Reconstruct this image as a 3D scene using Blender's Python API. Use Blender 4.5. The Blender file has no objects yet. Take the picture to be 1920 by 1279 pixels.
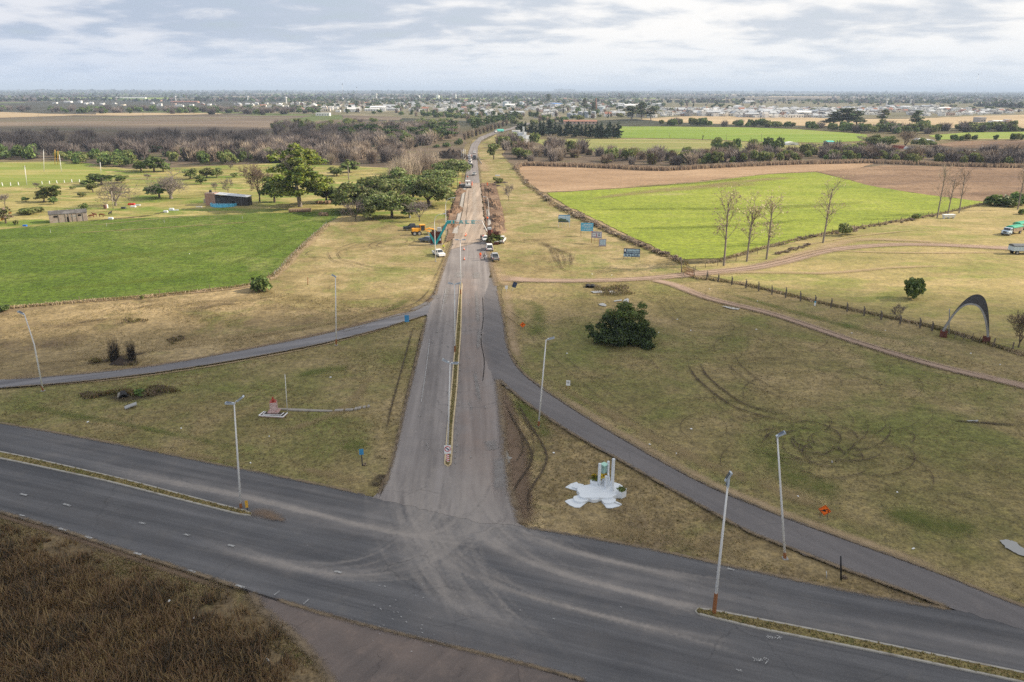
import bpy,bmesh,math,random
import numpy as np
from mathutils import Vector,Matrix,noise as mnoise
sc=bpy.context.scene
COL=sc.collection
PI=math.pi
R=math.radians

# ------------------------------------------------------------------ camera
FPX=1386.7                      # focal length in pixels of a 1920 px wide frame (26 mm on 36 mm)
CAMH=43.0
PITCH=R(18.77)
cam_d=bpy.data.cameras.new('camera')
cam_d.lens=26.0;cam_d.sensor_width=36.0
cam_d.clip_start=0.5;cam_d.clip_end=120000.0
cam=bpy.data.objects.new('camera',cam_d);COL.objects.link(cam)
CROT=Matrix.Rotation(PI/2-PITCH,3,'X') @ Matrix.Rotation(R(0.12),3,'Z')
cam.matrix_world=Matrix.Translation((0,0,CAMH)) @ CROT.to_4x4()
sc.camera=cam

def P(px,py,z=0.0):
    """the world point at height z where the drone saw picture point (px, py)"""
    d=CROT @ Vector(((px-960)/FPX,-(py-639.5)/FPX,-1.0))
    t=(z-CAMH)/d.z
    return Vector((d.x*t,d.y*t,z))
CINV=CROT.transposed()
def proj(p):
    q=CINV @ (Vector(p)-Vector((0,0,CAMH)))
    return 960-q.x/q.z*FPX,639.5+q.y/q.z*FPX
def HT(bx,by,ty):
    """height of a thing standing at (bx, by) whose top reaches row ty"""
    b=P(bx,by);lo,hi=0.0,150.0
    for _ in range(40):
        m=(lo+hi)/2
        if proj((b.x,b.y,m))[1] > ty:lo=m
        else:hi=m
    return lo
def PXM(bx,by):
    """picture pixels per metre across at ground point (bx, by)"""
    b=P(bx,by)
    return proj((b.x+1,b.y,0))[0]-proj((b.x,b.y,0))[0]

# ------------------------------------------------------------------ sun and sky
SUN_EL,SUN_AZ=R(30),R(9)      # from the right of the road,slightly ahead
SDIR=Vector((math.cos(SUN_EL)*math.cos(SUN_AZ),math.cos(SUN_EL)*math.sin(SUN_AZ),math.sin(SUN_EL)))
sun_d=bpy.data.lights.new('sun','SUN')
sun_d.energy=5.0;sun_d.angle=R(0.53);sun_d.color=(1.0,0.87,0.69)
sun=bpy.data.objects.new('sun',sun_d);COL.objects.link(sun)
sun.rotation_euler=SDIR.to_track_quat('Z','Y').to_euler()
sun.location=(200,30,150)

world=bpy.data.worlds.new('World');sc.world=world;world.use_nodes=True
SKY_STRENGTH=0.10

class NT:
    """small helper for node trees"""
    def __init__(s,tree):
        s.t=tree;s.n=tree.nodes;s.l=tree.links
    def put(s,sock,v):
        if hasattr(v,'is_output'):s.l.new(v,sock)
        elif isinstance(v,(tuple,list)):
            sock.default_value=tuple(v)+(1.0,) if (len(v)==3 and len(sock.default_value)==4) else tuple(v)
        else:sock.default_value=v
    def node(s,typ,**kw):
        n=s.n.new(typ)
        for k,v in kw.items():setattr(n,k,v)
        return n
    def pos(s):return s.node('ShaderNodeNewGeometry').outputs['Position']
    def obj(s):return s.node('ShaderNodeTexCoord').outputs['Object']
    def uv(s):return s.node('ShaderNodeTexCoord').outputs['UV']
    def rnd(s):return s.node('ShaderNodeObjectInfo').outputs['Random']
    def math(s,op,a,b=0.0,c=None,clamp=False):
        n=s.node('ShaderNodeMath',operation=op);n.use_clamp=clamp
        s.put(n.inputs[0],a);s.put(n.inputs[1],b)
        if c is not None:s.put(n.inputs[2],c)
        return n.outputs[0]
    def vmath(s,op,a,b=(0,0,0)):
        n=s.node('ShaderNodeVectorMath',operation=op)
        s.put(n.inputs[0],a);s.put(n.inputs[1],b)
        return n.outputs[0]
    def vscale(s,a,f):
        n=s.node('ShaderNodeVectorMath',operation='SCALE');s.put(n.inputs[0],a);s.put(n.inputs['Scale'],f)
        return n.outputs[0]
    def mapping(s,v,scale=(1,1,1),rot=(0,0,0),loc=(0,0,0)):
        n=s.node('ShaderNodeMapping');s.put(n.inputs['Vector'],v)
        n.inputs['Scale'].default_value=scale;n.inputs['Rotation'].default_value=rot;n.inputs['Location'].default_value=loc
        return n.outputs[0]
    def noise(s,v,scale=1.0,detail=4.0,rough=0.55,dist=0.0):
        n=s.node('ShaderNodeTexNoise');s.put(n.inputs['Vector'],v)
        n.inputs['Scale'].default_value=scale;n.inputs['Detail'].default_value=detail
        n.inputs['Roughness'].default_value=rough;n.inputs['Distortion'].default_value=dist
        return n.outputs['Fac']
    def voronoi(s,v,scale=1.0,feature='F1',out='Distance'):
        n=s.node('ShaderNodeTexVoronoi',feature=feature);s.put(n.inputs['Vector'],v);n.inputs['Scale'].default_value=scale
        return n.outputs[out]
    def wave(s,v,scale,dist=0.0,detail=2.0):
        n=s.node('ShaderNodeTexWave');s.put(n.inputs['Vector'],v);n.inputs['Scale'].default_value=scale
        n.inputs['Distortion'].default_value=dist;n.inputs['Detail'].default_value=detail
        return n.outputs['Fac']
    def ramp(s,f,stops,interp='LINEAR'):
        n=s.node('ShaderNodeValToRGB');s.put(n.inputs[0],f);r=n.color_ramp;r.interpolation=interp
        while len(r.elements) < len(stops):r.elements.new(0.5)
        for e,(p,c) in zip(r.elements,stops):
            e.position=p;e.color=(c,c,c,1) if not isinstance(c,(tuple,list)) else tuple(c)[:3]+(1,)
        return n.outputs[0]
    def rmap(s,v,a,b,c=0.0,d=1.0,smooth=False):
        n=s.node('ShaderNodeMapRange');n.clamp=True
        if smooth:n.interpolation_type='SMOOTHSTEP'
        s.put(n.inputs[0],v)
        for k,x in enumerate((a,b,c,d)):s.put(n.inputs[1+k],x)
        return n.outputs[0]
    def mix(s,f,a,b,mode='MIX'):
        n=s.node('ShaderNodeMix',data_type='RGBA',blend_type=mode)
        s.put(n.inputs[0],f);s.put(n.inputs[6],a);s.put(n.inputs[7],b)
        return n.outputs[2]
    def sep(s,v):
        n=s.node('ShaderNodeSeparateXYZ');s.put(n.inputs[0],v);return n.outputs
    def comb(s,x,y,z):
        n=s.node('ShaderNodeCombineXYZ')
        for k,q in enumerate((x,y,z)):s.put(n.inputs[k],q)
        return n.outputs[0]
    def hsv(s,col,h=0.5,sat=1.0,val=1.0):
        n=s.node('ShaderNodeHueSaturation');s.put(n.inputs['Hue'],h);s.put(n.inputs['Saturation'],sat);s.put(n.inputs['Value'],val)
        s.put(n.inputs['Color'],col);return n.outputs[0]
    def bump(s,h,strength=0.5,dist=0.1):
        n=s.node('ShaderNodeBump');n.inputs['Strength'].default_value=strength;n.inputs['Distance'].default_value=dist
        s.put(n.inputs['Height'],h);return n.outputs[0]

nt=NT(world.node_tree);nt.n.clear()
dvec=nt.node('ShaderNodeTexCoord').outputs['Generated']
sky=nt.node('ShaderNodeTexSky',sky_type='NISHITA')
sky.sun_disc=False;sky.sun_elevation=SUN_EL;sky.sun_rotation=PI/2-SUN_AZ;sky.altitude=80;sky.dust_density=1.5
dx,dy,dz=nt.sep(dvec)
den=nt.math('ADD',nt.math('ABSOLUTE',dz),0.16)
cu=nt.comb(nt.math('DIVIDE',dx,den),nt.math('DIVIDE',dy,den),0.0)
big=nt.noise(nt.mapping(cu,(0.62,0.80,1),loc=(3.1,0.4,0)),1.0,7,0.55,0.25)
med=nt.noise(nt.mapping(cu,(2.5,3.0,1),loc=(1.3,7.7,2)),1.0,8,0.58,0.25)
lo=nt.noise(nt.mapping(cu,(0.10,0.10,1),loc=(8.2,2.0,5)),1.0,2,0.5,0.0)
cl=nt.math('ADD',nt.math('MULTIPLY',big,0.52),nt.math('MULTIPLY',med,0.48))
side=nt.rmap(nt.math('ADD',dx,nt.math('MULTIPLY',nt.math('SUBTRACT',lo,0.5),0.9)),-0.55,0.25,0,1,True)
# cloud brightness:broken,bluer deck to one side,brighter deck towards the sun
dark=nt.mix(side,(3.30,3.85,4.80),(4.45,4.80,5.30))
lite=nt.mix(side,(5.55,5.70,6.10),(6.95,6.85,6.70))
ccol=nt.mix(nt.rmap(cl,0.42,0.56,0,1,True),dark,lite)
cover=nt.rmap(nt.math('ADD',nt.math('MULTIPLY',cl,0.8),nt.math('MULTIPLY',lo,0.3)),0.38,0.52,0.6,1.0,True)
allc=nt.mix(cover,sky.outputs[0],ccol)
hz=nt.rmap(dz,0.0,0.075,0.85,0.0,True)
hcol=nt.mix(side,(4.35,5.0,6.05),(5.3,5.75,6.3))
allc=nt.mix(hz,allc,hcol)
bg=nt.node('ShaderNodeBackground');nt.put(bg.inputs['Color'],allc);bg.inputs['Strength'].default_value=SKY_STRENGTH
wo=nt.node('ShaderNodeOutputWorld');nt.l.new(bg.outputs[0],wo.inputs['Surface'])

sc.view_settings.view_transform='Standard';sc.view_settings.look='None'
sc.view_settings.exposure=0.58;sc.view_settings.gamma=1.0;sc.view_settings.use_curve_mapping=False
sc.render.engine='CYCLES'
sc.cycles.max_bounces=4;sc.cycles.diffuse_bounces=2;sc.cycles.glossy_bounces=2;sc.cycles.transmission_bounces=3
sc.cycles.volume_bounces=0;sc.cycles.transparent_max_bounces=160
sc.cycles.use_denoising=False;sc.cycles.use_adaptive_sampling=False
sc.cycles.sample_clamp_indirect=4.0

# ------------------------------------------------------------------ materials
MATS={}
def new_mat(name):
    m=bpy.data.materials.new(name);m.use_nodes=True;t=NT(m.node_tree);t.n.clear()
    out=t.node('ShaderNodeOutputMaterial');MATS[name]=m
    return m,t,out
def princ(t,out,col,rough=0.8,normal=None,metal=0.0,spec=0.3):
    b=t.node('ShaderNodeBsdfPrincipled');t.put(b.inputs['Base Color'],col);t.put(b.inputs['Roughness'],rough)
    b.inputs['Metallic'].default_value=metal;b.inputs['Specular IOR Level'].default_value=spec
    if normal is not None:t.l.new(normal,b.inputs['Normal'])
    if out is not None:t.l.new(b.outputs[0],out.inputs['Surface'])
    return b
def plain(name,col,rough=0.6,var=0.18,scale=1.5,metal=0.0,spec=0.35,dirt=None,dirt_amt=0.3,bump=0.0):
    """painted or raw surface with mottling, optional grime"""
    m,t,out=new_mat(name)
    o=t.obj()
    n=t.noise(o,scale,5,0.6)
    c=t.mix(n,tuple(x*(1-var) for x in col),tuple(min(1,x*(1+var)) for x in col))
    if dirt:
        n2=t.noise(t.mapping(o,(1,1,0.45)),scale*0.6,6,0.7)
        c=t.mix(t.rmap(n2,0.5,0.72,0,dirt_amt+0.35),c,dirt)
    nm=t.bump(t.noise(o,scale*6,4),bump,0.05) if bump else None
    princ(t,out,c,rough,nm,metal,spec)
    return m
def leafm(name,c1,c2,transl=0.25,rough=0.6,tint=0.25):
    m,t,out=new_mat(name)
    g=t.pos()
    n=t.noise(g,0.55,3,0.6)
    c=t.mix(t.rmap(n,0.3,0.7),c1,c2)
    isl=t.node('ShaderNodeNewGeometry').outputs['Random Per Island']
    c=t.hsv(c,t.rmap(isl,0,1,0.485,0.515),1.0,t.rmap(isl,0,1,0.72,1.3))
    c=t.hsv(c,t.rmap(t.rnd(),0,1,0.488,0.512),1.0,t.rmap(t.rnd(),0,1,1-tint,1+tint))
    b=princ(t,None,c,rough,None,0,0.25)
    tr=t.node('ShaderNodeBsdfTranslucent');t.put(tr.inputs['Color'],c)
    mx=t.node('ShaderNodeMixShader');mx.inputs[0].default_value=transl
    t.l.new(b.outputs[0],mx.inputs[1]);t.l.new(tr.outputs[0],mx.inputs[2]);t.l.new(mx.outputs[0],out.inputs['Surface'])
    return m
def ground_mat(name,cols,accent=None,scales=(0.018,0.13,1.1),fine=0.35,acc=(0.52,0.66),rows=None,bump=0.5,stretch=(1,1,1),blot=0.0):
    """cols: low, mid, high; accent patches; rows=(direction angle, rows per metre, strength)"""
    m,t,out=new_mat(name)
    p=t.pos()
    ps=t.mapping(p,stretch)
    n1=t.noise(ps,scales[0],7,0.62,0.3)
    n2=t.noise(ps,scales[1],6,0.6,0.2)
    n3=t.noise(p,scales[2],5,0.68)
    n4=t.noise(p,scales[2]*3.3,3,0.7)
    mixn=t.math('ADD',t.math('MULTIPLY',n1,0.55),t.math('MULTIPLY',n2,0.45))
    c=t.ramp(mixn,[(0.36,cols[0]),(0.5,cols[1]),(0.64,cols[2])])
    if accent:
        n5=t.noise(t.mapping(ps,loc=(37,11,5)),scales[1]*0.55,7,0.66,0.4)
        c=t.mix(t.rmap(n5,acc[0],acc[1],0,0.85),c,accent)
    v=t.math('ADD',t.math('MULTIPLY',n3,0.48),t.math('MULTIPLY',n4,0.52))
    val=t.rmap(v,0.36,0.64,1-fine,1+fine)
    if blot:
        n6=t.noise(t.mapping(p,loc=(5,91,3)),0.45,6,0.7)
        val=t.math('MULTIPLY',val,t.rmap(n6,0.3,0.7,1-blot,1+blot))
    c=t.hsv(c,0.5,t.rmap(n3,0.3,0.7,0.92,1.08),val)
    h=v
    if rows:
        ang,freq,st=rows
        w=t.wave(t.mapping(p,(1,1,1),(0,0,ang)),freq,1.6,3)
        c=t.hsv(c,0.5,1.0,t.rmap(w,0.2,0.8,1-st,1+st))
        h=t.math('ADD',v,t.math('MULTIPLY',w,st))
    nm=t.bump(h,bump,0.25)
    princ(t,out,c,0.95,nm,0,0.08)
    return m
def ribbon_mat(name,col,col2,opac=0.7,hard=0.35,nscale=0.6,rough=0.9,along=1.0,cut=(0.35,0.6),fade=0.2,rag=0.55):
    """strip laid on the ground: fades at its edges and breaks up along its length (uv.x across, uv.y from end to end)"""
    m,t,out=new_mat(name)
    u,v,_=t.sep(t.uv())
    e=t.math('ABSOLUTE',t.math('SUBTRACT',t.math('MULTIPLY',u,2.0),1.0))
    p=t.pos()
    n=t.noise(t.mapping(p,(1,1,1)),nscale,6,0.68,0.3)
    n2=t.noise(p,nscale*5,4,0.6)
    e2=t.math('ADD',e,t.math('MULTIPLY',t.math('SUBTRACT',n2,0.5),rag))
    a=t.rmap(e2,hard,1.0,1.0,0.0,True)
    a=t.math('MULTIPLY',a,t.rmap(e,0.8,1.0,1.0,0.0))
    a=t.math('MULTIPLY',a,t.rmap(n,cut[0],cut[1],1-along,1.0))
    if fade:a=t.math('MULTIPLY',a,t.rmap(t.math('MINIMUM',v,t.math('SUBTRACT',1.0,v)),0.0,fade,0.0,1.0,True))
    a=t.math('MULTIPLY',a,opac)
    c=t.mix(n2,col,col2)
    b=princ(t,None,c,rough,None,0,0.1)
    tr=t.node('ShaderNodeBsdfTransparent')
    mx=t.node('ShaderNodeMixShader');t.put(mx.inputs[0],a)
    t.l.new(tr.outputs[0],mx.inputs[1]);t.l.new(b.outputs[0],mx.inputs[2]);t.l.new(mx.outputs[0],out.inputs['Surface'])
    return m

# ------------------------------------------------------------------ mesh and object helpers
def tag(o,label=None,cat=None,group=None,kind=None):
    if label:o['label']=label
    if cat:o['category']=cat
    if group:o['group']=group
    if kind:o['kind']=kind
    return o
def link(name,me,parent=None,loc=None,rz=0.0):
    o=bpy.data.objects.new(name,me);COL.objects.link(o)
    if parent is not None:o.parent=parent
    if loc is not None:o.location=loc
    if rz:o.rotation_euler=(0,0,rz)
    return o
def thing(name,loc,rz,label,cat,group=None):
    return tag(link(name,None,None,loc,rz),label,cat,group)
def copy_tree(o,parent=None):
    c=o.copy();COL.objects.link(c)
    if parent is not None:c.parent=parent
    for ch in list(o.children):copy_tree(ch,c)
    return c
def np_mesh(name,V,faces_list,mats,mi=None,smooth=False):
    """V: Nx3 array; faces_list: Mxk array of indices"""
    me=bpy.data.meshes.new(name)
    Fa=np.asarray(faces_list,dtype=np.int32);M,k=Fa.shape
    me.vertices.add(len(V));me.vertices.foreach_set('co',np.asarray(V,dtype=np.float32).ravel())
    me.loops.add(M*k);me.loops.foreach_set('vertex_index',Fa.ravel())
    me.polygons.add(M);me.polygons.foreach_set('loop_start',np.arange(0,M*k,k,dtype=np.int32))
    for x in mats:me.materials.append(x)
    if mi is not None:me.polygons.foreach_set('material_index',np.asarray(mi,dtype=np.int32))
    if smooth:me.polygons.foreach_set('use_smooth',np.ones(M,dtype=bool))
    me.update(calc_edges=True);me.validate()
    return me
class MB:
    def __init__(s):s.v=[];s.f=[];s.m=[]
    def add(s,vs,fs,mi=0):
        b=len(s.v);s.v +=[tuple(x) for x in vs]
        for f in fs:s.f.append([b+i for i in f]);s.m.append(mi)
        return s
    def box(s,cx,cy,z0,sx,sy,h,rz=0.0,mi=0,tx=1.0,ty=1.0,shear=(0,0)):
        c,n=math.cos(rz),math.sin(rz);vs=[]
        for z,kx,ky,ox,oy in ((z0,1,1,0,0),(z0+h,tx,ty,shear[0],shear[1])):
            for ax,ay in ((-1,-1),(1,-1),(1,1),(-1,1)):
                x,y=ax*sx/2*kx+ox,ay*sy/2*ky+oy
                vs.append((cx+x*c-y*n,cy+x*n+y*c,z))
        return s.add(vs,[(3,2,1,0),(4,5,6,7),(0,1,5,4),(1,2,6,5),(2,3,7,6),(3,0,4,7)],mi)
    def tube(s,pts,rad,n=6,mi=0,cap=True):
        pts=[Vector(p) for p in pts]
        rad=[rad]*len(pts) if not isinstance(rad,(list,tuple)) else rad
        vs=[];fs=[]
        for i,p in enumerate(pts):
            d=(pts[min(i+1,len(pts)-1)]-pts[max(i-1,0)])
            d=d.normalized() if d.length > 1e-9 else Vector((0,0,1))
            a=d.orthogonal().normalized() if abs(d.z) < 0.999 else Vector((1,0,0))
            b=d.cross(a)
            for k in range(n):
                q=2*PI*k/n
                vs.append(p+(a*math.cos(q)+b*math.sin(q))*rad[i])
        for i in range(len(pts)-1):
            for k in range(n):
                fs.append((i*n+k,i*n+(k+1) % n,(i+1)*n+(k+1) % n,(i+1)*n+k))
        if cap:fs +=[tuple(range(n-1,-1,-1)),tuple((len(pts)-1)*n+k for k in range(n))]
        return s.add(vs,fs,mi)
    def prism(s,poly,z0,z1,mi=0,top=None):
        n=len(poly);top=top or poly
        vs=[(x,y,z0) for x,y in poly]+[(x,y,z1) for x,y in top]
        fs=[tuple(range(n-1,-1,-1)),tuple(range(n,2*n))]+[(i,(i+1) % n,n+(i+1) % n,n+i) for i in range(n)]
        return s.add(vs,fs,mi)
    def extrude_y(s,prof,y0,y1,mi=0,inset=0.0):
        """profile in x,z extruded across y"""
        n=len(prof)
        vs=[(x,y0,z) for x,z in prof]+[(x,y1,z) for x,z in prof]
        fs=[tuple(range(n)),tuple(range(2*n-1,n-1,-1))]+[(i,n+i,n+(i+1) % n,(i+1) % n) for i in range(n)]
        return s.add(vs,fs,mi)
    def lathe(s,prof,n=12,c=(0,0),mi=0):
        vs=[];fs=[]
        for r,z in prof:
            for k in range(n):
                q=2*PI*k/n;vs.append((c[0]+r*math.cos(q),c[1]+r*math.sin(q),z))
        for i in range(len(prof)-1):
            for k in range(n):fs.append((i*n+k,i*n+(k+1) % n,(i+1)*n+(k+1) % n,(i+1)*n+k))
        fs +=[tuple(range(n-1,-1,-1)),tuple((len(prof)-1)*n+k for k in range(n))]
        return s.add(vs,fs,mi)
    def mesh(s,name,mats,smooth=False):
        me=bpy.data.meshes.new(name);me.from_pydata([tuple(x) for x in s.v],[],s.f)
        mats=mats if isinstance(mats,(list,tuple)) else [mats]
        for m in mats:me.materials.append(m)
        me.polygons.foreach_set('material_index',s.m)
        if smooth:me.polygons.foreach_set('use_smooth',[True]*len(s.f))
        me.update();return me
    def build(s,name,mats,parent=None,loc=None,rz=0.0,smooth=False):
        return link(name,s.mesh(name,mats,smooth),parent,loc,rz)
def bevelled(o,w=0.03,seg=2):
    md=o.modifiers.new('bevel','BEVEL');md.width=w;md.segments=seg;md.limit_method='ANGLE'
    return o
def W2(pts,z=0.0):return [P(x,y,z) for x,y in pts]
def catmull(pts,step=2.0,closed=False):
    pts=[Vector(p) for p in pts];out=[];n=len(pts)
    for i in range(n if closed else n-1):
        if closed:p0,p1,p2,p3=(pts[(i+k-1) % n] for k in range(4))
        else:p0,p1,p2,p3=pts[max(i-1,0)],pts[i],pts[i+1],pts[min(i+2,n-1)]
        k=max(1,int(min((p2-p1).length/step,60)))
        for j in range(k):
            t=j/k
            out.append(0.5*((2*p1)+(p2-p0)*t+(2*p0-5*p1+4*p2-p3)*t*t+(3*p1-p0-3*p2+p3)*t**3))
    if not closed:out.append(pts[-1])
    return out
def rough_edge(poly,amp,scale,seed=0.0):
    out=[]
    for p in poly:
        q=Vector((p.x/scale,p.y/scale,seed))
        d=Vector((mnoise.fractal(q,0.8,2.1,4),mnoise.fractal(q+Vector((31,7,3)),0.8,2.1,4),0))
        out.append(p+d*amp)
    return out
def densify(poly,step):
    out=[];n=len(poly)
    for i in range(n):
        a,b=poly[i],poly[(i+1) % n]
        k=max(1,min(400,int((b-a).length/step)))
        for j in range(k):out.append(a.lerp(b,j/k))
    return out
def sheet(name,px,z,mat,amp=0.4,step=1.5,scale=3.0,smooth=True,parent=None,world=False,kind='structure'):
    pts=[Vector((p[0],p[1],0)) for p in px] if world else W2(px)
    poly=densify(pts,step)
    poly=rough_edge(poly,amp,scale,z*77.0)
    me=bpy.data.meshes.new(name)
    me.from_pydata([(p.x,p.y,z) for p in poly],[],[list(range(len(poly)))])
    me.materials.append(mat);me.update()
    if me.polygons[0].normal.z < 0:me.flip_normals()
    o=link(name,me,parent)
    if parent is None:tag(o,kind=kind)
    return o
class RB:
    """ribbons on the ground with uv across and along"""
    def __init__(s,z=0.05):s.v=[];s.f=[];s.uv=[];s.m=[];s.z=z;s.k=0
    def add(s,pts,w,mi=0,dz=0.0,curve=True,step=1.0):
        pts=[Vector((p[0],p[1],0)) for p in pts]
        ws=w if isinstance(w,(list,tuple)) else [w]*len(pts)
        pw=[Vector((p.x,p.y,ww)) for p,ww in zip(pts,ws)]
        sp=catmull(pw,step) if curve else pw
        b=len(s.v);L=0.0
        z=s.z+dz+(s.k % 40)*0.00035;s.k +=1
        for i,p in enumerate(sp):
            d=sp[min(i+1,len(sp)-1)]-sp[max(i-1,0)];d.z=0
            d=d.normalized() if d.length > 1e-9 else Vector((0,1,0))
            nrm=Vector((-d.y,d.x,0));ww=max(0.01,p.z)
            if i:L +=math.hypot(p.x-sp[i-1].x,p.y-sp[i-1].y)
            for q in (-0.5,0.5):
                s.v.append((p.x+nrm.x*ww*q,p.y+nrm.y*ww*q,z));s.uv.append((q+0.5,L))
        for i in range(b,len(s.uv)):s.uv[i]=(s.uv[i][0],s.uv[i][1]/max(L,1e-6))
        for i in range(len(sp)-1):
            a=b+2*i;s.f.append((a,a+1,a+3,a+2));s.m.append(mi)
    def build(s,name,mats,kind='structure',parent=None):
        me=bpy.data.meshes.new(name);me.from_pydata(s.v,[],s.f)
        mats=mats if isinstance(mats,(list,tuple)) else [mats]
        for m in mats:me.materials.append(m)
        me.polygons.foreach_set('material_index',s.m)
        ul=me.uv_layers.new(name='UVMap')
        li=np.empty(len(me.loops),dtype=np.int32);me.loops.foreach_get('vertex_index',li)
        ul.data.foreach_set('uv',np.asarray(s.uv,dtype=np.float32)[li].ravel())
        me.update()
        o=link(name,me,parent)
        if parent is None:tag(o,kind=kind)
        return o
# ------------------------------------------------------------------ ground
rng=random.Random(7)
STRAW,DRY,OLIVE,GREEN,BROWN=(0.42,0.325,0.175),(0.275,0.212,0.108),(0.150,0.145,0.055),(0.115,0.165,0.030),(0.130,0.096,0.066)

m,t,out=new_mat('ground')
p=t.pos();px_,py_,pz_=t.sep(p)
n1=t.noise(p,0.012,7,0.62);n2=t.noise(p,0.11,6,0.65);n3=t.noise(p,0.9,5,0.7)
near=t.ramp(t.math('ADD',t.math('MULTIPLY',n1,0.5),t.math('MULTIPLY',n2,0.5)),[(0.38,(0.105,0.092,0.048)),(0.5,(0.170,0.138,0.075)),(0.62,(0.255,0.205,0.110))])
near=t.hsv(near,0.5,1.0,t.rmap(n3,0.3,0.7,0.65,1.35))
pw=t.vmath('ADD',t.mapping(p,(1,0.75,1),(0,0,0.17)),t.vscale(t.comb(n1,n1,0.0),160.0))
vc=t.node('ShaderNodeTexVoronoi',feature='F1',distance='CHEBYCHEV');t.put(vc.inputs['Vector'],pw);vc.inputs['Scale'].default_value=0.0016;vc.inputs['Randomness'].default_value=0.85
cr,cg_,cb=t.sep(vc.outputs['Color'])
far=t.ramp(cr,[(0.0,(0.070,0.068,0.052)),(0.28,(0.055,0.060,0.042)),(0.46,(0.120,0.098,0.072)),(0.60,(0.17,0.14,0.10)),(0.68,(0.065,0.064,0.050)),(0.84,(0.110,0.140,0.045)),(0.93,(0.24,0.20,0.13))],'CONSTANT')
far=t.hsv(far,0.5,0.9,t.rmap(t.noise(p,0.02,6,0.7),0.3,0.7,0.6,1.4))
c=t.mix(t.rmap(py_,620,1100,0,1,True),near,far)
princ(t,out,c,0.95,t.bump(n3,0.5,0.3),0,0.05)
MGROUND=m
E=45000.0
gmb=MB()
# one sheet to the horizon,finer near the camera
xs=[-E,-8000,-2000,-600,-200,0,200,600,2000,8000,E]
ys=[-3000,-200,0,100,250,500,1000,2500,7000,18000,E]
vs=[(x,y,0.0) for y in ys for x in xs]
nx=len(xs)
fs=[(j*nx+i,j*nx+i+1,(j+1)*nx+i+1,(j+1)*nx+i) for j in range(len(ys)-1) for i in range(nx-1)]
gmb.add(vs,fs)
tag(gmb.build('ground',MGROUND),kind='structure')

M_VERGE=ground_mat('verge_grass',(BROWN,(0.235,0.180,0.095),(0.360,0.275,0.155)),(0.145,0.148,0.048),(0.022,0.12,1.0),0.48,(0.53,0.68),blot=0.28)
M_VERGE2=ground_mat('mown_grass',((0.150,0.120,0.056),(0.272,0.214,0.106),(0.40,0.315,0.180)),(0.165,0.178,0.055),(0.030,0.16,1.2),0.45,(0.46,0.63),blot=0.18)
M_LAWN=ground_mat('lawn_grass',((0.145,0.132,0.052),(0.238,0.190,0.092),(0.330,0.252,0.142)),(0.148,0.158,0.050),(0.020,0.10,1.1),0.52,(0.47,0.64),blot=0.2)
M_PASTURE=ground_mat('pasture_grass',((0.165,0.165,0.050),(0.290,0.250,0.095),(0.440,0.355,0.170)),(0.125,0.195,0.032),(0.028,0.13,0.9),0.35,(0.48,0.60),blot=0.2,stretch=(0.55,1.2,1))
M_PITCH=ground_mat('pitch_grass',((0.165,0.200,0.040),(0.225,0.250,0.060),(0.360,0.310,0.120)),(0.16,0.23,0.04),(0.02,0.08,0.8),0.25,stretch=(0.3,1.0,1))
M_WHEAT=ground_mat('green_crop',((0.060,0.098,0.017),(0.090,0.132,0.023),(0.138,0.170,0.040)),(0.215,0.215,0.080),(0.012,0.09,0.75),0.62,(0.57,0.74),rows=(0.35,0.40,0.12),blot=0.25,bump=1.0)
M_BRIGHT=ground_mat('bright_crop',((0.160,0.205,0.034),(0.222,0.262,0.044),(0.295,0.312,0.072)),(0.34,0.30,0.15),(0.014,0.06,0.6),0.45,(0.60,0.76),rows=(1.25,0.30,0.09),blot=0.2,stretch=(0.55,1.3,1))
M_STUBBLE=ground_mat('stubble',((0.240,0.160,0.098),(0.330,0.225,0.142),(0.410,0.295,0.192)),(0.24,0.165,0.11),(0.012,0.06,0.7),0.30,rows=(1.40,0.22,0.16),blot=0.15,stretch=(0.4,1.2,1))
M_STUBBLE2=ground_mat('ploughed_stubble',((0.140,0.092,0.062),(0.225,0.150,0.098),(0.320,0.222,0.144)),(0.12,0.085,0.07),(0.014,0.06,0.8),0.42,rows=(1.5,0.18,0.25),blot=0.3,stretch=(0.4,1.4,1))
M_PLOUGH=ground_mat('ploughed_soil',((0.110,0.088,0.072),(0.165,0.130,0.102),(0.255,0.200,0.145)),(0.13,0.13,0.07),(0.004,0.02,0.3),0.25,rows=(1.45,0.035,0.10),stretch=(0.25,1.0,1))
M_TAN=ground_mat('tan_field',((0.32,0.245,0.150),(0.41,0.315,0.195),(0.48,0.38,0.24)),None,(0.01,0.05,0.4),0.2,stretch=(0.3,1,1))
M_FARGREEN=ground_mat('far_crop',((0.135,0.200,0.035),(0.190,0.270,0.045),(0.270,0.280,0.085)),(0.32,0.27,0.13),(0.006,0.03,0.3),0.18,(0.55,0.70),stretch=(0.25,1.2,1))
M_FARMOWN=ground_mat('far_meadow',((0.150,0.185,0.050),(0.235,0.235,0.085),(0.36,0.30,0.15)),(0.14,0.21,0.04),(0.008,0.03,0.3),0.2,stretch=(0.25,1.2,1))
M_TOWNG=ground_mat('town_ground',((0.105,0.102,0.062),(0.165,0.148,0.094),(0.25,0.215,0.145)),(0.11,0.125,0.055),(0.006,0.03,0.2),0.25)
M_TALL=ground_mat('tall_dry_grass',((0.060,0.043,0.028),(0.105,0.074,0.045),(0.185,0.128,0.070)),(0.075,0.075,0.028),(0.03,0.16,1.3),0.6,(0.6,0.7),blot=0.3,bump=1.0)
M_FLOOR=ground_mat('thicket_floor',((0.085,0.066,0.050),(0.130,0.100,0.074),(0.190,0.150,0.100)),(0.10,0.10,0.045),(0.01,0.06,0.5),0.35)
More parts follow.
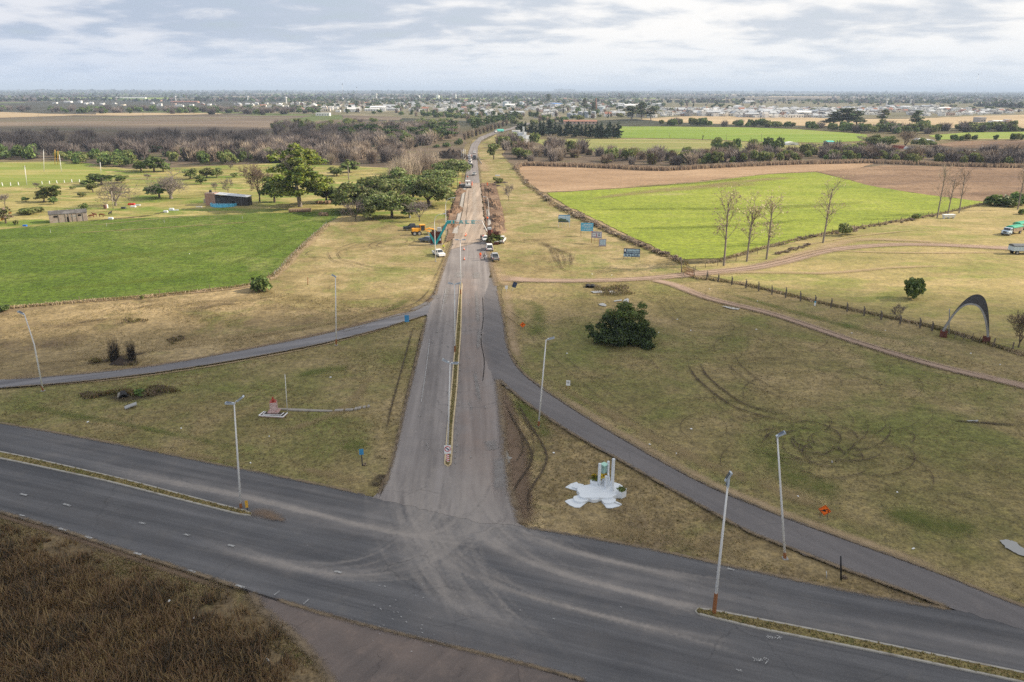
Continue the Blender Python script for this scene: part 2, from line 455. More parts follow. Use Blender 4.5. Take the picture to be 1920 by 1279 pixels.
M_DIRT=ground_mat('dug_soil',((0.120,0.078,0.054),(0.190,0.126,0.086),(0.300,0.212,0.146)),(0.11,0.075,0.055),(0.04,0.2,1.5),0.4,blot=0.3,bump=1.0)

Z=0.012
def nz():
    global Z
    Z +=0.006
    return Z
# large surfaces that continue past the frame
sheet('thicket_floor',[(-500,300),(-500,246),(0,249),(200,246),(420,252),(520,248),(620,224),(860,232),(875,262),(866,290),(760,318),(520,306),(200,318),(100,300)],nz(),M_FLOOR,3,12,20)
sheet('thicket_floor.001',[(960,262),(1100,275),(1300,280),(1500,276),(1650,270),(2400,285),(2400,320),(1920,318),(1500,318),(1240,320),(1060,313),(965,312),(940,290)],nz(),M_FLOOR,3,12,20)
sheet('pasture',[(-500,440),(-500,300),(0,304),(140,303),(250,318),(520,306),(760,316),(866,300),(866,330),(848,380),(842,420),(760,436),(640,420),(560,402),(420,402),(200,412),(0,432)],nz(),M_PASTURE,1.0,4,6)
sheet('pitch',[(-300,356),(-300,308),(0,306),(120,304),(190,318),(205,326),(150,342),(60,348),(0,352)],nz(),M_PITCH,0.8,4,6)
# verges either side of the approach road
sheet('verge',[(-400,745),(-400,588),(0,576),(150,564),(300,552),(470,532),(520,508),(560,468),(612,418),(660,400),(760,430),(842,410),(870,340),(876,300),(886,262),(900,262),(890,300),(880,350),(865,420),(850,470),(820,550),(800,590),(700,622),(450,676),(300,700),(0,730)],nz(),M_VERGE,0.5,2.5,4)
sheet('mown_verge',[(470,545),(520,508),(560,468),(612,418),(660,402),(760,428),(842,408),(868,340),(876,300),(888,262),(902,262),(895,300),(880,350),(865,420),(848,470),(818,545),(790,560),(700,576),(600,585),(540,575)],nz(),M_VERGE2,1.6,1.5,5)
sheet('mown_verge.001',[(935,533),(918,480),(906,400),(903,340),(898,290),(900,270),(930,252),(965,262),(940,290),(962,315),(980,345),(1020,372),(1100,412),(1190,455),(1285,497),(1290,524),(1200,524),(1000,527)],nz(),M_VERGE2,0.8,1.5,5)
sheet('dry_pasture',[(1285,497),(1350,492),(1440,466),(1560,438),(1660,421),(1760,403),(1850,383),(2500,372),(2500,850),(1920,662),(1760,612),(1560,570),(1400,532),(1330,518)],nz(),ground_mat('dry_pasture',((0.215,0.195,0.075),(0.315,0.255,0.115),(0.42,0.325,0.170)),(0.200,0.215,0.060),(0.025,0.12,0.9),0.34,(0.50,0.66),blot=0.2,stretch=(0.6,1.3,1)),0.6,3,5)
sheet('lawn',[(940,540),(1000,527),(1200,524),(1290,520),(1330,519),(1400,533),(1560,571),(1760,613),(1920,663),(2500,850),(2500,1330),(1920,1146),(1750,1077),(1600,1020),(1450,965),(1300,900),(1150,815),(1060,760),(985,705),(955,660),(945,600)],nz(),M_LAWN,0.5,2,4)
sheet('verge.001',[(-400,712),(0,728),(150,716),(300,698),(450,674),(600,646),(700,620),(800,590),(785,660),(760,760),(745,830),(728,900),(712,940),(560,906),(400,874),(200,833),(0,798),(-400,735)],nz(),M_LAWN,0.35,1.2,3)
sheet('island',[(932,715),(985,757),(1070,815),(1150,860),(1300,945),(1400,1000),(1500,1040),(1590,1075),(1700,1115),(1794,1150),(1650,1127),(1550,1108),(1450,1085),(1350,1064),(1250,1042),(1150,1022),(975,992),(958,940),(945,850)],nz(),M_VERGE,0.35,1.2,3)
sheet('verge.002',[(-400,840),(0,955),(120,992),(260,1040),(360,1072),(470,1108),(530,1160),(590,1225),(640,1290),(660,1500),(-800,1600)],nz(),ground_mat('roadside_dry_grass',((0.125,0.092,0.055),(0.185,0.138,0.080),(0.260,0.195,0.115)),(0.13,0.12,0.045),(0.03,0.14,1.2),0.5,blot=0.25),0.3,1,3)
sheet('tall_grass_ground',[(-400,985),(0,1020),(80,1060),(170,1085),(250,1110),(330,1150),(420,1180),(480,1215),(530,1290),(550,1400),(-800,1600)],nz(),M_TALL,0.9,0.8,3)

# fields
sheet('green_field',[(-400,445),(0,431),(100,421),(180,413),(300,408),(400,403),(480,401),(580,398),(655,396),(640,404),(608,422),(560,468),(522,508),(470,533),(300,553),(150,566),(0,578),(-400,596)],nz(),M_WHEAT,0.7,1.5,5)
sheet('green_field.001',[(1022,362),(1100,358),(1240,349),(1440,327),(1530,323),(1600,340),(1640,350),(1740,366),(1848,379),(1760,401),(1660,419),(1560,436),(1440,464),(1350,484),(1278,487),(1190,448),(1110,408),(1060,384)],nz(),M_BRIGHT,1.0,1.8,6)
sheet('stubble_field',[(968,313),(1000,310),(1060,313),(1240,321),(1330,316),(1440,311),(1530,308),(1640,306),(1600,318),(1530,322),(1440,326),(1240,348),(1100,357),(1020,361),(990,344)],nz(),M_STUBBLE,1.5,3,8)
sheet('ploughed_field',[(1530,322),(1600,316),(1660,310),(1800,313),(1920,315),(2400,322),(2400,366),(1920,374),(1850,379),(1740,366),(1640,350),(1600,340)],nz(),M_STUBBLE2,1.5,3,8)
sheet('far_field',[(-500,221),(0,222),(150,220),(300,219),(420,217),(590,217),(520,227),(508,238),(515,246),(420,252),(300,249),(200,246),(0,250),(-500,248)],nz(),M_PLOUGH,3,10,20)
sheet('tan_field',[(-400,211),(0,211),(40,212),(120,216),(240,217),(420,214),(405,212),(180,212),(180,215),(60,213)],nz(),M_TAN,2,10,20)
sheet('tan_field.001',[(-400,221),(0,221),(100,218),(140,217),(60,212),(0,210),(-400,209)],nz(),M_TAN,2,10,20)
sheet('far_green_field',[(1160,237.5),(1250,237.5),(1400,239),(1500,243),(1600,250),(1625,253),(1618,264),(1560,268.5),(1420,266),(1300,260.5),(1150,258.5)],nz(),M_FARGREEN,3,10,20)
sheet('far_meadow',[(985,262),(1150,260),(1300,262),(1420,268),(1560,270),(1640,268),(1620,274),(1500,277),(1300,292),(1200,295),(1100,284),(1020,272)],nz(),M_FARMOWN,3,10,20)
sheet('far_green_field.001',[(1740,254),(1800,249),(1920,247.5),(2300,247),(2300,262),(1920,261),(1760,262)],nz(),M_FARGREEN,3,10,20)
sheet('far_brown_field',[(1752,272),(1800,265),(1920,263),(2300,264),(2300,278),(1920,280),(1800,278)],nz(),M_STUBBLE2,3,10,20)
sheet('yard_mud',[(1540,270),(1640,272),(1760,275),(1900,281),(1905,288),(1700,287),(1600,282)],nz(),M_FLOOR,3,8,20)
sheet('town_field',[(1180,222),(1300,217),(1500,220),(1580,223),(1700,223),(1920,214),(2400,214),(2400,238),(1920,240),(1700,240),(1500,236),(1380,234),(1250,229)],nz(),M_TAN,4,20,30)
sheet('town_ground',[(380,206),(560,190),(900,186),(1300,188),(1700,190),(2100,198),(2300,214),(1920,215),(1700,222),(1500,220),(1300,218),(1180,224),(960,232),(850,226),(640,216),(420,210)],nz(),M_TOWNG,6,40,60)
sheet('far_strip',[(65,184.6),(140,183),(320,183),(330,186),(200,186.5),(80,186)],nz(),M_FARGREEN,6,40,60)
sheet('far_strip.001',[(790,184.6),(960,183.6),(960,185.6),(800,186.4)],nz(),M_FARGREEN,6,40,60)
sheet('far_strip.002',[(960,185.4),(1230,183.6),(1240,185.0),(960,186.0)],nz(),M_FARGREEN,6,40,60)
sheet('far_strip.003',[(480,177.4),(640,177),(640,178.8),(490,179)],nz(),M_FARGREEN,6,60,80)
sheet('far_strip.004',[(965,175.2),(1260,175.8),(1400,177),(1390,178.4),(970,177.2)],nz(),M_TAN,6,60,80)
sheet('far_strip.005',[(1380,181.0),(1560,181.0),(1640,180.2),(1640,182.0),(1400,182.6)],nz(),M_TAN,6,60,80)
sheet('fallow_strip',[(640,216),(752,220),(750,226),(700,225),(645,224)],nz(),M_PLOUGH,3,10,20)

# ------------------------------------------------------------------ roads
def asphalt(name,base,light,dirt,crack=0.5,bl=0.35,fine=0.16,ang=0.0,streak=0.22):
    m,t,out=new_mat(name)
    p=t.pos()
    n1=t.noise(p,0.07,6,0.62,0.3);n2=t.noise(p,0.5,6,0.7,0.2);n3=t.noise(p,6.0,4,0.75)
    st=t.noise(t.mapping(t.mapping(p,(1,1,1),(0,0,ang)),(0.9,0.03,1)),1.0,5,0.65)
    c=t.mix(t.rmap(t.math('ADD',t.math('MULTIPLY',n1,0.6),t.math('MULTIPLY',st,0.4)),0.38,0.62),base,light)
    c=t.mix(t.rmap(n2,0.52,0.72,0,bl),c,dirt)
    c=t.hsv(c,0.5,1.0,t.rmap(n3,0.25,0.75,1-fine,1+fine))
    c=t.hsv(c,0.5,1.0,t.rmap(st,0.3,0.7,1-streak,1+streak))
    # dust,brown soil and rubber rubbed into the surface
    at={k:t.node('ShaderNodeAttribute',attribute_name=k).outputs['Fac'] for k in ('dust','smear','brown','skid')}
    br=t.rmap(n2,0.3,0.7,0.55,1.15)
    c=t.mix(t.math('MULTIPLY',at['brown'],t.math('MULTIPLY',br,.8)),c,(0.250,0.190,0.160))
    c=t.mix(t.math('MULTIPLY',at['smear'],t.math('MULTIPLY',br,.8)),c,(0.300,0.272,0.255))
    c=t.mix(t.math('MULTIPLY',at['skid'],t.math('MULTIPLY',br,.8)),c,(0.075,0.071,0.072))
    c=t.mix(t.math('MULTIPLY',at['dust'],t.math('MULTIPLY',br,.85)),c,(0.325,0.290,0.262))
    # hairline cracks and sealed joints
    w=t.vmath('ADD',p,t.vscale(t.comb(n2,n1,0),3.0))
    cd=t.voronoi(t.mapping(w,(1,1,1)),0.16,'DISTANCE_TO_EDGE')
    ck=t.math('MULTIPLY',t.rmap(cd,0.0,0.012,1.0,0.0),t.rmap(n1,0.48,0.6,0.0,crack))
    c=t.mix(ck,c,tuple(x*0.45 for x in base))
    princ(t,out,c,t.rmap(n2,0.3,0.7,0.72,0.92),t.bump(n3,0.25,0.02),0,0.25)
    return m
A_HW=asphalt('highway_asphalt',(0.078,0.079,0.086),(0.118,0.116,0.120),(0.170,0.157,0.146),0.5,0.3,ang=1.90)
A_AP=asphalt('approach_asphalt',(0.172,0.153,0.147),(0.225,0.203,0.194),(0.29,0.258,0.236),0.7,0.4,ang=-0.05)
A_SL=asphalt('slip_asphalt',(0.150,0.146,0.158),(0.205,0.198,0.205),(0.235,0.215,0.195),0.4,0.3,ang=1.11)
A_SR=asphalt('slip_asphalt_worn',(0.118,0.110,0.112),(0.158,0.146,0.146),(0.205,0.183,0.172),0.5,0.35,ang=-0.65,streak=.07)
A_SD=asphalt('side_asphalt',(0.095,0.081,0.077),(0.140,0.115,0.104),(0.21,0.165,0.140),0.9,0.75,ang=0.6,streak=.06)
# asphalt edge crack and crumbling lip along the lower side of the highway
M_CRACK=ribbon_mat('edge_crack',(0.022,0.02,0.02),(0.05,0.045,0.042),0.9,0.45,0.5,0.9,0.4,(0.35,0.6),0.02)
M_WHITE=ribbon_mat('worn_paint',(0.52,0.52,0.51),(0.30,0.30,0.30),0.85,0.6,2.2,0.7,0.8,(0.38,0.55),0)
M_RUT=ribbon_mat('rut',(0.066,0.050,0.034),(0.110,0.084,0.054),0.8,0.15,0.5,0.95,0.75,(0.34,0.56))
M_RUTD=ribbon_mat('deep_rut',(0.048,0.037,0.028),(0.088,0.066,0.047),0.88,0.15,0.5,0.95,0.55,(0.32,0.56))
M_SOIL=ribbon_mat('soil_edge',(0.150,0.105,0.075),(0.235,0.170,0.120),0.85,0.05,0.3,0.95,0.6,(0.3,0.58))
M_PATHD=ribbon_mat('dirt_path',(0.300,0.212,0.160),(0.410,0.305,0.238),0.94,0.25,0.25,0.95,0.25,(0.28,0.55),0.03)
M_PATHL=ribbon_mat('dirt_path_light',(0.46,0.345,0.225),(0.35,0.255,0.155),0.75,0.05,0.2,0.95,0.7,(0.3,0.6))
M_PATCH=ribbon_mat('light_patch',(0.30,0.285,0.275),(0.24,0.225,0.215),0.75,0.3,0.5,0.9,0.5)
M_BURNT=ribbon_mat('dark_soil',(0.045,0.036,0.027),(0.085,0.066,0.046),0.85,0.0,0.5,0.95,0.7,(0.34,0.55))
M_GREENP=ribbon_mat('lush_grass',(0.085,0.125,0.022),(0.115,0.150,0.035),0.5,0.0,0.18,0.95,0.7,(0.34,0.6))
M_DRYP=ribbon_mat('straw_grass',(0.34,0.255,0.140),(0.25,0.19,0.10),0.7,0.0,0.22,0.95,0.75,(0.34,0.62))
def rib(r,px,wpx,mi=0,**k):
    """ribbon through picture points; widths given in metres"""
    r.add(W2(px),wpx,mi,**k)

# wear carried by the road surface itself:masks in metres,read by the asphalt materials
MX0,MY0,MRES,MNX,MNY=-90.0,38.0,0.125,1440,2600
MASK={k:np.zeros((MNY,MNX),np.float32) for k in ('dust','smear','brown','skid')}
class Wear:
    """like RB, but rubs its streaks into the masks"""
    def __init__(s,*layers):s.layers=layers;s.g=random.Random(1)
    def add(s,pts,w,mi=0,dz=0.0,curve=True,step=0.5):
        nm,op=s.layers[mi];pts=[Vector((p[0],p[1],0)) for p in pts]
        ws=w if isinstance(w,(list,tuple)) else [w]*len(pts)
        sp=catmull([Vector((p.x,p.y,ww)) for p,ww in zip(pts,ws)],0.5)
        A=np.array([tuple(q) for q in sp]);d=np.gradient(A[:,:2],axis=0);L=np.linalg.norm(d,axis=1)+1e-6
        cum=np.concatenate([[0],np.cumsum(np.linalg.norm(np.diff(A[:,:2],axis=0),axis=1))]);n=max(3,int(cum[-1]/0.09));tq=np.linspace(0,cum[-1],n)
        x,y,ww=(np.interp(tq,cum,A[:,i]) for i in range(3));nx_,ny_=np.interp(tq,cum,-d[:,1]/L),np.interp(tq,cum,d[:,0]/L)
        f=tq/cum[-1];end=np.clip(np.minimum(f,1-f)/0.16,0,1);ph=s.g.uniform(0,99);brk=np.clip(.62+.5*np.sin(tq*.21+ph)*np.sin(tq*.083+ph*2)+.22*np.sin(tq*.9+ph),.12,1)
        k=max(3,int(max(ww)/0.1)+1);tmp={}
        u=np.linspace(-1,1,k)[None,:];X=x[:,None]+nx_[:,None]*u*ww[:,None]*.5;Y=y[:,None]+ny_[:,None]*u*ww[:,None]*.5
        a=op*s.g.uniform(.45,1.2)*(end*brk)[:,None]*(1-np.abs(u)**2.0)**1.0+0*X
        i=((X-MX0)/MRES).astype(int);j=((Y-MY0)/MRES).astype(int);ok=(i >=0) & (i < MNX) & (j >=0) & (j < MNY)
        if not ok.any():return
        i,j,a=i[ok],j[ok],np.clip(a[ok],0,.95);i0,i1,j0,j1=i.min(),i.max()+1,j.min(),j.max()+1
        t_=np.zeros((j1-j0,i1-i0),np.float32);np.maximum.at(t_,(j-j0,i-i0),a)
        M=MASK[nm][j0:j1,i0:i1];M[:]=1-(1-M)*(1-t_)
# dust carried from the unpaved works across the junction
r=Wear(('dust',.32),('smear',.30),('brown',.42))
rnd=random.Random(3)
def jit(pts,a):return [(x+rnd.uniform(-a,a),y+rnd.uniform(-a,a)*0.5) for x,y in pts]
curves=[
    [(870,880),(868,930),(850,985),(790,1040),(700,1075),(560,1070),(400,1020)],
    [(800,880),(790,930),(800,985),(850,1050),(960,1110),(1150,1165),(1400,1220)],
    [(905,890),(905,940),(890,985),(840,1010),(720,1000),(560,960),(380,920),(200,885)],
    [(770,890),(760,930),(770,990),(800,1080),(860,1160)],
    [(920,860),(935,930),(960,980),(1050,1030),(1200,1070),(1400,1110)],
    [(880,900),(900,960),(960,1030),(1060,1080),(1220,1125),(1420,1165)],
    [(820,900),(815,960),(840,1040),(890,1120),(980,1200)],
]
for k in range(11):
    x=715+k*25;rib(r,[(x+14,850),(x+rnd.uniform(-6,6),945),(x-10+rnd.uniform(-20,20),990+rnd.uniform(-10,40)),(x-30+rnd.uniform(-50,70),1060)],[2,3.5,3.5,2],1)
for k in range(190):
    c=rnd.choice(curves);o=rnd.gauss(0,40)
    c=[(x+o,y+o*0.25) for x,y in jit(c,7)];c[0]=(c[0][0],c[0][1]+rnd.uniform(-70,30));c[-1]=(c[-1][0]*rnd.uniform(.97,1.03),c[-1][1]+rnd.uniform(-8,25))
    rib(r,c,rnd.uniform(0.22,0.6),0)
for k in range(16):
    c=rnd.choice(curves);o=rnd.uniform(-50,50)
    rib(r,[(x+o,y+o*0.2) for x,y in jit(c,14)],rnd.uniform(2.2,4.5),1)
rib(r,[(640,960),(800,990),(950,1015),(1120,1045)],5,1)
rib(r,[(720,1150),(860,1165),(1000,1195),(1160,1240)],5,1)
rib(r,[(760,930),(960,970)],5,1)
rib(r,[(460,965),(500,972),(580,985),(700,1000)],[2,3,4,4],1)
for k in range(10):
    y=1000+k*9;o=rnd.uniform(-20,20)
    rib(r,[(0,800+k*6+o*0.1),(300,862+k*5+o*0.1),(600,925+k*4+o*.2),(800,970+k*3)],rnd.uniform(0.3,0.9),1)
for k in range(12):
    o=rnd.uniform(-10,60)
    rib(r,[(1000,1040+o),(1250,1090+o),(1500,1140+o),(1800,1195+o),(2250,1290+o)],rnd.uniform(0.4,1.4),1)
for k in range(7):
    o=k*11
    rib(r,[(872+o,955),(868+o*.85,800),(866+o*.6,680),(866+o*.4,580),(866+o*.3,500)],3,2);rib(r,[(880+o,970),(872+o*.8,860),(868+o*.7,760)],2.6,2)
for k in range(4):
    rib(r,[(740+k*24,930),(772+k*17,760),(805+k*11,620)],2.5,1)
for px,w in (([(480,1128),(560,1160),(700,1200),(900,1248),(1080,1296)],2.6),([(500,1150),(600,1215),(640,1290)],3.0),([(700,1215),(820,1240),(960,1290)],3.6),([(560,1150),(640,1175),(760,1205)],1.6),([(760,1180),(900,1215),(1040,1255)],2.5),([(620,1190),(760,1235),(860,1290)],3.2)):rib(r,px,w,2)
r=Wear(('skid',.55))
for k in range(26):
    c=rnd.choice(curves[:6]);o=rnd.uniform(-45,45)
    rib(r,[(x+o,y+o*0.25) for x,y in jit(c,8)],rnd.uniform(0.2,0.4))
for k in range(9):
    o=k*9-30
    rib(r,[(560,1000+o*.2),(720,1008+o*.3),(850,985+o*.3),(900,950),(925+o*.1,900)],0.25)
rib(r,[(780,1090),(880,1120),(980,1150),(1150,1200)],2.6);rib(r,[(560,1010),(700,1050),(800,1095),(960,1140)],3.0)
rib(r,[(1000,1020),(1250,1065),(1500,1115)],2.5)
rib(r,[(0,905),(200,950),(420,1005),(620,1060)],3.0);rib(r,[(0,930),(200,985),(420,1045),(560,1085)],2.6)
rib(r,[(1000,1180),(1250,1235),(1500,1290)],3.0)
for xo in (775,800,872,895,918):
    rib(r,[(xo+2*(xo-850)/40.*0,900),(850+(xo-850)*0.72,760),(853+(xo-853)*0.45,620),(858+(xo-858)*0.25,500)],0.7)

def smooth_mask(M,n=1):
    for _ in range(n):M=(M+np.roll(M,1,0)+np.roll(M,-1,0)+np.roll(M,1,1)+np.roll(M,-1,1))/5
    return M
for k in MASK:MASK[k]=smooth_mask(MASK[k],8 if k in ('smear','brown') else 0)
def pip(Q,A):
    c=np.zeros(len(Q),bool);j=len(A)-1
    for i in range(len(A)):
        xi,yi=A[i];xj,yj=A[j]
        cond=(yi > Q[:,1]) !=(yj > Q[:,1])
        c ^=cond & (Q[:,0] < (xj-xi)*(Q[:,1]-yi)/((yj-yi) if yj !=yi else 1e-9)+xi);j=i
    return c
from mathutils.geometry import delaunay_2d_cdt
def road(name,px,z,mat,amp,step,scale,fine=.22):
    """a road surface fine enough to carry its wear masks"""
    poly=rough_edge(densify(W2(px),step),amp,scale,z*77.0);A=np.array([(p.x,p.y) for p in poly]);rs=np.random.RandomState(5)
    pts=[]
    for x0,x1,y0,y1,s_ in ((-75,75,42,125,fine),(-45,30,125,350,.45)):
        x0,x1,y0,y1=max(x0,A[:,0].min()),min(x1,A[:,0].max()),max(y0,A[:,1].min()),min(y1,A[:,1].max())
        if x1 <=x0 or y1 <=y0:continue
        g=np.stack(np.meshgrid(np.arange(x0,x1,s_),np.arange(y0,y1,s_)),-1).reshape(-1,2);g=g+rs.uniform(-.25,.25,g.shape)*s_
        pts.append(g[pip(g,A)])
    I=np.concatenate(pts) if pts else np.zeros((0,2));n=len(A)
    V=[Vector(q) for q in A]+[Vector(q) for q in I]
    vo,eo,fo,*_=delaunay_2d_cdt(V,[],[list(range(n))],1,1e-4)
    vo=np.array([tuple(q) for q in vo]);me=np_mesh(name,np.concatenate([vo,np.full((len(vo),1),z)],1),np.array(fo),[mat])
    if me.polygons[0].normal.z < 0:me.flip_normals()
    co=np.empty(len(me.vertices)*3,np.float32);me.vertices.foreach_get('co',co);co=co.reshape(-1,3)
    i=np.clip(((co[:,0]-MX0)/MRES).astype(int),0,MNX-1);j=np.clip(((co[:,1]-MY0)/MRES).astype(int),0,MNY-1)
    for k in MASK:me.attributes.new(k,'FLOAT','POINT').data.foreach_set('value',MASK[k][j,i])
    return tag(link(name,me),kind='structure')
Z=0.30
road('side_road',[(455,1104),(497,1150),(540,1187),(590,1237),(626,1292),(650,1500),(1900,1700),(2000,1450),(1300,1330),(1080,1270),(800,1198)],nz(),A_SD,0.30,0.3,1.0)
road('highway',[(-400,733),(0,797),(100,813),(200,833),(300,853),(400,873),(480,888),(560,905),(640,922),(700,936),(760,946),(900,962),(975,990),(1050,1003),(1150,1020),(1250,1040),(1350,1062),(1450,1083),(1550,1106),(1650,1125),(1750,1142),(1792,1149),(1860,1150),(2300,1260),(3400,1480),(3400,1990),(2300,1560),(1300,1342),(1080,1279),(1000,1254),(900,1229),(800,1205),(700,1180),(640,1163),(560,1141),(470,1113),(360,1078),(260,1046),(120,1000),(0,964),(-400,846)],nz(),A_HW,0.30,0.3,1.0)
road('slip_road',[(-400,742),(0,716),(150,705),(300,688),(450,661),(600,631),(700,606),(775,585),(808,566),(850,540),(840,590),(800,593),(700,623),(600,648),(450,677),(300,701),(150,719),(0,731),(-400,762)],nz(),A_SL,0.30,0.3,1.0)
road('slip_road.001',[(896,528),(926,522),(932,545),(944,600),(954,660),(968,690),(985,706),(1060,760),(1150,816),(1300,901),(1450,966),(1600,1021),(1750,1076),(1920,1143),(2300,1262),(2300,1330),(1860,1168),(1792,1150),(1700,1115),(1590,1075),(1500,1040),(1400,1000),(1300,945),(1150,860),(1070,815),(985,757),(934,718),(900,700),(896,640),(894,580)],nz(),A_SR,0.30,0.3,1.0)
road('approach_road',[(702,938),(722,912),(735,870),(746,826),(761,760),(785,662),(800,594),(812,560),(824,530),(838,488),(851,445),(859,412),(866,380),(872,340),(877,305),(879,285),(884,271),(898,258),(924,248),(955,241),(972,235),(960,235.5),(985,231),(998,231),(984,236),(962,243),(940,248),(918,256),(903,264),(896,276),(895,300),(899,340),(903,380),(907,420),(913,460),(921,500),(917,532),(908,558),(907,600),(905,640),(910,680),(924,708),(935,735),(941,770),(947,850),(955,915),(975,992),(900,985),(800,962)],nz(),A_AP,0.30,0.3,1.0)

r=RB(0.345)
rib(r,[(-200,905),(0,966),(120,1002),(260,1048),(360,1080),(470,1115),(560,1143),(640,1165),(700,1182),(800,1207),(900,1231),(1000,1256),(1080,1281),(1300,1345)],[0.12,0.12,0.12,0.15,0.15,0.25,0.28,0.3,0.3,0.3,0.3,0.3,0.3,0.3])
rib(r,[(470,1115),(490,1140),(497,1150),(540,1187),(590,1237),(626,1292)],[0.15,0.3,0.2,0.15,0.15,0.15])
rib(r,[(905,560),(906,600),(902,640),(908,680),(905,720)],0.22)
rib(r,[(712,938),(735,872),(746,828),(761,762),(785,664),(800,597)],0.25)
rib(r,[(944,600),(956,664),(985,708),(1060,762),(1150,818),(1300,903),(1450,968),(1600,1023),(1750,1078),(1920,1145)],[0.2,0.4,0.3,0.22,0.2,0.2,0.2,0.2,0.2,0.2])
rib(r,[(1300,903),(1480,980)],0.2)
r.build('road_crack',M_CRACK)

# grit,soil and creeping grass over the asphalt edges
M_EDGE=ribbon_mat('edge_grit',(0.185,0.140,0.098),(0.245,0.190,0.125),0.95,0.0,0.6,0.95,0.75,(0.36,0.58),0.02,1.3)
r=RB(0.372)
for px,w in (([(-300,748),(0,797),(200,833),(400,873),(560,905),(640,922),(704,937)],.9),([(975,992),(1100,1012),(1250,1041),(1450,1084),(1650,1126),(1785,1149)],.9),([(-300,873),(0,964),(120,1000),(260,1046),(360,1078),(465,1112)],.8),
              ([(0,716),(150,705),(300,688),(450,661),(600,631),(700,606),(775,586),(812,562),(824,530),(838,488),(852,445)],.9),([(0,731),(150,719),(300,701),(450,677),(600,648),(700,623),(798,594)],.8),([(706,936),(722,912),(735,870),(746,826),(761,760),(785,662),(800,597)],.9),
              ([(978,990),(956,915),(947,850),(940,770),(933,714)],1.5),([(932,545),(944,600),(954,660),(985,706),(1060,760),(1150,816),(1300,901),(1450,966),(1600,1021),(1750,1076),(1920,1143),(2200,1240)],.9),([(935,714),(985,757),(1070,815),(1150,860),(1300,945),(1400,1000),(1500,1040),(1590,1075),(1700,1115),(1788,1149)],.9),
              ([(470,1116),(497,1150),(540,1187),(590,1237),(626,1292)],1.3),([(520,1130),(640,1167),(800,1207),(1000,1256),(1100,1284)],.7),([(931,540),(921,500),(913,460)],2.2)):rib(r,px,w)
r.build('edge_grit',M_EDGE)

# painted dashes,worn
r=RB(0.43)
def dash(a,b,w=0.16):rib(r,[a,b],w,curve=False)
dash((38,972),(48,974),.2);dash((112,997),(126,1001),.3);dash((161,1012),(174,1016),.3);dash((252,1043),(267,1047),.3);dash((353,1076),(368,1080),.3);dash((443,1104),(460,1109),.3)
for a,b in (((40,932),(52,935)),((120,951),(134,955)),((262,986),(274,989)),((346,1008),(357,1011)),((428,1028),(440,1031)),((628,1078),(641,1081))):dash(a,b,.3)
dash((515,1123),(526,1115),.15);dash((570,1140),(580,1131),.12)
dash((1363,1073),(1376,1076),.25)
for k in range(22):
    a=(rnd.uniform(700,800),rnd.uniform(1090,1200));dash(a,(a[0]+3,a[1]+1.5),rnd.uniform(.05,.12))
for k in range(16):
    a=(rnd.gauss(840,160),rnd.gauss(1110,60));dash(a,(a[0]+rnd.uniform(2,5),a[1]+rnd.uniform(-1,2)),rnd.uniform(.05,.11))
rib(r,[(806,640),(800,690),(790,760)],.14);rib(r,[(836,545),(826,600)],.12)
r.build('road_markings',M_WHITE)
# chalked survey lettering on the carriageway
r=RB(0.436)
def scribble(x,y,s,strokes):
    for st in strokes:rib(r,[(x+a*s,y+b*s) for a,b in st],0.09,curve=False)
scribble(1436,1199,1.0,[[(0,3),(3,0),(6,2),(2,5),(7,6)],[(9,1),(7,5),(11,6),(12,2)],[(15,2),(18,4),(14,6)],[(19,1),(25,2),(20,7)],[(26,8),(24,4),(30,4)]])
scribble(1410,1240,1.0,[[(0,0),(4,4),(3,8)],[(6,2),(8,7),(11,3),(12,8)],[(13,8),(16,2),(18,7)],[(20,3),(23,6),(26,2),(22,1),(20,4)],[(26,2),(30,5),(27,9),(24,13)]])
scribble(1379,1263,1.0,[[(0,0),(6,2),(12,4)],[(3,3),(10,1)]])
r.build('chalk_marks',M_WHITE)

# light worn patches on the approach lanes
r=RB(0.385)
for a,b,w in (((861,512),(862,524),3.2),((893,512),(894,526),2.4),((893,545),(897,615),1.0),((770,586),(806,568),1.6),((820,556),(815,563),3.0),((898,620),(896,660),.8),((840,540),(832,575),1.2),((918,830),(925,850),2.0),((935,860),(938,930),2.0),((890,700),(900,760),.8),((700,606),(760,590),1.2),((640,626),(690,612),0.9)):
    rib(r,[a,b],w)
for k in range(30):
    y=rnd.uniform(540,860);s=(y-168)/700
    xx=850+rnd.choice([-1,1])*rnd.uniform(12,100)*s
    rib(r,[(xx,y),(xx+rnd.uniform(-3,3),y+rnd.uniform(2,12)*s)],rnd.uniform(.15,.5))
for k in range(22):
    y=640+k*11
    xx=862-(y-640)*0.04+rnd.uniform(-1,4)
    rib(r,[(xx,y),(xx-1,y+5)],rnd.uniform(.2,.4))
    if k % 2:rib(r,[(xx-18*(y-168)/600,y),(xx-18*(y-168)/600,y+4)],rnd.uniform(.15,.4))
r.build('worn_patches',M_PATCH)

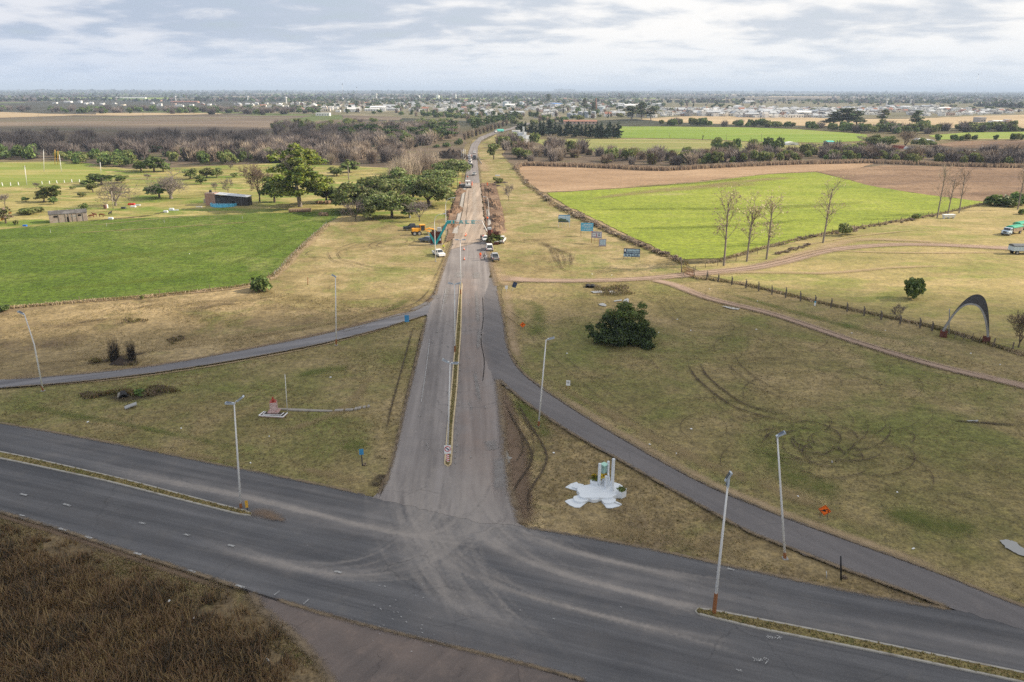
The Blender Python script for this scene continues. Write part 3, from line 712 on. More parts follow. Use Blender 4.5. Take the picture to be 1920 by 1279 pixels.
# ------------------------------------------------------------------ soil edges,tracks in the grass
r=RB(0.20)
for k in range(2):rib(r,[(955,840),(954,900),(972,960),(985,995)],[4,6,5,4],0);rib(r,[(938,720),(952,790),(964,850),(968,930),(975,985)],[2.5,4,5,4.5,3],0)
rib(r,[(712,945),(720,915),(735,880)],[1.2,1.5,1.0],0)
rib(r,[(560,909),(640,926),(705,942)],[.8,1.0,1.6],0)
rib(r,[(975,996),(1100,1014),(1250,1044),(1450,1087),(1650,1130),(1780,1152)],[2.5,1.6,1.2,1.2,1.2,.6],0)
rib(r,[(950,540),(957,600),(966,660),(990,700)],[4,3.5,2.5,1],1)
rib(r,[(925,500),(940,520),(955,540)],[5,6,4],1)
rib(r,[(905,455),(914,480),(925,505)],[6,5,5],1)
rib(r,[(0,712),(150,702),(300,685),(450,658),(600,627),(700,602),(780,580),(812,555),(822,520)],1.6,0)
rib(r,[(0,733),(300,703),(600,650),(790,597)],1.0,1)
rib(r,[(822,535),(838,490),(852,450),(860,415)],[2.5,3,3.5,3],1)
rib(r,[(995,706),(1070,757),(1160,812),(1310,896),(1460,961),(1610,1016),(1760,1071),(1920,1136)],2.2,1)
rib(r,[(-100,940),(120,1005),(360,1086),(470,1122)],1.2,0)
r.build('soil_shoulder',[M_SOIL,M_PATHL])

r=RB(0.24)
rib(r,[(930,521),(1000,527),(1100,527.5),(1200,524),(1282,517),(1340,511),(1400,505),(1470,491),(1550,471),(1650,461),(1750,460),(1900,467),(2200,480)],[9,5.5,5.2,5.2,6.5,7,7,7,6.5,6.5,6.5,8,8],0)
rib(r,[(1215,525),(1262,535),(1330,561),(1450,591),(1600,641),(1750,686),(1920,726),(2200,800)],[4,4.4,4.2,4,3.8,3.8,4,4],0)
rib(r,[(1300,519),(1400,512),(1550,513),(1680,503),(1800,500)],[3,4,4,3,2],1)
rib(r,[(1400,500),(1500,478),(1600,452),(1700,452),(1850,462)],[3,6,7,6,5],1)
rib(r,[(1520,470),(1700,475),(1900,474)],[2,3,3],1)
rib(r,[(1460,472),(1600,445),(1750,430)],[1.2,1.5,1.2],1)
rib(r,[(120,427),(200,421),(330,409),(480,402)],[1,1.6,1.6,1.2],1)
rib(r,[(0,352),(80,347),(150,342),(260,336),(380,331),(480,328),(620,324),(740,317)],[3,3.5,4,6,4,3,3,3],1)
rib(r,[(905,262),(886,276),(878,296),(874,320)],[4,4,5,5],1)
rib(r,[(898,300),(905,312),(913,325)],[6,10,8],1)
rib(r,[(905,455),(930,430),(925,400)],3,1)
rib(r,[(980,335),(1030,372),(1110,412),(1190,452),(1270,492)],2.6,1)
rib(r,[(1240,348),(1330,340),(1440,327),(1530,322)],3.0,1)
rib(r,[(615,424),(562,472),(524,512),(470,537),(300,556),(150,568),(0,581)],[4,4,3.5,2.5,2.2,2.2,2.2],1)
r.build('dirt_track',[M_PATHD,M_PATHL])
# two wheel lines inside the tracks
r=RB(0.27)
def twin(px,gap,w,mi=0):
    pts=catmull(W2(px),2.0)
    for s in (-1,1):
        o=[]
        for i,q in enumerate(pts):
            d=pts[min(i+1,len(pts)-1)]-pts[max(i-1,0)];d.normalize()
            o.append(q+Vector((-d.y,d.x,0))*gap*s)
        r.add(o,w,mi,curve=False)
twin([(940,523),(1000,528),(1100,527),(1200,523),(1282,516),(1400,504),(1470,490),(1550,470),(1650,460),(1750,459),(1900,466)],0.9,0.5)
twin([(1262,536),(1330,562),(1450,592),(1600,642),(1750,687),(1920,727)],0.8,0.4)
twin([(1340,520),(1500,556),(1650,590),(1800,622),(1920,650)],0.9,0.35)
twin([(625,478),(640,468),(680,456),(730,462),(770,455),(760,446),(720,452),(700,462),(730,470),(800,470)],1.1,0.35,1)
twin([(622,470),(632,488),(660,495),(700,505),(760,505),(800,500)],1.2,0.4,1)
twin([(1300,680),(1312,705),(1345,735),(1390,765),(1440,780),(1500,788)],1.0,0.6,1)
twin([(1365,665),(1380,690),(1420,720),(1460,740),(1510,750)],1.0,0.35)
twin([(1240,560),(1270,600),(1330,615),(1400,620),(1480,665)],1.0,0.22)
twin([(735,830),(745,770),(765,690),(785,610)],0.9,0.45,1)
twin([(955,750),(975,790),(1000,830),(1012,860),(1000,890),(975,930),(978,985)],0.9,0.5,1)
twin([(960,770),(985,810),(990,850),(970,880)],0.7,0.4,0)
twin([(905,560),(980,610),(1080,700),(1200,790),(1400,890)],1.0,0.2)
twin([(815,540),(805,555),(775,576),(700,592)],0.9,0.4,1)
twin([(848,452),(838,486),(828,510),(815,540)],0.9,0.4,0)
twin([(940,452),(975,455),(1010,450),(1040,452)],1.0,0.7,0)
rnd=random.Random(11)
def donuts(cx,cy,rx,n,w,mi=0,spread=1.0):
    c=P(cx,cy);
    for k in range(n):
        rr=rx*rnd.uniform(0.35,1.15);a0=rnd.uniform(0,2*PI);da=rnd.uniform(.8,2.8)
        ox,oy=rnd.gauss(0,spread*rx*0.35),rnd.gauss(0,spread*rx*0.35)
        pts=[(c.x+ox+rr*math.cos(a0+da*i/14)*(1+0.02*i),c.y+oy+rr*math.sin(a0+da*i/14)) for i in range(15)]
        r.add(pts,w*rnd.uniform(0.6,1.3),mi)
donuts(1535,835,7.0,30,0.26,0,1.5);donuts(1545,830,4.0,12,0.36,1,1.3)
donuts(1500,720,12,12,0.2,0,1.0);donuts(1330,600,6,9,0.22);donuts(1440,650,9,8,0.18);donuts(1640,700,12,9,0.17)
donuts(1760,820,10,7,0.18);donuts(1400,800,9,7,0.18);donuts(1250,700,8,4,0.15)
donuts(720,470,10,5,0.3);donuts(690,545,8,5,0.2)
# fan of spun wheel tracks by the billboards
for k in range(16):
    f=k/15
    a=(985+rnd.uniform(-8,20),452+rnd.uniform(-6,6));b=(1020+45*f,460+14*f+rnd.uniform(-3,3));c2=(1040+42*f*rnd.uniform(.7,1.1),485-8*f+rnd.uniform(-4,8));d2=(1050+20*f,500+rnd.uniform(-4,8))
    rib(r,[a,b,c2,d2],rnd.uniform(.16,.3),0)
rib(r,[(1030,460),(1042,490),(1060,508),(1110,518)],.4,0);rib(r,[(1045,470),(1055,505),(1085,512)],.35,0)
for k in range(9):donuts(1025+k*5,470+k*3.2,4.2,2,.22,0,.5)
donuts(1000,455,3.5,4,.3);donuts(1060,492,5,4,.22)
for k in range(40):# stray single tracks over the lawn
    x,y=rnd.uniform(1000,1850),rnd.uniform(560,940);a=rnd.uniform(-0.9,0.2);L=rnd.uniform(20,110)
    rib(r,[(x,y),(x+L*.5,y-L*.25*math.sin(a)+rnd.uniform(-6,6)),(x+L,y-L*.5*math.sin(a))],rnd.uniform(.12,.22))
for k in range(26):
    x,y=rnd.uniform(120,700),rnd.uniform(560,640);L=rnd.uniform(20,90)
    if y > 700-(x)*0.14-60:continue
    rib(r,[(x,y),(x+L*.5,y-L*.08+rnd.uniform(-3,3)),(x+L,y-L*.13)],rnd.uniform(.3,1.1))
r.build('wheel_ruts',[M_RUT,M_RUTD])

# darker and greener patches of the verges
r=RB(0.17)
for pts,w,mi in (
    ([(150,686),(200,678),(240,668),(290,660)],[1,2.5,3.0,.8],0),
    ([(150,746),(200,742),(250,748),(330,730)],[2,3.5,4.5,3.5],0),
    ([(235,765),(250,760)],[3,2],0),
    ([(700,916),(722,890)],[2.2,2.8],0),([(706,860),(726,862)],[.8,.6],0),
    ([(1090,532),(1115,538),(1160,552)],[3,5,4],0),([(1780,790),(1920,800)],[1,1.4],0),
    ([(550,706),(620,694),(660,690)],[3,5,3],1),
    ([(150,416),(250,408),(300,402)],[2.0,4,2],0),([(290,402),(310,398)],[3,2],0),
    ([(710,590),(745,575),(765,560)],[2,4,2.5],1),([(960,745),(1010,800),(1030,830)],[2,4,3],1),
    ([(20,755),(120,778),(250,800),(480,850)],[2,3,2,2],1),([(640,845),(690,830)],[4,5],1),
    ([(1640,960),(1760,985),(1850,990)],[4,7,5],1),([(1420,830),(1500,900),(1600,930)],[5,8,6],1),
    ([(1150,640),(1240,650)],[4,5],1),([(960,560),(1010,580),(1000,640)],[4,5,4],1),([(1330,540),(1450,575),(1600,615),(1760,655)],[3,4,5,6],1),
    ([(1000,700),(1150,780),(1300,860),(1480,930),(1700,1020)],[2,3,4,4,3],2),([(420,640),(600,610),(740,572)],[2,3,2],2),([(0,690),(200,668),(420,640)],[2,3,2],2),
    ([(560,880),(680,905)],[2,3],2),([(500,820),(640,770),(700,700)],[3,3,2],2),([(60,815),(300,845),(500,880)],[1.5,2,2],2),
    ([(1060,980),(1250,1010),(1420,1055)],[3,3,2],2),
    ([(200,352),(330,345),(450,340)],[3,4,3],1),([(40,395),(160,400),(260,388)],[4,5,4],1),([(270,375),(400,370)],[4,5],1),([(420,345),(520,338)],[5,5],1),([(620,330),(740,326)],[10,9],1),([(540,386),(640,380)],[6,5],1),
    ([(30,402),(80,398)],[4,3],0),
):rib(r,pts,w,mi)
for px,w,mi in (([(1090,376),(1200,362),(1330,350),(1450,344)],[5,14,20,14],2),([(1300,352),(1400,340),(1500,332)],[6,16,10],2),([(1150,352),(1300,344),(1430,332)],[4,9,5],1),([(1060,395),(1250,392),(1450,390),(1650,378)],[6,10,12,8],3),([(1150,430),(1350,425),(1540,412)],[4,8,5],3),
                  ([(20,500),(150,490),(330,470),(480,450)],[5,9,9,6],3),([(60,545),(240,530),(420,510)],[4,7,4],3),([(420,500),(500,470),(560,440)],[3,5,3],1),([(520,500),(560,468),(600,430)],[1.5,2.5,1.5],2),([(100,440),(300,428),(500,415)],[2,3,2],2)):rib(r,px,w,mi)
r.build('ground_patches',[M_BURNT,M_GREENP,M_DRYP,ribbon_mat('thin_crop',(0.150,0.185,0.035),(0.115,0.155,0.028),0.55,0.0,0.12,0.95,0.8,(0.36,0.6))])

# ------------------------------------------------------------------ the road works:excavated margins beyond the portal
Z=0.405
M_SANDY=asphalt('milled_road',(0.29,0.228,0.178),(0.38,0.305,0.240),(0.23,0.172,0.130),0.1,0.5,0.2,0.02,0.25)
sheet('milled_road',[(846,470),(853,442),(860,410),(867,376),(873,346),(900,344),(904,380),(908,420),(913,452)],nz(),M_SANDY,0.45,0.7,3)
sheet('dug_margin',[(834,458),(840,440),(841,410),(851,382),(860,356),(864,343),(873,343),(868,368),(862,400),(856,428),(850,450)],nz(),M_DIRT,0.4,0.6,1.5)
sheet('dug_margin.001',[(902,345),(929,345),(938,380),(945,410),(946,432),(920,436),(912,440),(908,400)],nz(),M_DIRT,0.4,0.6,1.5)
r=RB(0.44)
rib(r,[(873,346),(869,366),(864,392),(858,420),(853,440)],1.9,0)
rib(r,[(914,395),(917,416),(918,430)],1.3,0)
rib(r,[(889,346),(890,380),(891,420),(890,450)],3.0,2);
r.build('new_concrete_strip',[ribbon_mat('fresh_concrete',(0.44,0.41,0.375),(0.36,0.335,0.305),0.95,0.8,0.3,0.9,0.15,(0.35,0.6),0),M_PATHD,ribbon_mat('pale_grit',(0.50,0.44,0.38),(0.42,0.36,0.30),0.6,0.05,0.2,0.95,0.4)])
r=RB(0.455)
for pts,w in (([(871,346),(866,366),(861,390),(854,420),(848,446)],.55),([(876,346),(872,366),(868,392),(862,420),(857,443)],.6),([(880,352),(877,385),(873,420),(871,440)],.3),([(909,346),(910,375),(914,402),(915,430)],.7),([(914,346),(917,375),(921,405)],.35),([(848,444),(870,440)],.3),([(850,459.5),(920,459)],.0)):
    if isinstance(w,float) and w > 0:rib(r,pts,w)
r.build('trench_edges',M_BURNT)

# ------------------------------------------------------------------ kerbed medians
M_CONC=plain('kerb_concrete',(0.36,0.34,0.30),0.85,0.2,1.2,dirt=(0.16,0.13,0.10),dirt_amt=0.4)
M_KYEL=plain('kerb_faded_yellow',(0.52,0.42,0.26),0.8,0.2,1.0,dirt=(0.26,0.20,0.14),dirt_amt=0.3)
M_MED=ground_mat('median_grass',((0.155,0.122,0.058),(0.215,0.172,0.078),(0.29,0.23,0.115)),(0.11,0.125,0.035),(0.05,0.3,2.0),0.5,blot=0.3)
def median(px,kmat,h=0.14,w=0.2,curved=True):
    pts=[Vector((q.x,q.y,0)) for q in W2(px)]
    loop=catmull(pts,1.0,True) if curved else densify(pts,1.0)
    n=len(loop);area=sum(loop[i].x*loop[(i+1) % n].y-loop[(i+1) % n].x*loop[i].y for i in range(n))
    if area < 0:loop.reverse()
    inner=[]
    for i,q in enumerate(loop):
        d=(loop[(i+1) % n]-loop[i-1]).normalized();inner.append(q+Vector((-d.y,d.x,0))*w)
    z0=0.28;z1=0.30+h
    me=bpy.data.meshes.new('median')
    me.from_pydata([(q.x,q.y,z1-0.03+0.02*mnoise.noise(q*0.8)) for q in inner],[],[list(range(n))]);me.materials.append(M_MED);me.update()
    o=tag(link('median',me),kind='structure')
    k=MB()
    k.add([(q.x,q.y,z0) for q in loop]+[(q.x,q.y,z1) for q in loop]+[(q.x,q.y,z1) for q in inner]+[(q.x,q.y,z1-.08) for q in inner],
          [(i,(i+1) % n,n+(i+1) % n,n+i) for i in range(n)]+[(n+i,n+(i+1) % n,2*n+(i+1) % n,2*n+i) for i in range(n)]+[(2*n+i,2*n+(i+1) % n,3*n+(i+1) % n,3*n+i) for i in range(n)])
    k.build('kerb',kmat,o)
    return o,inner
MEDS=[]
MEDS.append(median([(-300,792),(0,851),(120,877),(240,905),(350,934),(430,955),(462,963),(474,968),(470,973),(450,971),(330,941),(200,908),(100,886),(0,865),(-300,806)],M_CONC))
MEDS.append(median([(1302,1153),(1308,1147),(1330,1149),(1420,1166),(1523,1186),(1620,1206),(1726,1228),(1920,1268),(2200,1326),(3300,1545),(3300,1590),(2200,1350),(1920,1289),(1726,1248),(1620,1226),(1520,1206),(1420,1186),(1341,1167),(1308,1159)],M_CONC))
MEDS.append(median([(833,876),(834,860),(839,800),(845,740),(850,680),(855,620),(860,560),(862,535),(864,532),(867,535),(866,560),(865,620),(861,680),(857,740),(851,800),(848,860),(846,876),(840,880)],M_KYEL))
r=RB(0.475)
rib(r,[(466,967),(500,970),(540,985)],[1.5,2.5,.5]);r.build('soil_spill',M_SOIL)
# ------------------------------------------------------------------ vegetation
L_DARK=leafm('leaf_dark',(0.065,0.107,0.032),(0.114,0.162,0.049),0.22)
L_MID=leafm('leaf_mid',(0.132,0.189,0.050),(0.215,0.272,0.079),0.28)
L_OLIVE=leafm('leaf_olive',(0.164,0.180,0.066),(0.258,0.258,0.097),0.28)
L_LIME=leafm('leaf_lime',(0.185,0.228,0.034),(0.284,0.301,0.050),0.32)
L_PALE=leafm('leaf_pale',(0.214,0.262,0.117),(0.310,0.338,0.159),0.30)
L_BLACK=leafm('leaf_blackgreen',(0.027,0.045,0.025),(0.050,0.073,0.035),0.15)
L_CONI=leafm('leaf_conifer',(0.026,0.044,0.028),(0.046,0.070,0.038),0.12)
L_RUST=leafm('leaf_rust',(0.26,0.115,0.025),(0.34,0.18,0.04),0.3)
L_BUFF=leafm('leaf_buff',(0.42,0.36,0.21),(0.55,0.48,0.30),0.35)
L_DRY=leafm('twig_brown',(0.150,0.105,0.078),(0.215,0.160,0.118),0.15)
L_TGREY=leafm('twig_grey',(0.158,0.132,0.124),(0.236,0.200,0.181),0.12)
L_TPURP=leafm('twig_purple',(0.110,0.090,0.090),(0.165,0.136,0.128),0.12)
L_TPALE=leafm('twig_pale',(0.36,0.295,0.235),(0.47,0.39,0.31),0.12)
L_TBEIGE=leafm('twig_beige',(0.26,0.205,0.165),(0.34,0.275,0.215),0.12)
L_STRAW=leafm('reed_straw',(0.42,0.325,0.225),(0.54,0.43,0.30),0.3)
L_DKGRASS=leafm('tall_grass_brown',(0.165,0.098,0.053),(0.245,0.155,0.086),0.25)
L_DKGRASS2=leafm('tall_grass_rust',(0.175,0.110,0.052),(0.245,0.165,0.082),0.25)
L_DKGRASS3=leafm('tall_grass_dark',(0.050,0.040,0.026),(0.085,0.065,0.040),0.2)
B_BARK=plain('bark',(0.115,0.088,0.068),0.9,0.3,1.5)
B_GREY=plain('bark_grey',(0.235,0.200,0.170),0.9,0.3,1.5)
B_PALE=plain('bark_pale',(0.42,0.36,0.29),0.9,0.2,1.5)
B_BLACK=plain('bark_charred',(0.035,0.030,0.027),0.9,0.3,1.5)

def leaf_quads(C,N,size,rs,asp=1.0,jitter=0.9):
    """quads of the given size centred on C, facing roughly along N"""
    n=len(C)
    Nn=N+rs.normal(0,jitter,(n,3));Nn /=np.linalg.norm(Nn,axis=1,keepdims=True)+1e-9
    T=np.cross(Nn,rs.normal(0,1,(n,3)));T /=np.linalg.norm(T,axis=1,keepdims=True)+1e-9
    Bv=np.cross(Nn,T)
    s=(size*rs.uniform(0.55,1.35,n))[:,None]*0.5
    k=rs.uniform(0.55,1.0,(n,1))
    V=np.stack([C-T*s*asp-Bv*s*k,C+T*s*asp*k-Bv*s,C+T*s*asp+Bv*s*k,C-T*s*asp*k+Bv*s],1).reshape(-1,3)
    return V
def crown(name,blobs,n,size,mats,seed,hollow=0.62,jitter=0.9,floor=0.15,wts=None,drop=0.0):
    """a crown of many leaf clumps spread through lobes; blobs = (x, y, z, rx, rz)"""
    rs=np.random.RandomState(seed)
    Bl=np.array(blobs,float)
    w=Bl[:,3]**2;w /=w.sum()
    idx=rs.choice(len(Bl),n,p=w)
    D=rs.normal(0,1,(n,3));D /=np.linalg.norm(D,axis=1,keepdims=True)
    D[:,2]=np.where(D[:,2] < -0.35,-D[:,2]*0.6,D[:,2])
    rad=hollow+(1.06-hollow)*rs.uniform(0,1,n)**0.6
    lump=1+0.16*np.sin(D[:,0]*5+idx*1.7)*np.cos(D[:,1]*6+idx)+0.1*np.sin(D[:,2]*9+idx*2.3)
    C=Bl[idx,:3]+D*np.stack([Bl[idx,3],Bl[idx,3],Bl[idx,4]],1)*(rad*lump)[:,None]
    C[:,2] -=drop*rs.uniform(0,1,n)**2
    keep=C[:,2] > floor;C=C[keep];D=D[keep];idx=idx[keep]
    V=leaf_quads(C,D,size,rs,1.0,jitter)
    M=len(C);Fq=np.arange(M*4).reshape(M,4)
    mi=(rs.uniform(0,1,M)*len(mats)*0.55+(np.sin(idx*12.9)*0.5+0.5)*len(mats)*0.45).astype(int) % len(mats)
    return np_mesh(name,V,Fq,mats,mi)
def prisms(segs,n=4):
    """segs: list of (p0, p1, r0, r1) -> vertices and quads"""
    A=np.array([s[0] for s in segs],float);Bq=np.array([s[1] for s in segs],float)
    r0=np.array([s[2] for s in segs])[:,None];r1=np.array([s[3] for s in segs])[:,None]
    d=Bq-A;d /=np.linalg.norm(d,axis=1,keepdims=True)+1e-9
    ref=np.where(np.abs(d[:,2:3]) < 0.9,np.array([[0,0,1.0]]),np.array([[1.0,0,0]]))
    a=np.cross(d,ref);a /=np.linalg.norm(a,axis=1,keepdims=True)+1e-9;b=np.cross(d,a)
    V=[]
    for base,r in ((A,r0),(Bq,r1)):
        for k in range(n):
            q=2*PI*k/n;V.append(base+(a*math.cos(q)+b*math.sin(q))*r)
    V=np.stack(V,1).reshape(-1,3);m=len(segs)
    F=[]
    o=np.arange(m)*2*n
    for k in range(n):F.append(np.stack([o+k,o+(k+1) % n,o+n+(k+1) % n,o+n+k],1))
    return V,np.concatenate(F)
def branches(seed,h,trunk_h,r,levels=4,kids=(4,4,4,3),spread=0.6,up=0.25,lenf=0.62,tips=None,L1=None,leader=False,twist=0.25,minr=0.03,wob=0.15):
    rg=random.Random(seed);segs=[]
    def grow(p,d,L,rad,lev):
        n=3 if lev < 2 else 2
        pts=[p]
        for i in range(n):
            wb=wob*(.3 if lev==0 else 1);d2=(d+Vector((rg.gauss(0,wb),rg.gauss(0,wb),rg.gauss(0,wb*0.5)+up*0.12))).normalized()
            q=pts[-1]+d2*(L/n);segs.append((pts[-1],q,max(minr,rad*(1-0.45*i/n)),max(minr*0.7,rad*(1-0.45*(i+1)/n))));pts.append(q);d=d2
        if lev >=levels:
            if tips is not None:tips.append(pts[-1])
            return
        k=kids[min(lev,len(kids)-1)]
        for j in range(k):
            f=rg.uniform(0.45,1.0) if lev else rg.uniform(0.75,1.0)
            if leader and lev==0:f=rg.uniform(0.30,1.0)
            b=pts[0].lerp(pts[-1],f) if n < 2 else pts[min(n-1,int(f*n))].lerp(pts[min(n,int(f*n)+1)],(f*n) % 1)
            az=2*PI*(j/k)+rg.uniform(-0.6,0.6);an=spread*rg.uniform(0.6,1.3)
            ax=d.orthogonal().normalized();ax.rotate(Matrix.Rotation(az,3,d))
            nd=(d*math.cos(an)+ax*math.sin(an)+Vector((0,0,up))).normalized()
            grow(b,nd,(L1 if L1 and lev==0 else L*lenf)*rg.uniform(0.75,1.2),rad*(0.3 if leader and lev==0 else 0.5),lev+1)
    if leader:grow(Vector((0,0,0)),Vector((0,0,1)),h*0.9,r,0)
    else:grow(Vector((0,0,0)),Vector((rg.gauss(0,0.06),rg.gauss(0,0.06),1)),trunk_h,r,0)
    zmax=max(s[1].z for s in segs)
    k=h/zmax if zmax > h*1.15 or zmax < h*0.85 else 1
    if k !=1:segs=[(a*k,b*k,x,y) for a,b,x,y in segs];
    if tips is not None and k !=1:tips[:]=[q*k for q in tips]
    return segs
def seg_mesh(name,segs,mats,n=4,mi=None):
    V,F=prisms(segs,n);return np_mesh(name,V,F,mats)
def bare_proto(name,seed,h,trunk_h,r,mat,tw,split=0.09,**kw):
    """trunk and limbs in one part, the fine branches as the crown"""
    tips=[]
    segs=branches(seed,h,trunk_h,r,tips=tips,**kw)
    thick=[s for s in segs if s[2] >=split];thin=[s for s in segs if s[2] < split]
    rg=random.Random(seed+5)
    ex=[]
    for q in tips:
        for _ in range(3):
            d=Vector((rg.gauss(0,0.5),rg.gauss(0,0.5),rg.uniform(0.1,1.0)))*h*0.05
            ex.append((q,q+d,0.028,0.012))
    return [('trunk',seg_mesh(name+'_trunk',thick,[mat],6)),('crown',seg_mesh(name+'_crown',thin+ex,[tw],3))],tips
def trunk_mesh(seed,h,r,limbs,reach,mat,lean=0.0,zl=0.35):
    rg=random.Random(seed);mb=[]
    p=Vector((0,0,-0.2));q=Vector((lean*h*zl,rg.gauss(0,0.2),h*zl));mb.append((p,q,r*1.25,r*0.85))
    for k in range(limbs):
        a=2*PI*k/limbs+rg.uniform(-.4,.4);e=Vector((q.x+math.cos(a)*reach*rg.uniform(.35,.6),q.y+math.sin(a)*reach*rg.uniform(.35,.6),h*rg.uniform(.6,.8)))
        m1=q.lerp(e,.5)+Vector((0,0,-h*.04));mb +=[(q,m1,r*.6,r*.42),(m1,e,r*.42,r*.2)]
        for _ in range(2):
            f=e+Vector((rg.gauss(0,reach*.22),rg.gauss(0,reach*.22),h*.12));mb.append((e,f,r*.2,r*.08))
    return seg_mesh('trunk',mb,[mat],7)

PROTO={}
def stand(protos,name,x,y,rz,s,label,cat,group=None,sz=None):
    """one plant as a thing: an empty with its trunk and crown"""
    root=thing(name,(x,y,0),rz,label,cat,group)
    root.scale=(s,s,s if sz is None else sz)
    for nm,me in protos:link(nm,me,root)
    return root
def stand1(me,name,x,y,rz,s,label,cat,group=None,sz=None):
    """one small or far plant as a single mesh"""
    o=link(name,me,None,(x,y,0),rz);o.scale=(s,s,s if sz is None else sz)
    return tag(o,label,cat,group)

# --- prototypes (unit sizes noted)
def umbrella(seed,n=7800,size=0.44,mats=None,h=9.0,R0=6.0):
    rg=random.Random(seed);bl=[]
    for k in range(26):
        a=rg.uniform(0,2*PI);d=R0*0.80*math.sqrt(rg.uniform(0,1));r_=R0*rg.uniform(.22,.40)
        bl.append((d*math.cos(a),d*math.sin(a),h*(0.84-0.40*(d/R0)**2)*rg.uniform(.52,1.03)-r_*.2,r_,r_*.75))
    return [('trunk',trunk_mesh(seed,h,0.38,5,R0,B_BARK,0,.2)),('crown',crown('crown',bl,n,size,mats or [L_MID,L_PALE,L_MID,L_OLIVE,L_DARK],seed,0.72))]
PROTO['umbrella']=[umbrella(s) for s in (1,2,3)]
PROTO['umbrella_pale']=[umbrella(s,7400,0.44,[L_MID,L_PALE,L_MID,L_OLIVE]) for s in (4,5)]
def euc(seed):
    rg=random.Random(seed);bl=[]
    h,R0=21.0,8.5
    for k in range(58):
        z=h*rg.uniform(0.20,0.97);f=(z/h)
        R1=R0*(1.0-0.85*max(0,(f-0.42)/0.58)**1.4)*(0.75 if f < 0.35 else 1)
        a=rg.uniform(0,2*PI);d=R1*math.sqrt(rg.uniform(0.08,1));r_=rg.uniform(0.9,2.1)
        bl.append((d*math.cos(a),d*math.sin(a),z,r_,r_*.8))
    bl +=[(0.6,0,h*0.98,1.3,1.2),(-2.5,0,h*.90,1.2,.9),(0,0,h*.6,3.2,4.0),(0,0,h*.42,4.0,3.0)]
    segs=branches(seed,h*0.95,h*0.45,0.55,levels=2,kids=(6,5),spread=0.5,up=0.3,minr=0.07)
    return [('trunk',seg_mesh('trunk',segs,[B_GREY],7)),('crown',crown('crown',bl,11500,0.54,[L_MID,L_LIME,L_LIME,L_OLIVE,L_DARK],seed,0.4,1.0))]
PROTO['euc']=[euc(21)]
def bushy(seed,n=700,size=0.45,mats=None,flat=0.8,nb=9,floor=0.05,hollow=.6):
    """unit: about 2 m radius, 2.6 m tall, foliage down to the ground"""
    rg=random.Random(seed);bl=[(0,0,1.1,1.3,1.2)]
    for k in range(nb):
        a=rg.uniform(0,2*PI);d=rg.uniform(.5,1.35);r_=rg.uniform(.5,.95)
        bl.append((d*math.cos(a),d*math.sin(a),rg.uniform(.5,1.9),r_,r_*flat))
    return crown('foliage',bl,n,size,mats or [L_DARK,L_MID],seed,hollow,0.9,floor)
def tree_small(seed,n=1300,size=0.38,mats=None,h=5.0,R0=2.3,bark=None):
    rg=random.Random(seed);bl=[]
    for k in range(15):
        a=rg.uniform(0,2*PI);d=R0*.62*math.sqrt(rg.uniform(0,1));r_=R0*rg.uniform(.26,.46)
        bl.append((d*math.cos(a),d*math.sin(a),h*rg.uniform(.26,.84),r_,r_*.95))
    return [('trunk',trunk_mesh(seed,h,0.16,3,R0,bark or B_BARK)),('crown',crown('crown',bl,n,size,mats or [L_MID,L_OLIVE],seed,.4))]
PROTO['bush_dark']=[bushy(s,900,.42,[L_DARK,L_DARK,L_MID]) for s in (31,32,33)]
PROTO['bush_mid']=[bushy(s,800,.42,[L_MID,L_OLIVE]) for s in (34,35,36)]
PROTO['bush_lime']=[bushy(s,800,.42,[L_LIME,L_OLIVE,L_MID]) for s in (37,38)]
PROTO['bush_dry']=[bushy(s,700,.34,[L_DRY,L_TBEIGE,L_STRAW],.7,9,.05,.35) for s in (39,40)]
PROTO['small']=[tree_small(s) for s in (41,42,43)]
PROTO['small_dark']=[tree_small(s,750,.5,[L_DARK,L_MID]) for s in (44,45)]
PROTO['small_rust']=[tree_small(46,520,.42,[L_RUST,L_OLIVE,L_DRY,L_DRY])]
PROTO['pine']=[[('trunk',trunk_mesh(s,11,.3,4,4,B_BARK,0,.45)),('crown',crown('crown',[(random.Random(s*9+k).gauss(0,1.8),random.Random(s*7+k).gauss(0,1.8),11*random.Random(s*5+k).uniform(.42,.92),random.Random(s*3+k).uniform(1.2,2.3),random.Random(s*2+k).uniform(.8,1.4)) for k in range(13)],1100,.75,[L_BLACK,L_DARK,L_DARK],s,.55))] for s in (51,52,53)]
def conifer(seed,h=15,R0=3.4,n=900,mats=None):
    rg=random.Random(seed);bl=[]
    for k in range(16):
        f=k/15;a=rg.uniform(0,2*PI);R1=R0*(1-f)**.75+.3
        bl.append((R1*.45*math.cos(a),R1*.45*math.sin(a),h*(.10+.88*f),R1*.72,h*.06))
    return [('trunk',seg_mesh('trunk',[(Vector((0,0,0)),Vector((0,0,h*.7)),.28,.1)],[B_BARK],6)),('crown',crown('crown',bl,n,.85,mats or [L_CONI,L_CONI,L_BLACK],seed,.45,.9,.5))]
PROTO['conifer']=[conifer(s) for s in (61,62,63)]
PROTO['cypress']=[conifer(s,14,1.5,380) for s in (64,65)]
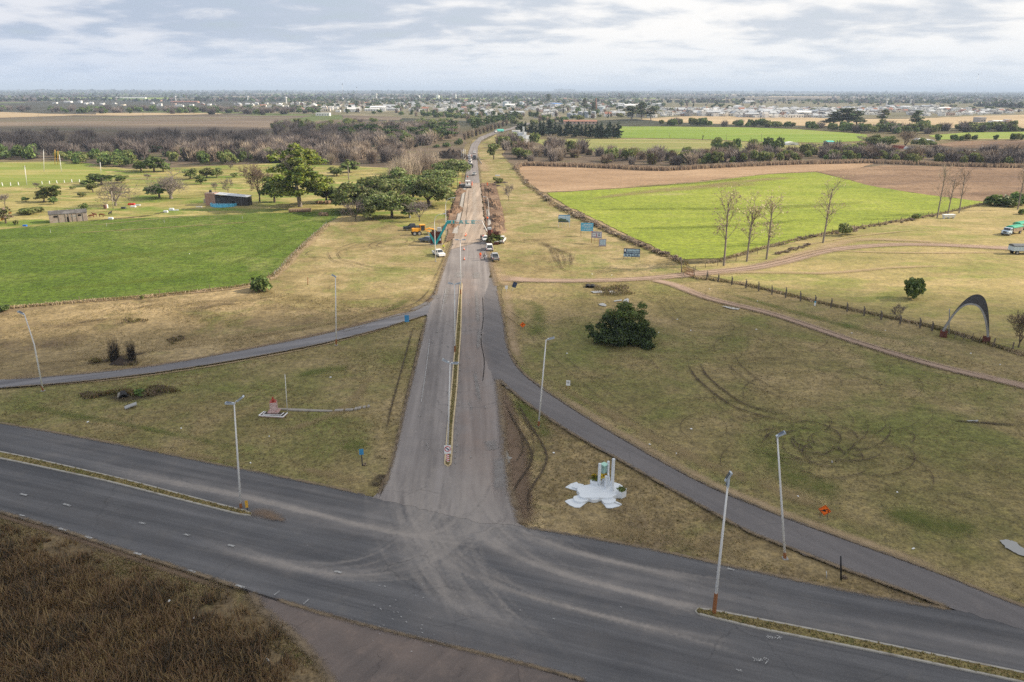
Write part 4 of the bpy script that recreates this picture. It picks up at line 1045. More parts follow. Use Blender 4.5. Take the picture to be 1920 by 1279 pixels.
def thicket(seed,h,n,mat,wid=0.10,spread=2.6,leaf=None):
    """leafless scrub: many fine upright stems and twigs fanning out"""
    rg=random.Random(seed);segs=[]
    for k in range(n):
        a=rg.uniform(0,2*PI);d=spread*math.sqrt(rg.uniform(0,1))*.45;p0=Vector((d*math.cos(a),d*math.sin(a),0 if rg.random() < .4 else h*rg.uniform(.1,.5)))
        ln=h*rg.uniform(.35,.75)*(1.0-.25*(d/spread));o=Vector((math.cos(a),math.sin(a),0))*rg.uniform(.0,.38)+Vector((rg.gauss(0,.13),rg.gauss(0,.13),1))
        q=p0+o.normalized()*ln;m_=p0.lerp(q,.5)+Vector((rg.gauss(0,.12),rg.gauss(0,.12),0))
        segs +=[(p0,m_,wid,wid*.7),(m_,q,wid*.7,wid*.25)]
    V,F=prisms(segs,3);mats=[mat];mi=np.zeros(len(F),int)
    if leaf is not None:
        rs=np.random.RandomState(seed);m2=70
        C=np.stack([rs.normal(0,spread*.35,m2),rs.normal(0,spread*.35,m2),h*rs.uniform(.05,.45,m2)],1)
        V2=leaf_quads(C,rs.normal(0,1,(m2,3)),.7,rs);F2=np.arange(m2*4).reshape(m2,4)+len(V)
        V=np.concatenate([V,V2]);F=np.concatenate([F,F2]);mi=np.concatenate([mi,np.ones(m2,int)]);mats=[mat,leaf]
    return np_mesh('thicket',V,F,mats,mi)
PROTO['scrub_grey']=[thicket(s,7,170,L_TGREY) for s in (71,72)]
PROTO['scrub_purple']=[thicket(s,7,190,L_TPURP,leaf=L_BLACK) for s in (73,74)]
PROTO['scrub_beige']=[thicket(s,7,170,L_TBEIGE) for s in (75,76)]
PROTO['scrub_pale']=[thicket(s,7,130,L_TPALE,.05) for s in (77,78)]
PROTO['scrub_brown']=[thicket(s,7,180,L_DRY,leaf=L_OLIVE) for s in (79,80)]
def tall_gum(seed):
    rg=random.Random(seed);h=24;bl=[]
    for k in range(20):
        z=h*rg.uniform(.3,.95);a=rg.uniform(0,2*PI);d=rg.uniform(0,5.0)*(1.15-z/h);r_=rg.uniform(1.3,2.6)
        bl.append((d*math.cos(a),d*math.sin(a),z,r_,r_*.9))
    return [('trunk',seg_mesh('trunk',branches(seed,h*.9,h*.45,.45,levels=1,kids=(6,),spread=.45,minr=.1),[B_GREY],6)),('crown',crown('crown',bl,900,1.05,[L_DARK,L_BLACK,L_OLIVE],seed,.4))]
PROTO['gum']=[tall_gum(s) for s in (81,82)]
# leafless individuals
PROTO['bare_wide']=[bare_proto('bare',s,9,1.5,.46,B_GREY,L_TGREY,levels=5,kids=(6,4,3,3,3),spread=.85,up=.06,lenf=.68,L1=3.4)[0] for s in (91,92)]
PROTO['bare_small']=[bare_proto('bare',s,6,1.2,.13,B_BARK,L_TGREY,.07,levels=4,kids=(5,4,4,3),spread=.62,up=.18,lenf=.66,L1=2.1)[0] for s in (93,94)]
PROTO['bare_brown']=[bare_proto('bare',s,7,1.2,.2,B_BARK,L_DRY,.08,levels=5,kids=(5,4,3,3,3),spread=.65,up=.15,lenf=.68,L1=2.4)[0] for s in (95,)]
def poplar(seed,leafy=.45,h=17):
    tips=[]
    segs=branches(seed,h,h,.26,levels=3,kids=(18,4,3),spread=.70,up=.14,lenf=.5,L1=3.6,leader=True,tips=tips,minr=.018,wob=.05)
    thick=[s for s in segs if s[2] >=.09];thin=[s for s in segs if s[2] < .09]
    rs=np.random.RandomState(seed)
    T=np.array([tuple(q) for q in tips]);k=int(len(T)*4*leafy)
    C=T[rs.choice(len(T),k)]+rs.normal(0,.45,(k,3));C=C[C[:,2] > 3];k=len(C)
    V=leaf_quads(C,rs.normal(0,1,(k,3)),.30,rs);F=np.arange(k*4).reshape(k,4)
    out_=[('trunk',seg_mesh('trunk',thick,[B_GREY],6)),('crown',seg_mesh('crown',thin,[L_TBEIGE],3))]
    if leafy > 0:out_.append(('leaves',np_mesh('leaves',V,F,[L_BUFF])))
    return out_
PROTO['poplar']=[poplar(s) for s in (101,102,103)]
PROTO['poplar_bare']=[poplar(s,0.0) for s in (104,105)]
PROTO['poplar_white']=[[(a,b) for a,b in poplar(106,.25)]]
PROTO['dead']=[bare_proto('dead',111,5,2.2,.3,B_BLACK,B_BLACK,.06,levels=2,kids=(3,2),spread=.6)[0]]

def place(kind,px,py,top,label,name='tree',cat='tree',group=None,h0=None,w=None,w0=None,rz=None,i=0,k=1.0):
    """a plant standing at a ground point, scaled to reach row top (and to w pixels across)"""
    if kind[:4]=='bush':h0=2.95
    b=P(px,py);h=HT(px,py,top)*k;pr=PROTO[kind][i % len(PROTO[kind])]
    sz=h/h0;s=sz if w is None else (w/PXM(px,py))/w0
    rz=rng.uniform(0,6.28) if rz is None else rz
    if isinstance(pr,list):return stand(pr,name,b.x,b.y,rz,s,label,cat,group,sz)
    return stand1(pr,name,b.x,b.y,rz,s,label,cat,group,sz)

# --- the farmyard trees on the left
place('euc',563,388,266,'tallest yellow-green gum tree beside the row of hay bales',h0=22.3,w=116,w0=14.5)
G='spreading evergreens of the roadside grove'
for q in ((672,400,338,82,'umbrella','dark spreading evergreen at the left end of the roadside grove',0),
          (735,410,352,70,'umbrella_pale','pale green spreading tree at the front of the grove, forked low trunk',0),
          (712,380,328,74,'umbrella','dark evergreen in the middle of the grove behind the forked tree',1),
          (746,372,314,62,'umbrella','highest rounded crown in the middle of the roadside grove',2),
          (806,388,328,84,'umbrella','broad evergreen at the right end of the grove, several leaning stems',1),
          (775,378,330,66,'umbrella','dense evergreen just behind the broad right-hand grove tree',0),
          (822,352,314,66,'umbrella_pale','pale blue-green spreading tree behind the right end of the grove',1),
          (846,330,296,58,'umbrella_pale','pale spreading tree beside the road works, farthest of the grove',0),
          (695,412,374,40,'umbrella','small evergreen behind the white twiggy sapling',2)):
    place(q[4],q[0],q[1]-(2 if q[3] > 60 else 0),q[2],q[5],h0=8.9,w=q[3]*1.18,w0=11.6,i=q[6],group=None)
for k in range(17):
    x=735+k*5.2;y=336-k*.9-(k % 3)*4;b=P(x,y);hh=rng.uniform(8.5,12)*(1.15 if 8 < k < 13 else 1)
    stand1(PROTO['scrub_pale'][k % 2],'leafless_tree',b.x,b.y,k*1.9,hh/6.6*.95,'pale leafless many-stemmed tree of the white thicket behind the grove','leafless tree','pale leafless trees of the white thicket',hh/6.6)
place('bare_small',667,414,371,'twiggy grey sapling with pale stem in front of the grove','leafless_tree',h0=6,w=40,w0=4.4,i=0)
place('bare_small',787,415,374,'dark leafless tree beside the parked grader','leafless_tree',h0=6,w=52,w0=4.4,i=1)
place('small_dark',768,408,380,'small tree with a white marker post at its foot',h0=4.6,w=34,w0=3.8)
o=place('bare_wide',321,373,311,'big pale leafless tree in the pasture with spreading limbs','leafless_tree',h0=9,w=84,w0=11,i=0)
place('bare_wide',217,386,334,'dark leafless tree with drooping limbs beside the leaning pole','leafless_tree',h0=9,w=62,w0=11,i=1)
place('small_dark',299,371,345,'dense dark tree tucked against the big leafless tree',h0=4.6,w=42,w0=3.8,i=1)
place('bare_brown',487,378,312,'brown half-bare tree left of the tallest gum','leafless_tree',h0=7,w=62,w0=6.5)
place('small_dark',515,380,336,'dark tree between the brown tree and the tallest gum',h0=4.6,w=46,w0=3.8)
place('small_dark',612,380,348,'leaning dark tree right of the tallest gum',h0=4.6,w=44,w0=3.8,i=1)
place('small_rust',11,419,389,'small orange-brown tree left of the ruined shed',h0=4.6,w=34,w0=3.8)
for q in ((191,346,325,44,'small_dark','flat-topped tree near the white goal frame'),(228,343,326,26,'small','small olive tree right of the flat-topped one'),(163,350,337,22,'small_dark','round shrub below the flat-topped tree'),(175,361,344,24,'small','loose olive shrub in mid pasture'),
          (82,379,356,28,'small','loose olive shrub above the ruined shed'),(100,379,348,32,'small','taller olive tree above the ruined shed'),(101,383,369,16,'small_dark','low dark shrub at the foot of the taller olive tree'),(49,378,369,14,'small_dark','tiny dark shrub in the pale pasture'),
          (265,321,297,36,'small','olive tree at the far side of the pasture'),(289,323,293,40,'small_dark','large round tree at the far side of the pasture'),(306,322,304,26,'small_dark','lower tree joined to the large round pasture tree'),
          (357,336,314,28,'small','first tree of the row beyond the bare tree'),(388,334,314,26,'small','second tree of the row beyond the bare tree'),(407,333,316,22,'small','third tree of the row beyond the bare tree'),(377,346,328,20,'small_dark','small dark shrub below the tree row'),
          (655,324,302,34,'small_dark','dark tree left of the pale leafless thicket'),(632,330,312,32,'small','olive tree beside the palm')):
    place(q[4],q[0],q[1],q[2],q[5],h0=4.6,w=q[3],w0=3.8,i=rng.randrange(3))
for q in ((10,387,362,28,'leafless tree above the orange-brown tree'),(428,363,330,20,'thin leafless tree before the brick shack'),(68,354,341,14,'bare broken stump by the white fence'),(432,318,300,18,'thin bare tree beyond the farmyard'),(276,337,325,16,'dead leaning tree in the pale pasture'),(404,360,340,16,'slender bare sapling near the brick shack')):
    place('bare_small',q[0],q[1],q[2],q[4],'leafless_tree',h0=6,w=q[3],w0=4.4,i=rng.randrange(2))
for q in ((55,402,388,40,'bush_mid','low green bushes left of the ruined shed'),(72,398,386,26,'bush_mid','low green bush touching the ruined shed'),(158,392,380,18,'bush_mid','green bush behind the ruined shed'),(155,369,360,18,'bush_mid','grey-green bush in the open pasture'),(136,355,348,12,'bush_mid','tiny bush near the white fence'),(78,354,347,10,'bush_mid','tiny green bush beside the bare stump'),
          (31,422,411,12,'bush_mid','small bush right of the orange-brown tree'),(440,333,322,14,'bush_mid','small bush at the pasture track')):
    place(q[4],q[0],q[1],q[2],q[5],'bush','bush',h0=2.5,w=q[3],w0=4.0,i=rng.randrange(3))
# palm
def palm():
    h=11.0;tr=seg_mesh('trunk',[(Vector((0,0,0)),Vector((0.1,0,h*.5)),.30,.24),(Vector((.1,0,h*.5)),Vector((0,0,h*.82)),.24,.22)],[B_GREY],8)
    rs=random.Random(5);V=[];F=[]
    for k in range(58):
        a=rs.uniform(0,2*PI);el=rs.uniform(-.9,1.3);L=rs.uniform(1.4,2.2);p=Vector((0,0,h*.84));d=Vector((math.cos(a)*math.cos(el),math.sin(a)*math.cos(el),math.sin(el)))
        side=d.cross(Vector((0,0,1))).normalized()
        prev=None
        for j in range(5):
            f=j/4;c=p+d*L*f+Vector((0,0,-0.75*f*f*L*.5));w=.5*math.sin(PI*min(.95,f*.8+.15))
            V +=[tuple(c-side*w),tuple(c+side*w)]
            if j:b=len(V)-4;F.append((b,b+1,b+3,b+2))
    return [('trunk',tr),('crown',np_mesh('crown',np.array(V),F,[L_MID,L_OLIVE],[i // 4 % 2 for i in range(len(F))]))]
PROTO['palm']=[palm()]
place('palm',654,337,296,'single palm tree standing in the green pasture','palm_tree','palm',h0=11)

# --- by the approach road and on the right
place('bare_small',954,376,340,'small bare tree on the mown verge right of the road works','leafless_tree',h0=6,w=22,w0=4.4)
place('small',926,299,270,'half-bare tree beside the road bridge',h0=4.6,w=24,w0=3.8)
place('bush_mid',936,344,332,'round bush on the right bank of the road works','bush','bush',h0=2.5,w=18,w0=4)
place('bush_mid',928,340,330,'little bush beside the round bank bush','bush','bush',h0=2.5,w=9,w0=4)
place('bush_dark',488,545,514,'lone round bush at the corner of the green field','bush','bush',h0=2.5,w=46,w0=4,i=2)
place('bush_dark',3,584,572,'dark shrub at the left end of the field fence','bush','bush',h0=2.5,w=40,w0=4)
place('bush_mid',267,562,552,'tiny weedy shrub on the field fence','bush','bush',h0=2.5,w=8,w0=4)
for q in ((1357,499,372,0,'poplar','first of three bare poplars with buff leaves, nearest the gate'),(1400,491,362,1,'poplar','middle of the three bare poplars with buff leaves'),(1437,487,360,2,'poplar','rightmost of the three bare poplars with buff leaves'),(1543,456,346,0,'poplar_white','pale lone poplar on the field fence'),
          (1757,409,318,0,'poplar_bare','left one of the trio of far bare poplars'),(1777,403,320,1,'poplar_bare','middle one of the trio of far bare poplars'),(1798,400,322,0,'poplar_bare','right one of the trio of far bare poplars'),(1908,393,300,1,'poplar_bare','bare poplar at the edge of the view by a dark thicket')):
    place(q[4],q[0],q[1],q[2],q[5],'poplar_tree',h0=16.5,i=q[3])
place('bush_dark',1712,561,518,'round dense evergreen shrub alone in the dry pasture','bush','bush',h0=2.5,w=47,w0=4.0,i=1)
place('bush_mid',1583,442,414,'grey-green shrub on the field fence right of the pale poplar','bush','bush',h0=2.5,w=26,w0=4.0)
place('bush_dry',1598,440,418,'dry twiggy shrub beside the grey-green fence shrub','bush','bush',h0=2.5,w=24,w0=4.0)
place('bush_mid',1716,412,398,'green fence shrub left of the trio of poplars','bush','bush',h0=2.5,w=20,w0=4.0)
place('bare_small',1684,601,566,'small leafless sapling at the pasture fence','leafless_tree',h0=6,w=24,w0=4.4)
place('bare_brown',1909,652,590,'brown leafless bush-tree right of the concrete arch','leafless_tree',h0=7,w=56,w0=6.5)
for q in ((1880,386,362,60,'dark thicket clump under the edge poplar'),(1910,384,358,40,'dark thicket clump at the view edge'),(1915,402,390,16,'tiny dark shrub in the pasture by the truck')):
    place('bush_dark',q[0],q[1],q[2],q[4],'bush','bush',h0=2.5,w=q[3],w0=4.0,i=rng.randrange(3))
place('bush_dark',262,741,729,'low green bush over the culvert mouth','bush','bush',h0=2.5,w=26,w0=4)
# the big dark clump in the lawn:two tones
b=P(1163,643);root=thing('shrub_clump',(b.x,b.y,0),0,'large dark green shrub clump standing alone in the lawn','shrub')
rg=random.Random(77);k_=1/PXM(1163,640)
bl=[]
for dx_,dz_,r_,dy_ in ((-48,14,17,0),(-34,20,20,1),(-20,16,18,-1),(-6,20,20,-1.5),(8,14,16,-1.5),(20,18,19,-1),(34,18,20,0),(48,16,17,1),(26,8,18,-1),(44,8,17,0),(-44,8,17,0),(0,8,18,-1.5),(-24,10,18,-1),(22,26,20,1),(36,26,18,1),(-14,34,20,2),(4,30,18,1)):
    for _ in range(3):bl.append(((dx_+rg.gauss(0,5))*k_,dy_+rg.gauss(0,.8),max(5,dz_+rg.gauss(0,5))*k_,r_*k_*rg.uniform(.42,.75),r_*k_*rg.uniform(.42,.8)))
link('foliage',crown('foliage',bl,16000,.25,[L_BLACK,L_DARK,L_BLACK,L_DARK],7,.5,.9,.03),root)
bl=[(-2*k_,3,52*k_,22*k_,18*k_),(18*k_,3,56*k_,22*k_,16*k_),(40*k_,3,46*k_,20*k_,18*k_),(52*k_,2,30*k_,14*k_,16*k_),(-22*k_,3,42*k_,16*k_,14*k_),(12*k_,1,40*k_,22*k_,18*k_)]
o=link('upper_foliage',crown('upper_foliage',[(x_+rg.gauss(0,1),y_,z_+rg.gauss(0,.7),a_*rg.uniform(.4,.7),c_*rg.uniform(.4,.75)) for x_,y_,z_,a_,c_ in bl for _ in range(4)],6500,.22,[L_DARK,L_OLIVE,L_MID,L_DARK],8,.3,1.1,.03),root);o['label']='olive feathery upper growth'

# --- thickets and hedges:individuals in view
def band(poly_px,n,kinds,name,label,cat,group,hpx=(14,22),wf=0.85,h0=6.6,w0=3.4,seed=1,hm=None):
    """n plants scattered inside a picture quad, sorted far to near"""
    rg=random.Random(seed);out=[]
    xs=[q[0] for q in poly_px];ys=[q[1] for q in poly_px]
    poly=[(q[0],q[1]) for q in poly_px]
    def inside(x,y):
        c=False;n_=len(poly)
        for i in range(n_):
            (x1,y1),(x2,y2)=poly[i],poly[(i+1) % n_]
            if (y1 > y) !=(y2 > y) and x < (x2-x1)*(y-y1)/(y2-y1)+x1:c=not c
        return c
    W_=[P(*q) for q in poly];poly=[(q.x,q.y) for q in W_]
    bx=[q.x for q in W_];by=[q.y for q in W_];tries=0
    while len(out) < n and tries < n*60:
        tries +=1;x,y=rg.uniform(min(bx),max(bx)),rg.uniform(min(by),max(by))
        if inside(x,y):out.append((x,y))
    res=[]
    for x,y in out:
        kind=rg.choice(kinds);pr=rg.choice(PROTO[kind]);kh,kw=(2.5,4.0) if kind[:4]=='bush' else (6.6,4.6) if kind[:5]=='scrub' else (10.5,8) if kind=='pine' else (8.9,11.6)
        hh=rg.uniform(*hm);s=hh/kh;sx=hh*wf*rg.uniform(.75,1.2)/kw
        res.append(stand1(pr if not isinstance(pr,list) else pr[1][1],name,x,y,rg.uniform(0,6.28),sx,label,cat,group,s))
    return res
GL='leafless scrub trees of the thicket beyond the pasture'
band([(-120,262),(180,262),(520,258),(640,262),(640,306),(330,303),(200,300),(-120,296)],230,['scrub_purple','scrub_grey','scrub_grey','scrub_purple'],'scrub_tree','leafless grey scrub tree in the thicket beyond the left pasture','scrub tree',GL,hm=(7,10.5),seed=1,wf=1.25)
band([(330,285),(520,278),(760,285),(760,312),(560,308),(330,304)],110,['scrub_beige','scrub_beige','scrub_grey'],'scrub_tree','leafless beige scrub tree at the near side of the left thicket','scrub tree','beige scrub trees at the near side of the thicket',hm=(6,9),seed=2,wf=1.1)
band([(520,246),(860,240),(850,262),(760,282),(620,276),(520,268)],130,['scrub_purple','scrub_beige','scrub_grey','scrub_grey'],'scrub_tree','leafless scrub tree in the wood left of the far road bend','scrub tree','scrub trees in the wood left of the road bend',hm=(7,10),seed=3,wf=1.3)
band([(600,228),(860,230),(840,243),(560,248)],70,['bush_lime','bush_mid','scrub_beige','scrub_purple','bush_mid'],'scrub_tree','mixed scrub of olive and brown between the wood and the town','scrub tree','olive and brown scrub before the town',hm=(4,7),seed=4,wf=1.6)
band([(965,286),(1240,292),(1500,288),(1640,286),(1640,306),(1440,308),(1240,315),(1060,309),(975,305)],120,['scrub_grey','scrub_beige','scrub_grey','scrub_brown','bush_mid'],'scrub_tree','leafless scrub tree in the strip behind the tan stubble','scrub tree','scrub trees in the strip behind the stubble field',hm=(4.5,8),seed=5,wf=1.3)
band([(1500,284),(1920,292),(2050,296),(2050,316),(1800,312),(1640,306)],100,['scrub_purple','scrub_grey','scrub_brown'],'scrub_tree','leafless grey scrub tree in the thicket behind the ploughed stubble','scrub tree','scrub trees behind the ploughed stubble',hm=(5,8),seed=6,wf=1.4)
band([(640,258),(720,256),(860,244),(866,262),(820,272),(740,276)],26,['pine','pine','umbrella'],'evergreen_tree','dark evergreen in the belt along the far road bend','tree','dark evergreens along the far road bend',hm=(9,12),wf=1.1,seed=7)
band([(-60,292),(110,292),(120,303),(-60,305)],12,['bush_dark','bush_dark'],'bush','black-green bush in the thicket edge behind the pitch','bush','dark bushes behind the pitch',hm=(6,9),wf=1.3,seed=8)
band([(115,296),(250,296),(255,312),(190,314),(110,304)],30,['bush_mid','bush_dark'],'bush','green rounded bush in the dark green bank behind the pitch','bush','green bushes of the bank behind the pitch',hm=(4,6.5),wf=1.6,seed=9)
band([(320,300),(520,298),(520,307),(320,309)],22,['bush_mid','bush_dark','bush_lime'],'bush','olive bush along the near edge of the left thicket','bush','olive bushes edging the left thicket',hm=(5,8),wf=1.0,seed=10)
band([(1250,296),(1560,296),(1640,304),(1500,308),(1250,310)],30,['bush_mid','bush_lime','bush_dark','bush_lime'],'bush','green bush among the leafless scrub behind the stubble','bush','green bushes in the strip behind the stubble',hm=(4,7),wf=1.0,seed=11)
band([(1640,298),(1920,304),(1960,312),(1700,311)],26,['bush_lime','bush_mid','bush_lime'],'bush','yellow-green bush at the far edge of the ploughed stubble','bush','yellow-green bushes behind the ploughed stubble',hm=(4,6.5),wf=1.1,seed=12)
band([(1330,279),(1460,277),(1500,287),(1400,291),(1320,290)],14,['bush_dark','bush_dark','bush_mid'],'bush','dark rounded bush at the edge of the far meadow','bush','dark bushes at the edge of the far meadow',hm=(6,9),wf=1.0,seed=13)
GH='dark green hedge trees between the far field and the town'
band([(1230,232),(1400,236),(1560,240),(1700,246),(1760,250),(1760,253),(1620,250),(1480,241),(1300,236.5),(1230,236)],90,['bush_dark','bush_dark','bush_mid','scrub_grey'],'hedge_tree','dark green hedge tree at the top of the far green field','tree',GH,hm=(5,9.5),wf=1.5,seed=14)
band([(1640,240),(1760,242),(1800,244),(1920,242),(1920,247),(1760,249),(1660,247)],44,['bush_dark','bush_mid','scrub_purple'],'hedge_tree','dark hedge tree below the right part of the town','tree','dark hedge trees below the right part of the town',hm=(6,10),wf=1.4,seed=15)
band([(1750,262),(1920,261),(1920,264),(1760,266)],16,['bush_dark','bush_mid'],'hedge_tree','low hedge bush above the far brown field','bush','low hedge bushes above the far brown field',hm=(4,7),wf=1.2,seed=16)
band([(90,209),(560,207),(620,213),(520,216),(100,213)],90,['bush_dark','scrub_purple','scrub_grey','bush_dark'],'hedge_tree','dark tree in the belt behind the far ploughed field','tree','belt of trees behind the far ploughed field',hm=(7,11),wf=1.6,seed=17)
band([(-150,207),(100,205),(400,205),(560,208),(560,211),(100,209),(-150,212)],90,['scrub_purple','scrub_purple','scrub_grey','bush_dark'],'scrub_tree','leafless tree in the far wood left of the town','scrub tree','far wood left of the town',hm=(7,10),wf=1.8,h0=6.6,w0=3.4,seed=18)
band([(505,238),(620,232),(640,240),(600,246),(515,246)],22,['bush_mid','bush_dark','scrub_grey'],'bush','green copse bush at the corner of the far ploughed field','bush','copse at the corner of the far ploughed field',hm=(6,9),wf=1.3,seed=19)
band([(930,262),(1060,276),(1120,285),(1060,292),(960,288),(936,276)],26,['scrub_grey','scrub_grey','scrub_brown','bush_mid'],'scrub_tree','leafless scrub tree near the white farmhouse','scrub tree','scrub trees near the white farmhouse',hm=(6,10),wf=1.3,seed=20)
# conifer windbreak
GC='dark conifers of the windbreak behind the white farmhouse'
for k in range(30):
    f=k/29;x=968+188*f+rng.uniform(-3,3);y=253+6*f+rng.uniform(-4,2)
    top=229+rng.uniform(-3,5)
    if k in (9,10):top=222
    b=P(x,y);pr=PROTO['conifer'][k % 3];h=HT(x,y,top)
    stand(pr,'conifer_tree',b.x,b.y,rng.uniform(0,6),h/15*1.35,'dark conifer in the windbreak behind the white farmhouse','conifer',GC,h/15)
# individually recognisable far trees
for q in ((1585,238,201,'gum','broad dark gum clump left of centre in front of the right town',62),(1562,238,208,'gum','dark gum at the left shoulder of the town clump',40),(1606,238,206,'gum','dark gum at the right shoulder of the town clump',36),(1655,236,204,'gum','sparse gum with sky showing through before the town',22),(1718,240,205,'gum','tall pointed gum standing before the right town',28),
          (1203,224,190,'gum','tall gum above the hedge near the silos',30),(1183,226,198,'gum','lower gum beside the tall one near the silos',36),(1221,226,200,'gum','lower gum right of the tall one near the silos',24),(1028,196,176,'gum','pale rounded tree standing above the middle of the town',14),(1096,212,184,'gum','tall dark eucalypt beside the chimney',12),(1112,212,190,'gum','feathery eucalypt left of the chimney',16)):
    place(q[3],q[0],q[1],q[2],q[4],'gum_tree',h0=23.5,w=q[5]*1.1,w0=10,i=rng.randrange(2))
for q in ((1637,275,250,30,'umbrella','dark round tree over the far farmyard, left one'),(1665,277,253,32,'umbrella','dark round tree in the middle of the far farmyard'),(1725,276,258,28,'umbrella','dark round tree in front of the white dome'),(1745,275,262,18,'umbrella','small tree right of the white dome')):
    place(q[4],q[0],q[1],q[2],q[5],h0=8.9,w=q[3],w0=11.6,i=rng.randrange(3))
place('bare_brown',1696,278,247,'leafless brown tree over the far farmyard','leafless_tree',h0=7,w=40,w0=6.5)
place('bare_brown',1613,286,266,'leafless tree in front of the far farm sheds','leafless_tree',h0=7,w=26,w0=6.5)
place('bare_small',1612,267,252,'small bare tree behind the far farm sheds','leafless_tree',h0=6,w=16,w0=4.4)
place('dead',1317,262,252,'short dead forked trunk in the far green field','dead_tree',h0=5,w=9,w0=3)
place('dead',1408,265,257,'dead branch standing in the far green field','dead_tree',h0=5,w=5,w0=3)
for q in ((1838,245,228,36,'round dark tree below the white block'),(1850,246,226,26,'dark tree right of the round one'),(1906,246,236,30,'dark tree at the right edge below the town'),(818,277,270,14,'small round dark tree on the lawn by the road bend'),(836,276,266,18,'larger round dark tree on the lawn by the road bend'),(860,272,258,18,'forked pine beside the far road bend')):
    place('bush_dark' if q[0] < 1900 and q[0] !=860 else 'bush_dark',q[0],q[1],q[2],q[4],'tree','tree',h0=2.5,w=q[3],w0=4.0,i=rng.randrange(3))
for k in range(12):# roadside avenue of slim bare trees
    f=k/11;x=872+78*f;y=262-27*f
    b=P(x,y);stand1(PROTO['scrub_brown' if k % 2 else 'scrub_beige'][k // 2 % 2],'avenue_tree',b.x,b.y,k,1.0,'slim bare tree of the avenue left of the far road','tree','bare avenue trees left of the far road',1.1)
for k in range(9):
    x=898+k*9;y=258-k*3;b=P(x-10,y-8)
    stand1(PROTO['pine'][k % 3][1][1],'avenue_pine',b.x,b.y,k,1.0,'green avenue pine behind the bare roadside trees','tree','green avenue pines left of the far road',1.15)

# --- dry brush along the fence of the bright crop,and reeds along the stubble
GB='dry brush clumps along the fence of the bright crop'
hedge=catmull([Vector((x,y,0)) for x,y in ((968,318),(985,340),(1010,362),(1040,385),(1080,405),(1120,425),(1165,445),(1210,465),(1250,480),(1275,490))],4.0)
for k,q in enumerate(hedge[::1]):
    x,y=q.x+rng.uniform(-3,3),q.y+rng.uniform(-1.5,1.5);b=P(x,y)
    s=rng.choice([.35,.4,.5,.6,.75])
    if k in (18,19,20,28,29,34,35,36,43,44):s=rng.uniform(.8,1.15)
    o=stand1(rng.choice(PROTO['bush_dry']),'dry_brush',b.x,b.y,rng.uniform(0,6),s,'dry brown brush clump on the fence between verge and bright crop','shrub',GB,s*.7)
for k in range(26):
    f=k/25;x=1500+250*f;y=449-43*f+rng.uniform(-2,2);b=P(x,y);s=rng.uniform(.25,.55)
    stand1(rng.choice(PROTO['bush_dry']),'dry_brush',b.x,b.y,rng.uniform(0,6),s,'dry brown weed clump along the fence of the poplars','shrub','dry weeds along the fence of the poplars',s*.7)
for k in range(12):
    f=k/11;x=1455+60*f;y=478-16*f+rng.uniform(-2,2);b=P(x,y);s=rng.uniform(.3,.55)
    stand1(rng.choice(PROTO['bush_dry']),'dry_brush',b.x,b.y,rng.uniform(0,6),s,'dry brown weed clump between the poplars and the pale poplar','shrub','dry weeds near the pale poplar',s*.8)

def tufts(name,pts,h,w,mats,seed,n_blade=3,lean=0.35):
    """grass tufts: narrow tapering blades from each root point"""
    rs=np.random.RandomState(seed);Pt=np.repeat(np.asarray(pts,float),n_blade,0);n=len(Pt)
    hh=(np.repeat(np.asarray(h,float),n_blade) if np.ndim(h) else np.full(n,h))*rs.uniform(.55,1.15,n)
    ww=(np.repeat(np.asarray(w,float),n_blade) if np.ndim(w) else np.full(n,w))*rs.uniform(.6,1.3,n)
    a=rs.uniform(0,2*PI,n);d=np.stack([np.cos(a),np.sin(a),np.zeros(n)],1);s=np.stack([-np.sin(a),np.cos(a),np.zeros(n)],1)
    ln=rs.uniform(0,lean,n)
    base=Pt+d*(ww*.6)[:,None]*rs.uniform(-1,1,(n,1))
    tip=base+d*(hh*ln)[:,None]+np.array([0,0,1.0])*hh[:,None]
    V=np.stack([base-s*ww[:,None]*.5,base+s*ww[:,None]*.5,tip+s*ww[:,None]*.12,tip-s*ww[:,None]*.12],1).reshape(-1,3)
    F=np.arange(n*4).reshape(n,4)
    mi=(np.abs(np.sin(Pt[:,0]*.21+Pt[:,1]*.17)+.6*np.sin(Pt[:,0]*.53-Pt[:,1]*.4)+rs.normal(0,.5,n))*len(mats)*.5).astype(int) % len(mats)
    return np_mesh(name,V,F,mats,mi)
def in_poly(px,n,seed):
    poly=[(q.x,q.y) for q in W2(px)];rs=np.random.RandomState(seed)
    A=np.array(poly);lo,hi=A.min(0),A.max(0);out=[]
    tot=0
    while tot < n:
        Q=rs.uniform(lo,hi,(n*2,2));c=np.zeros(len(Q),bool);j=len(A)-1
        for i in range(len(A)):
            xi,yi=A[i];xj,yj=A[j]
            cond=(yi > Q[:,1]) !=(yj > Q[:,1])
            xx=(xj-xi)*(Q[:,1]-yi)/((yj-yi) if yj !=yi else 1e-9)+xi
            c ^=cond & (Q[:,0] < xx);j=i
        out.append(Q[c]);tot +=c.sum()
    return np.concatenate(out)[:n]
def xyz(Q,z):return np.concatenate([Q,np.full((len(Q),1),z)],1)
SGX=leafm('short_grass_rust',(0.22,0.150,0.075),(0.30,0.21,0.11),.3)
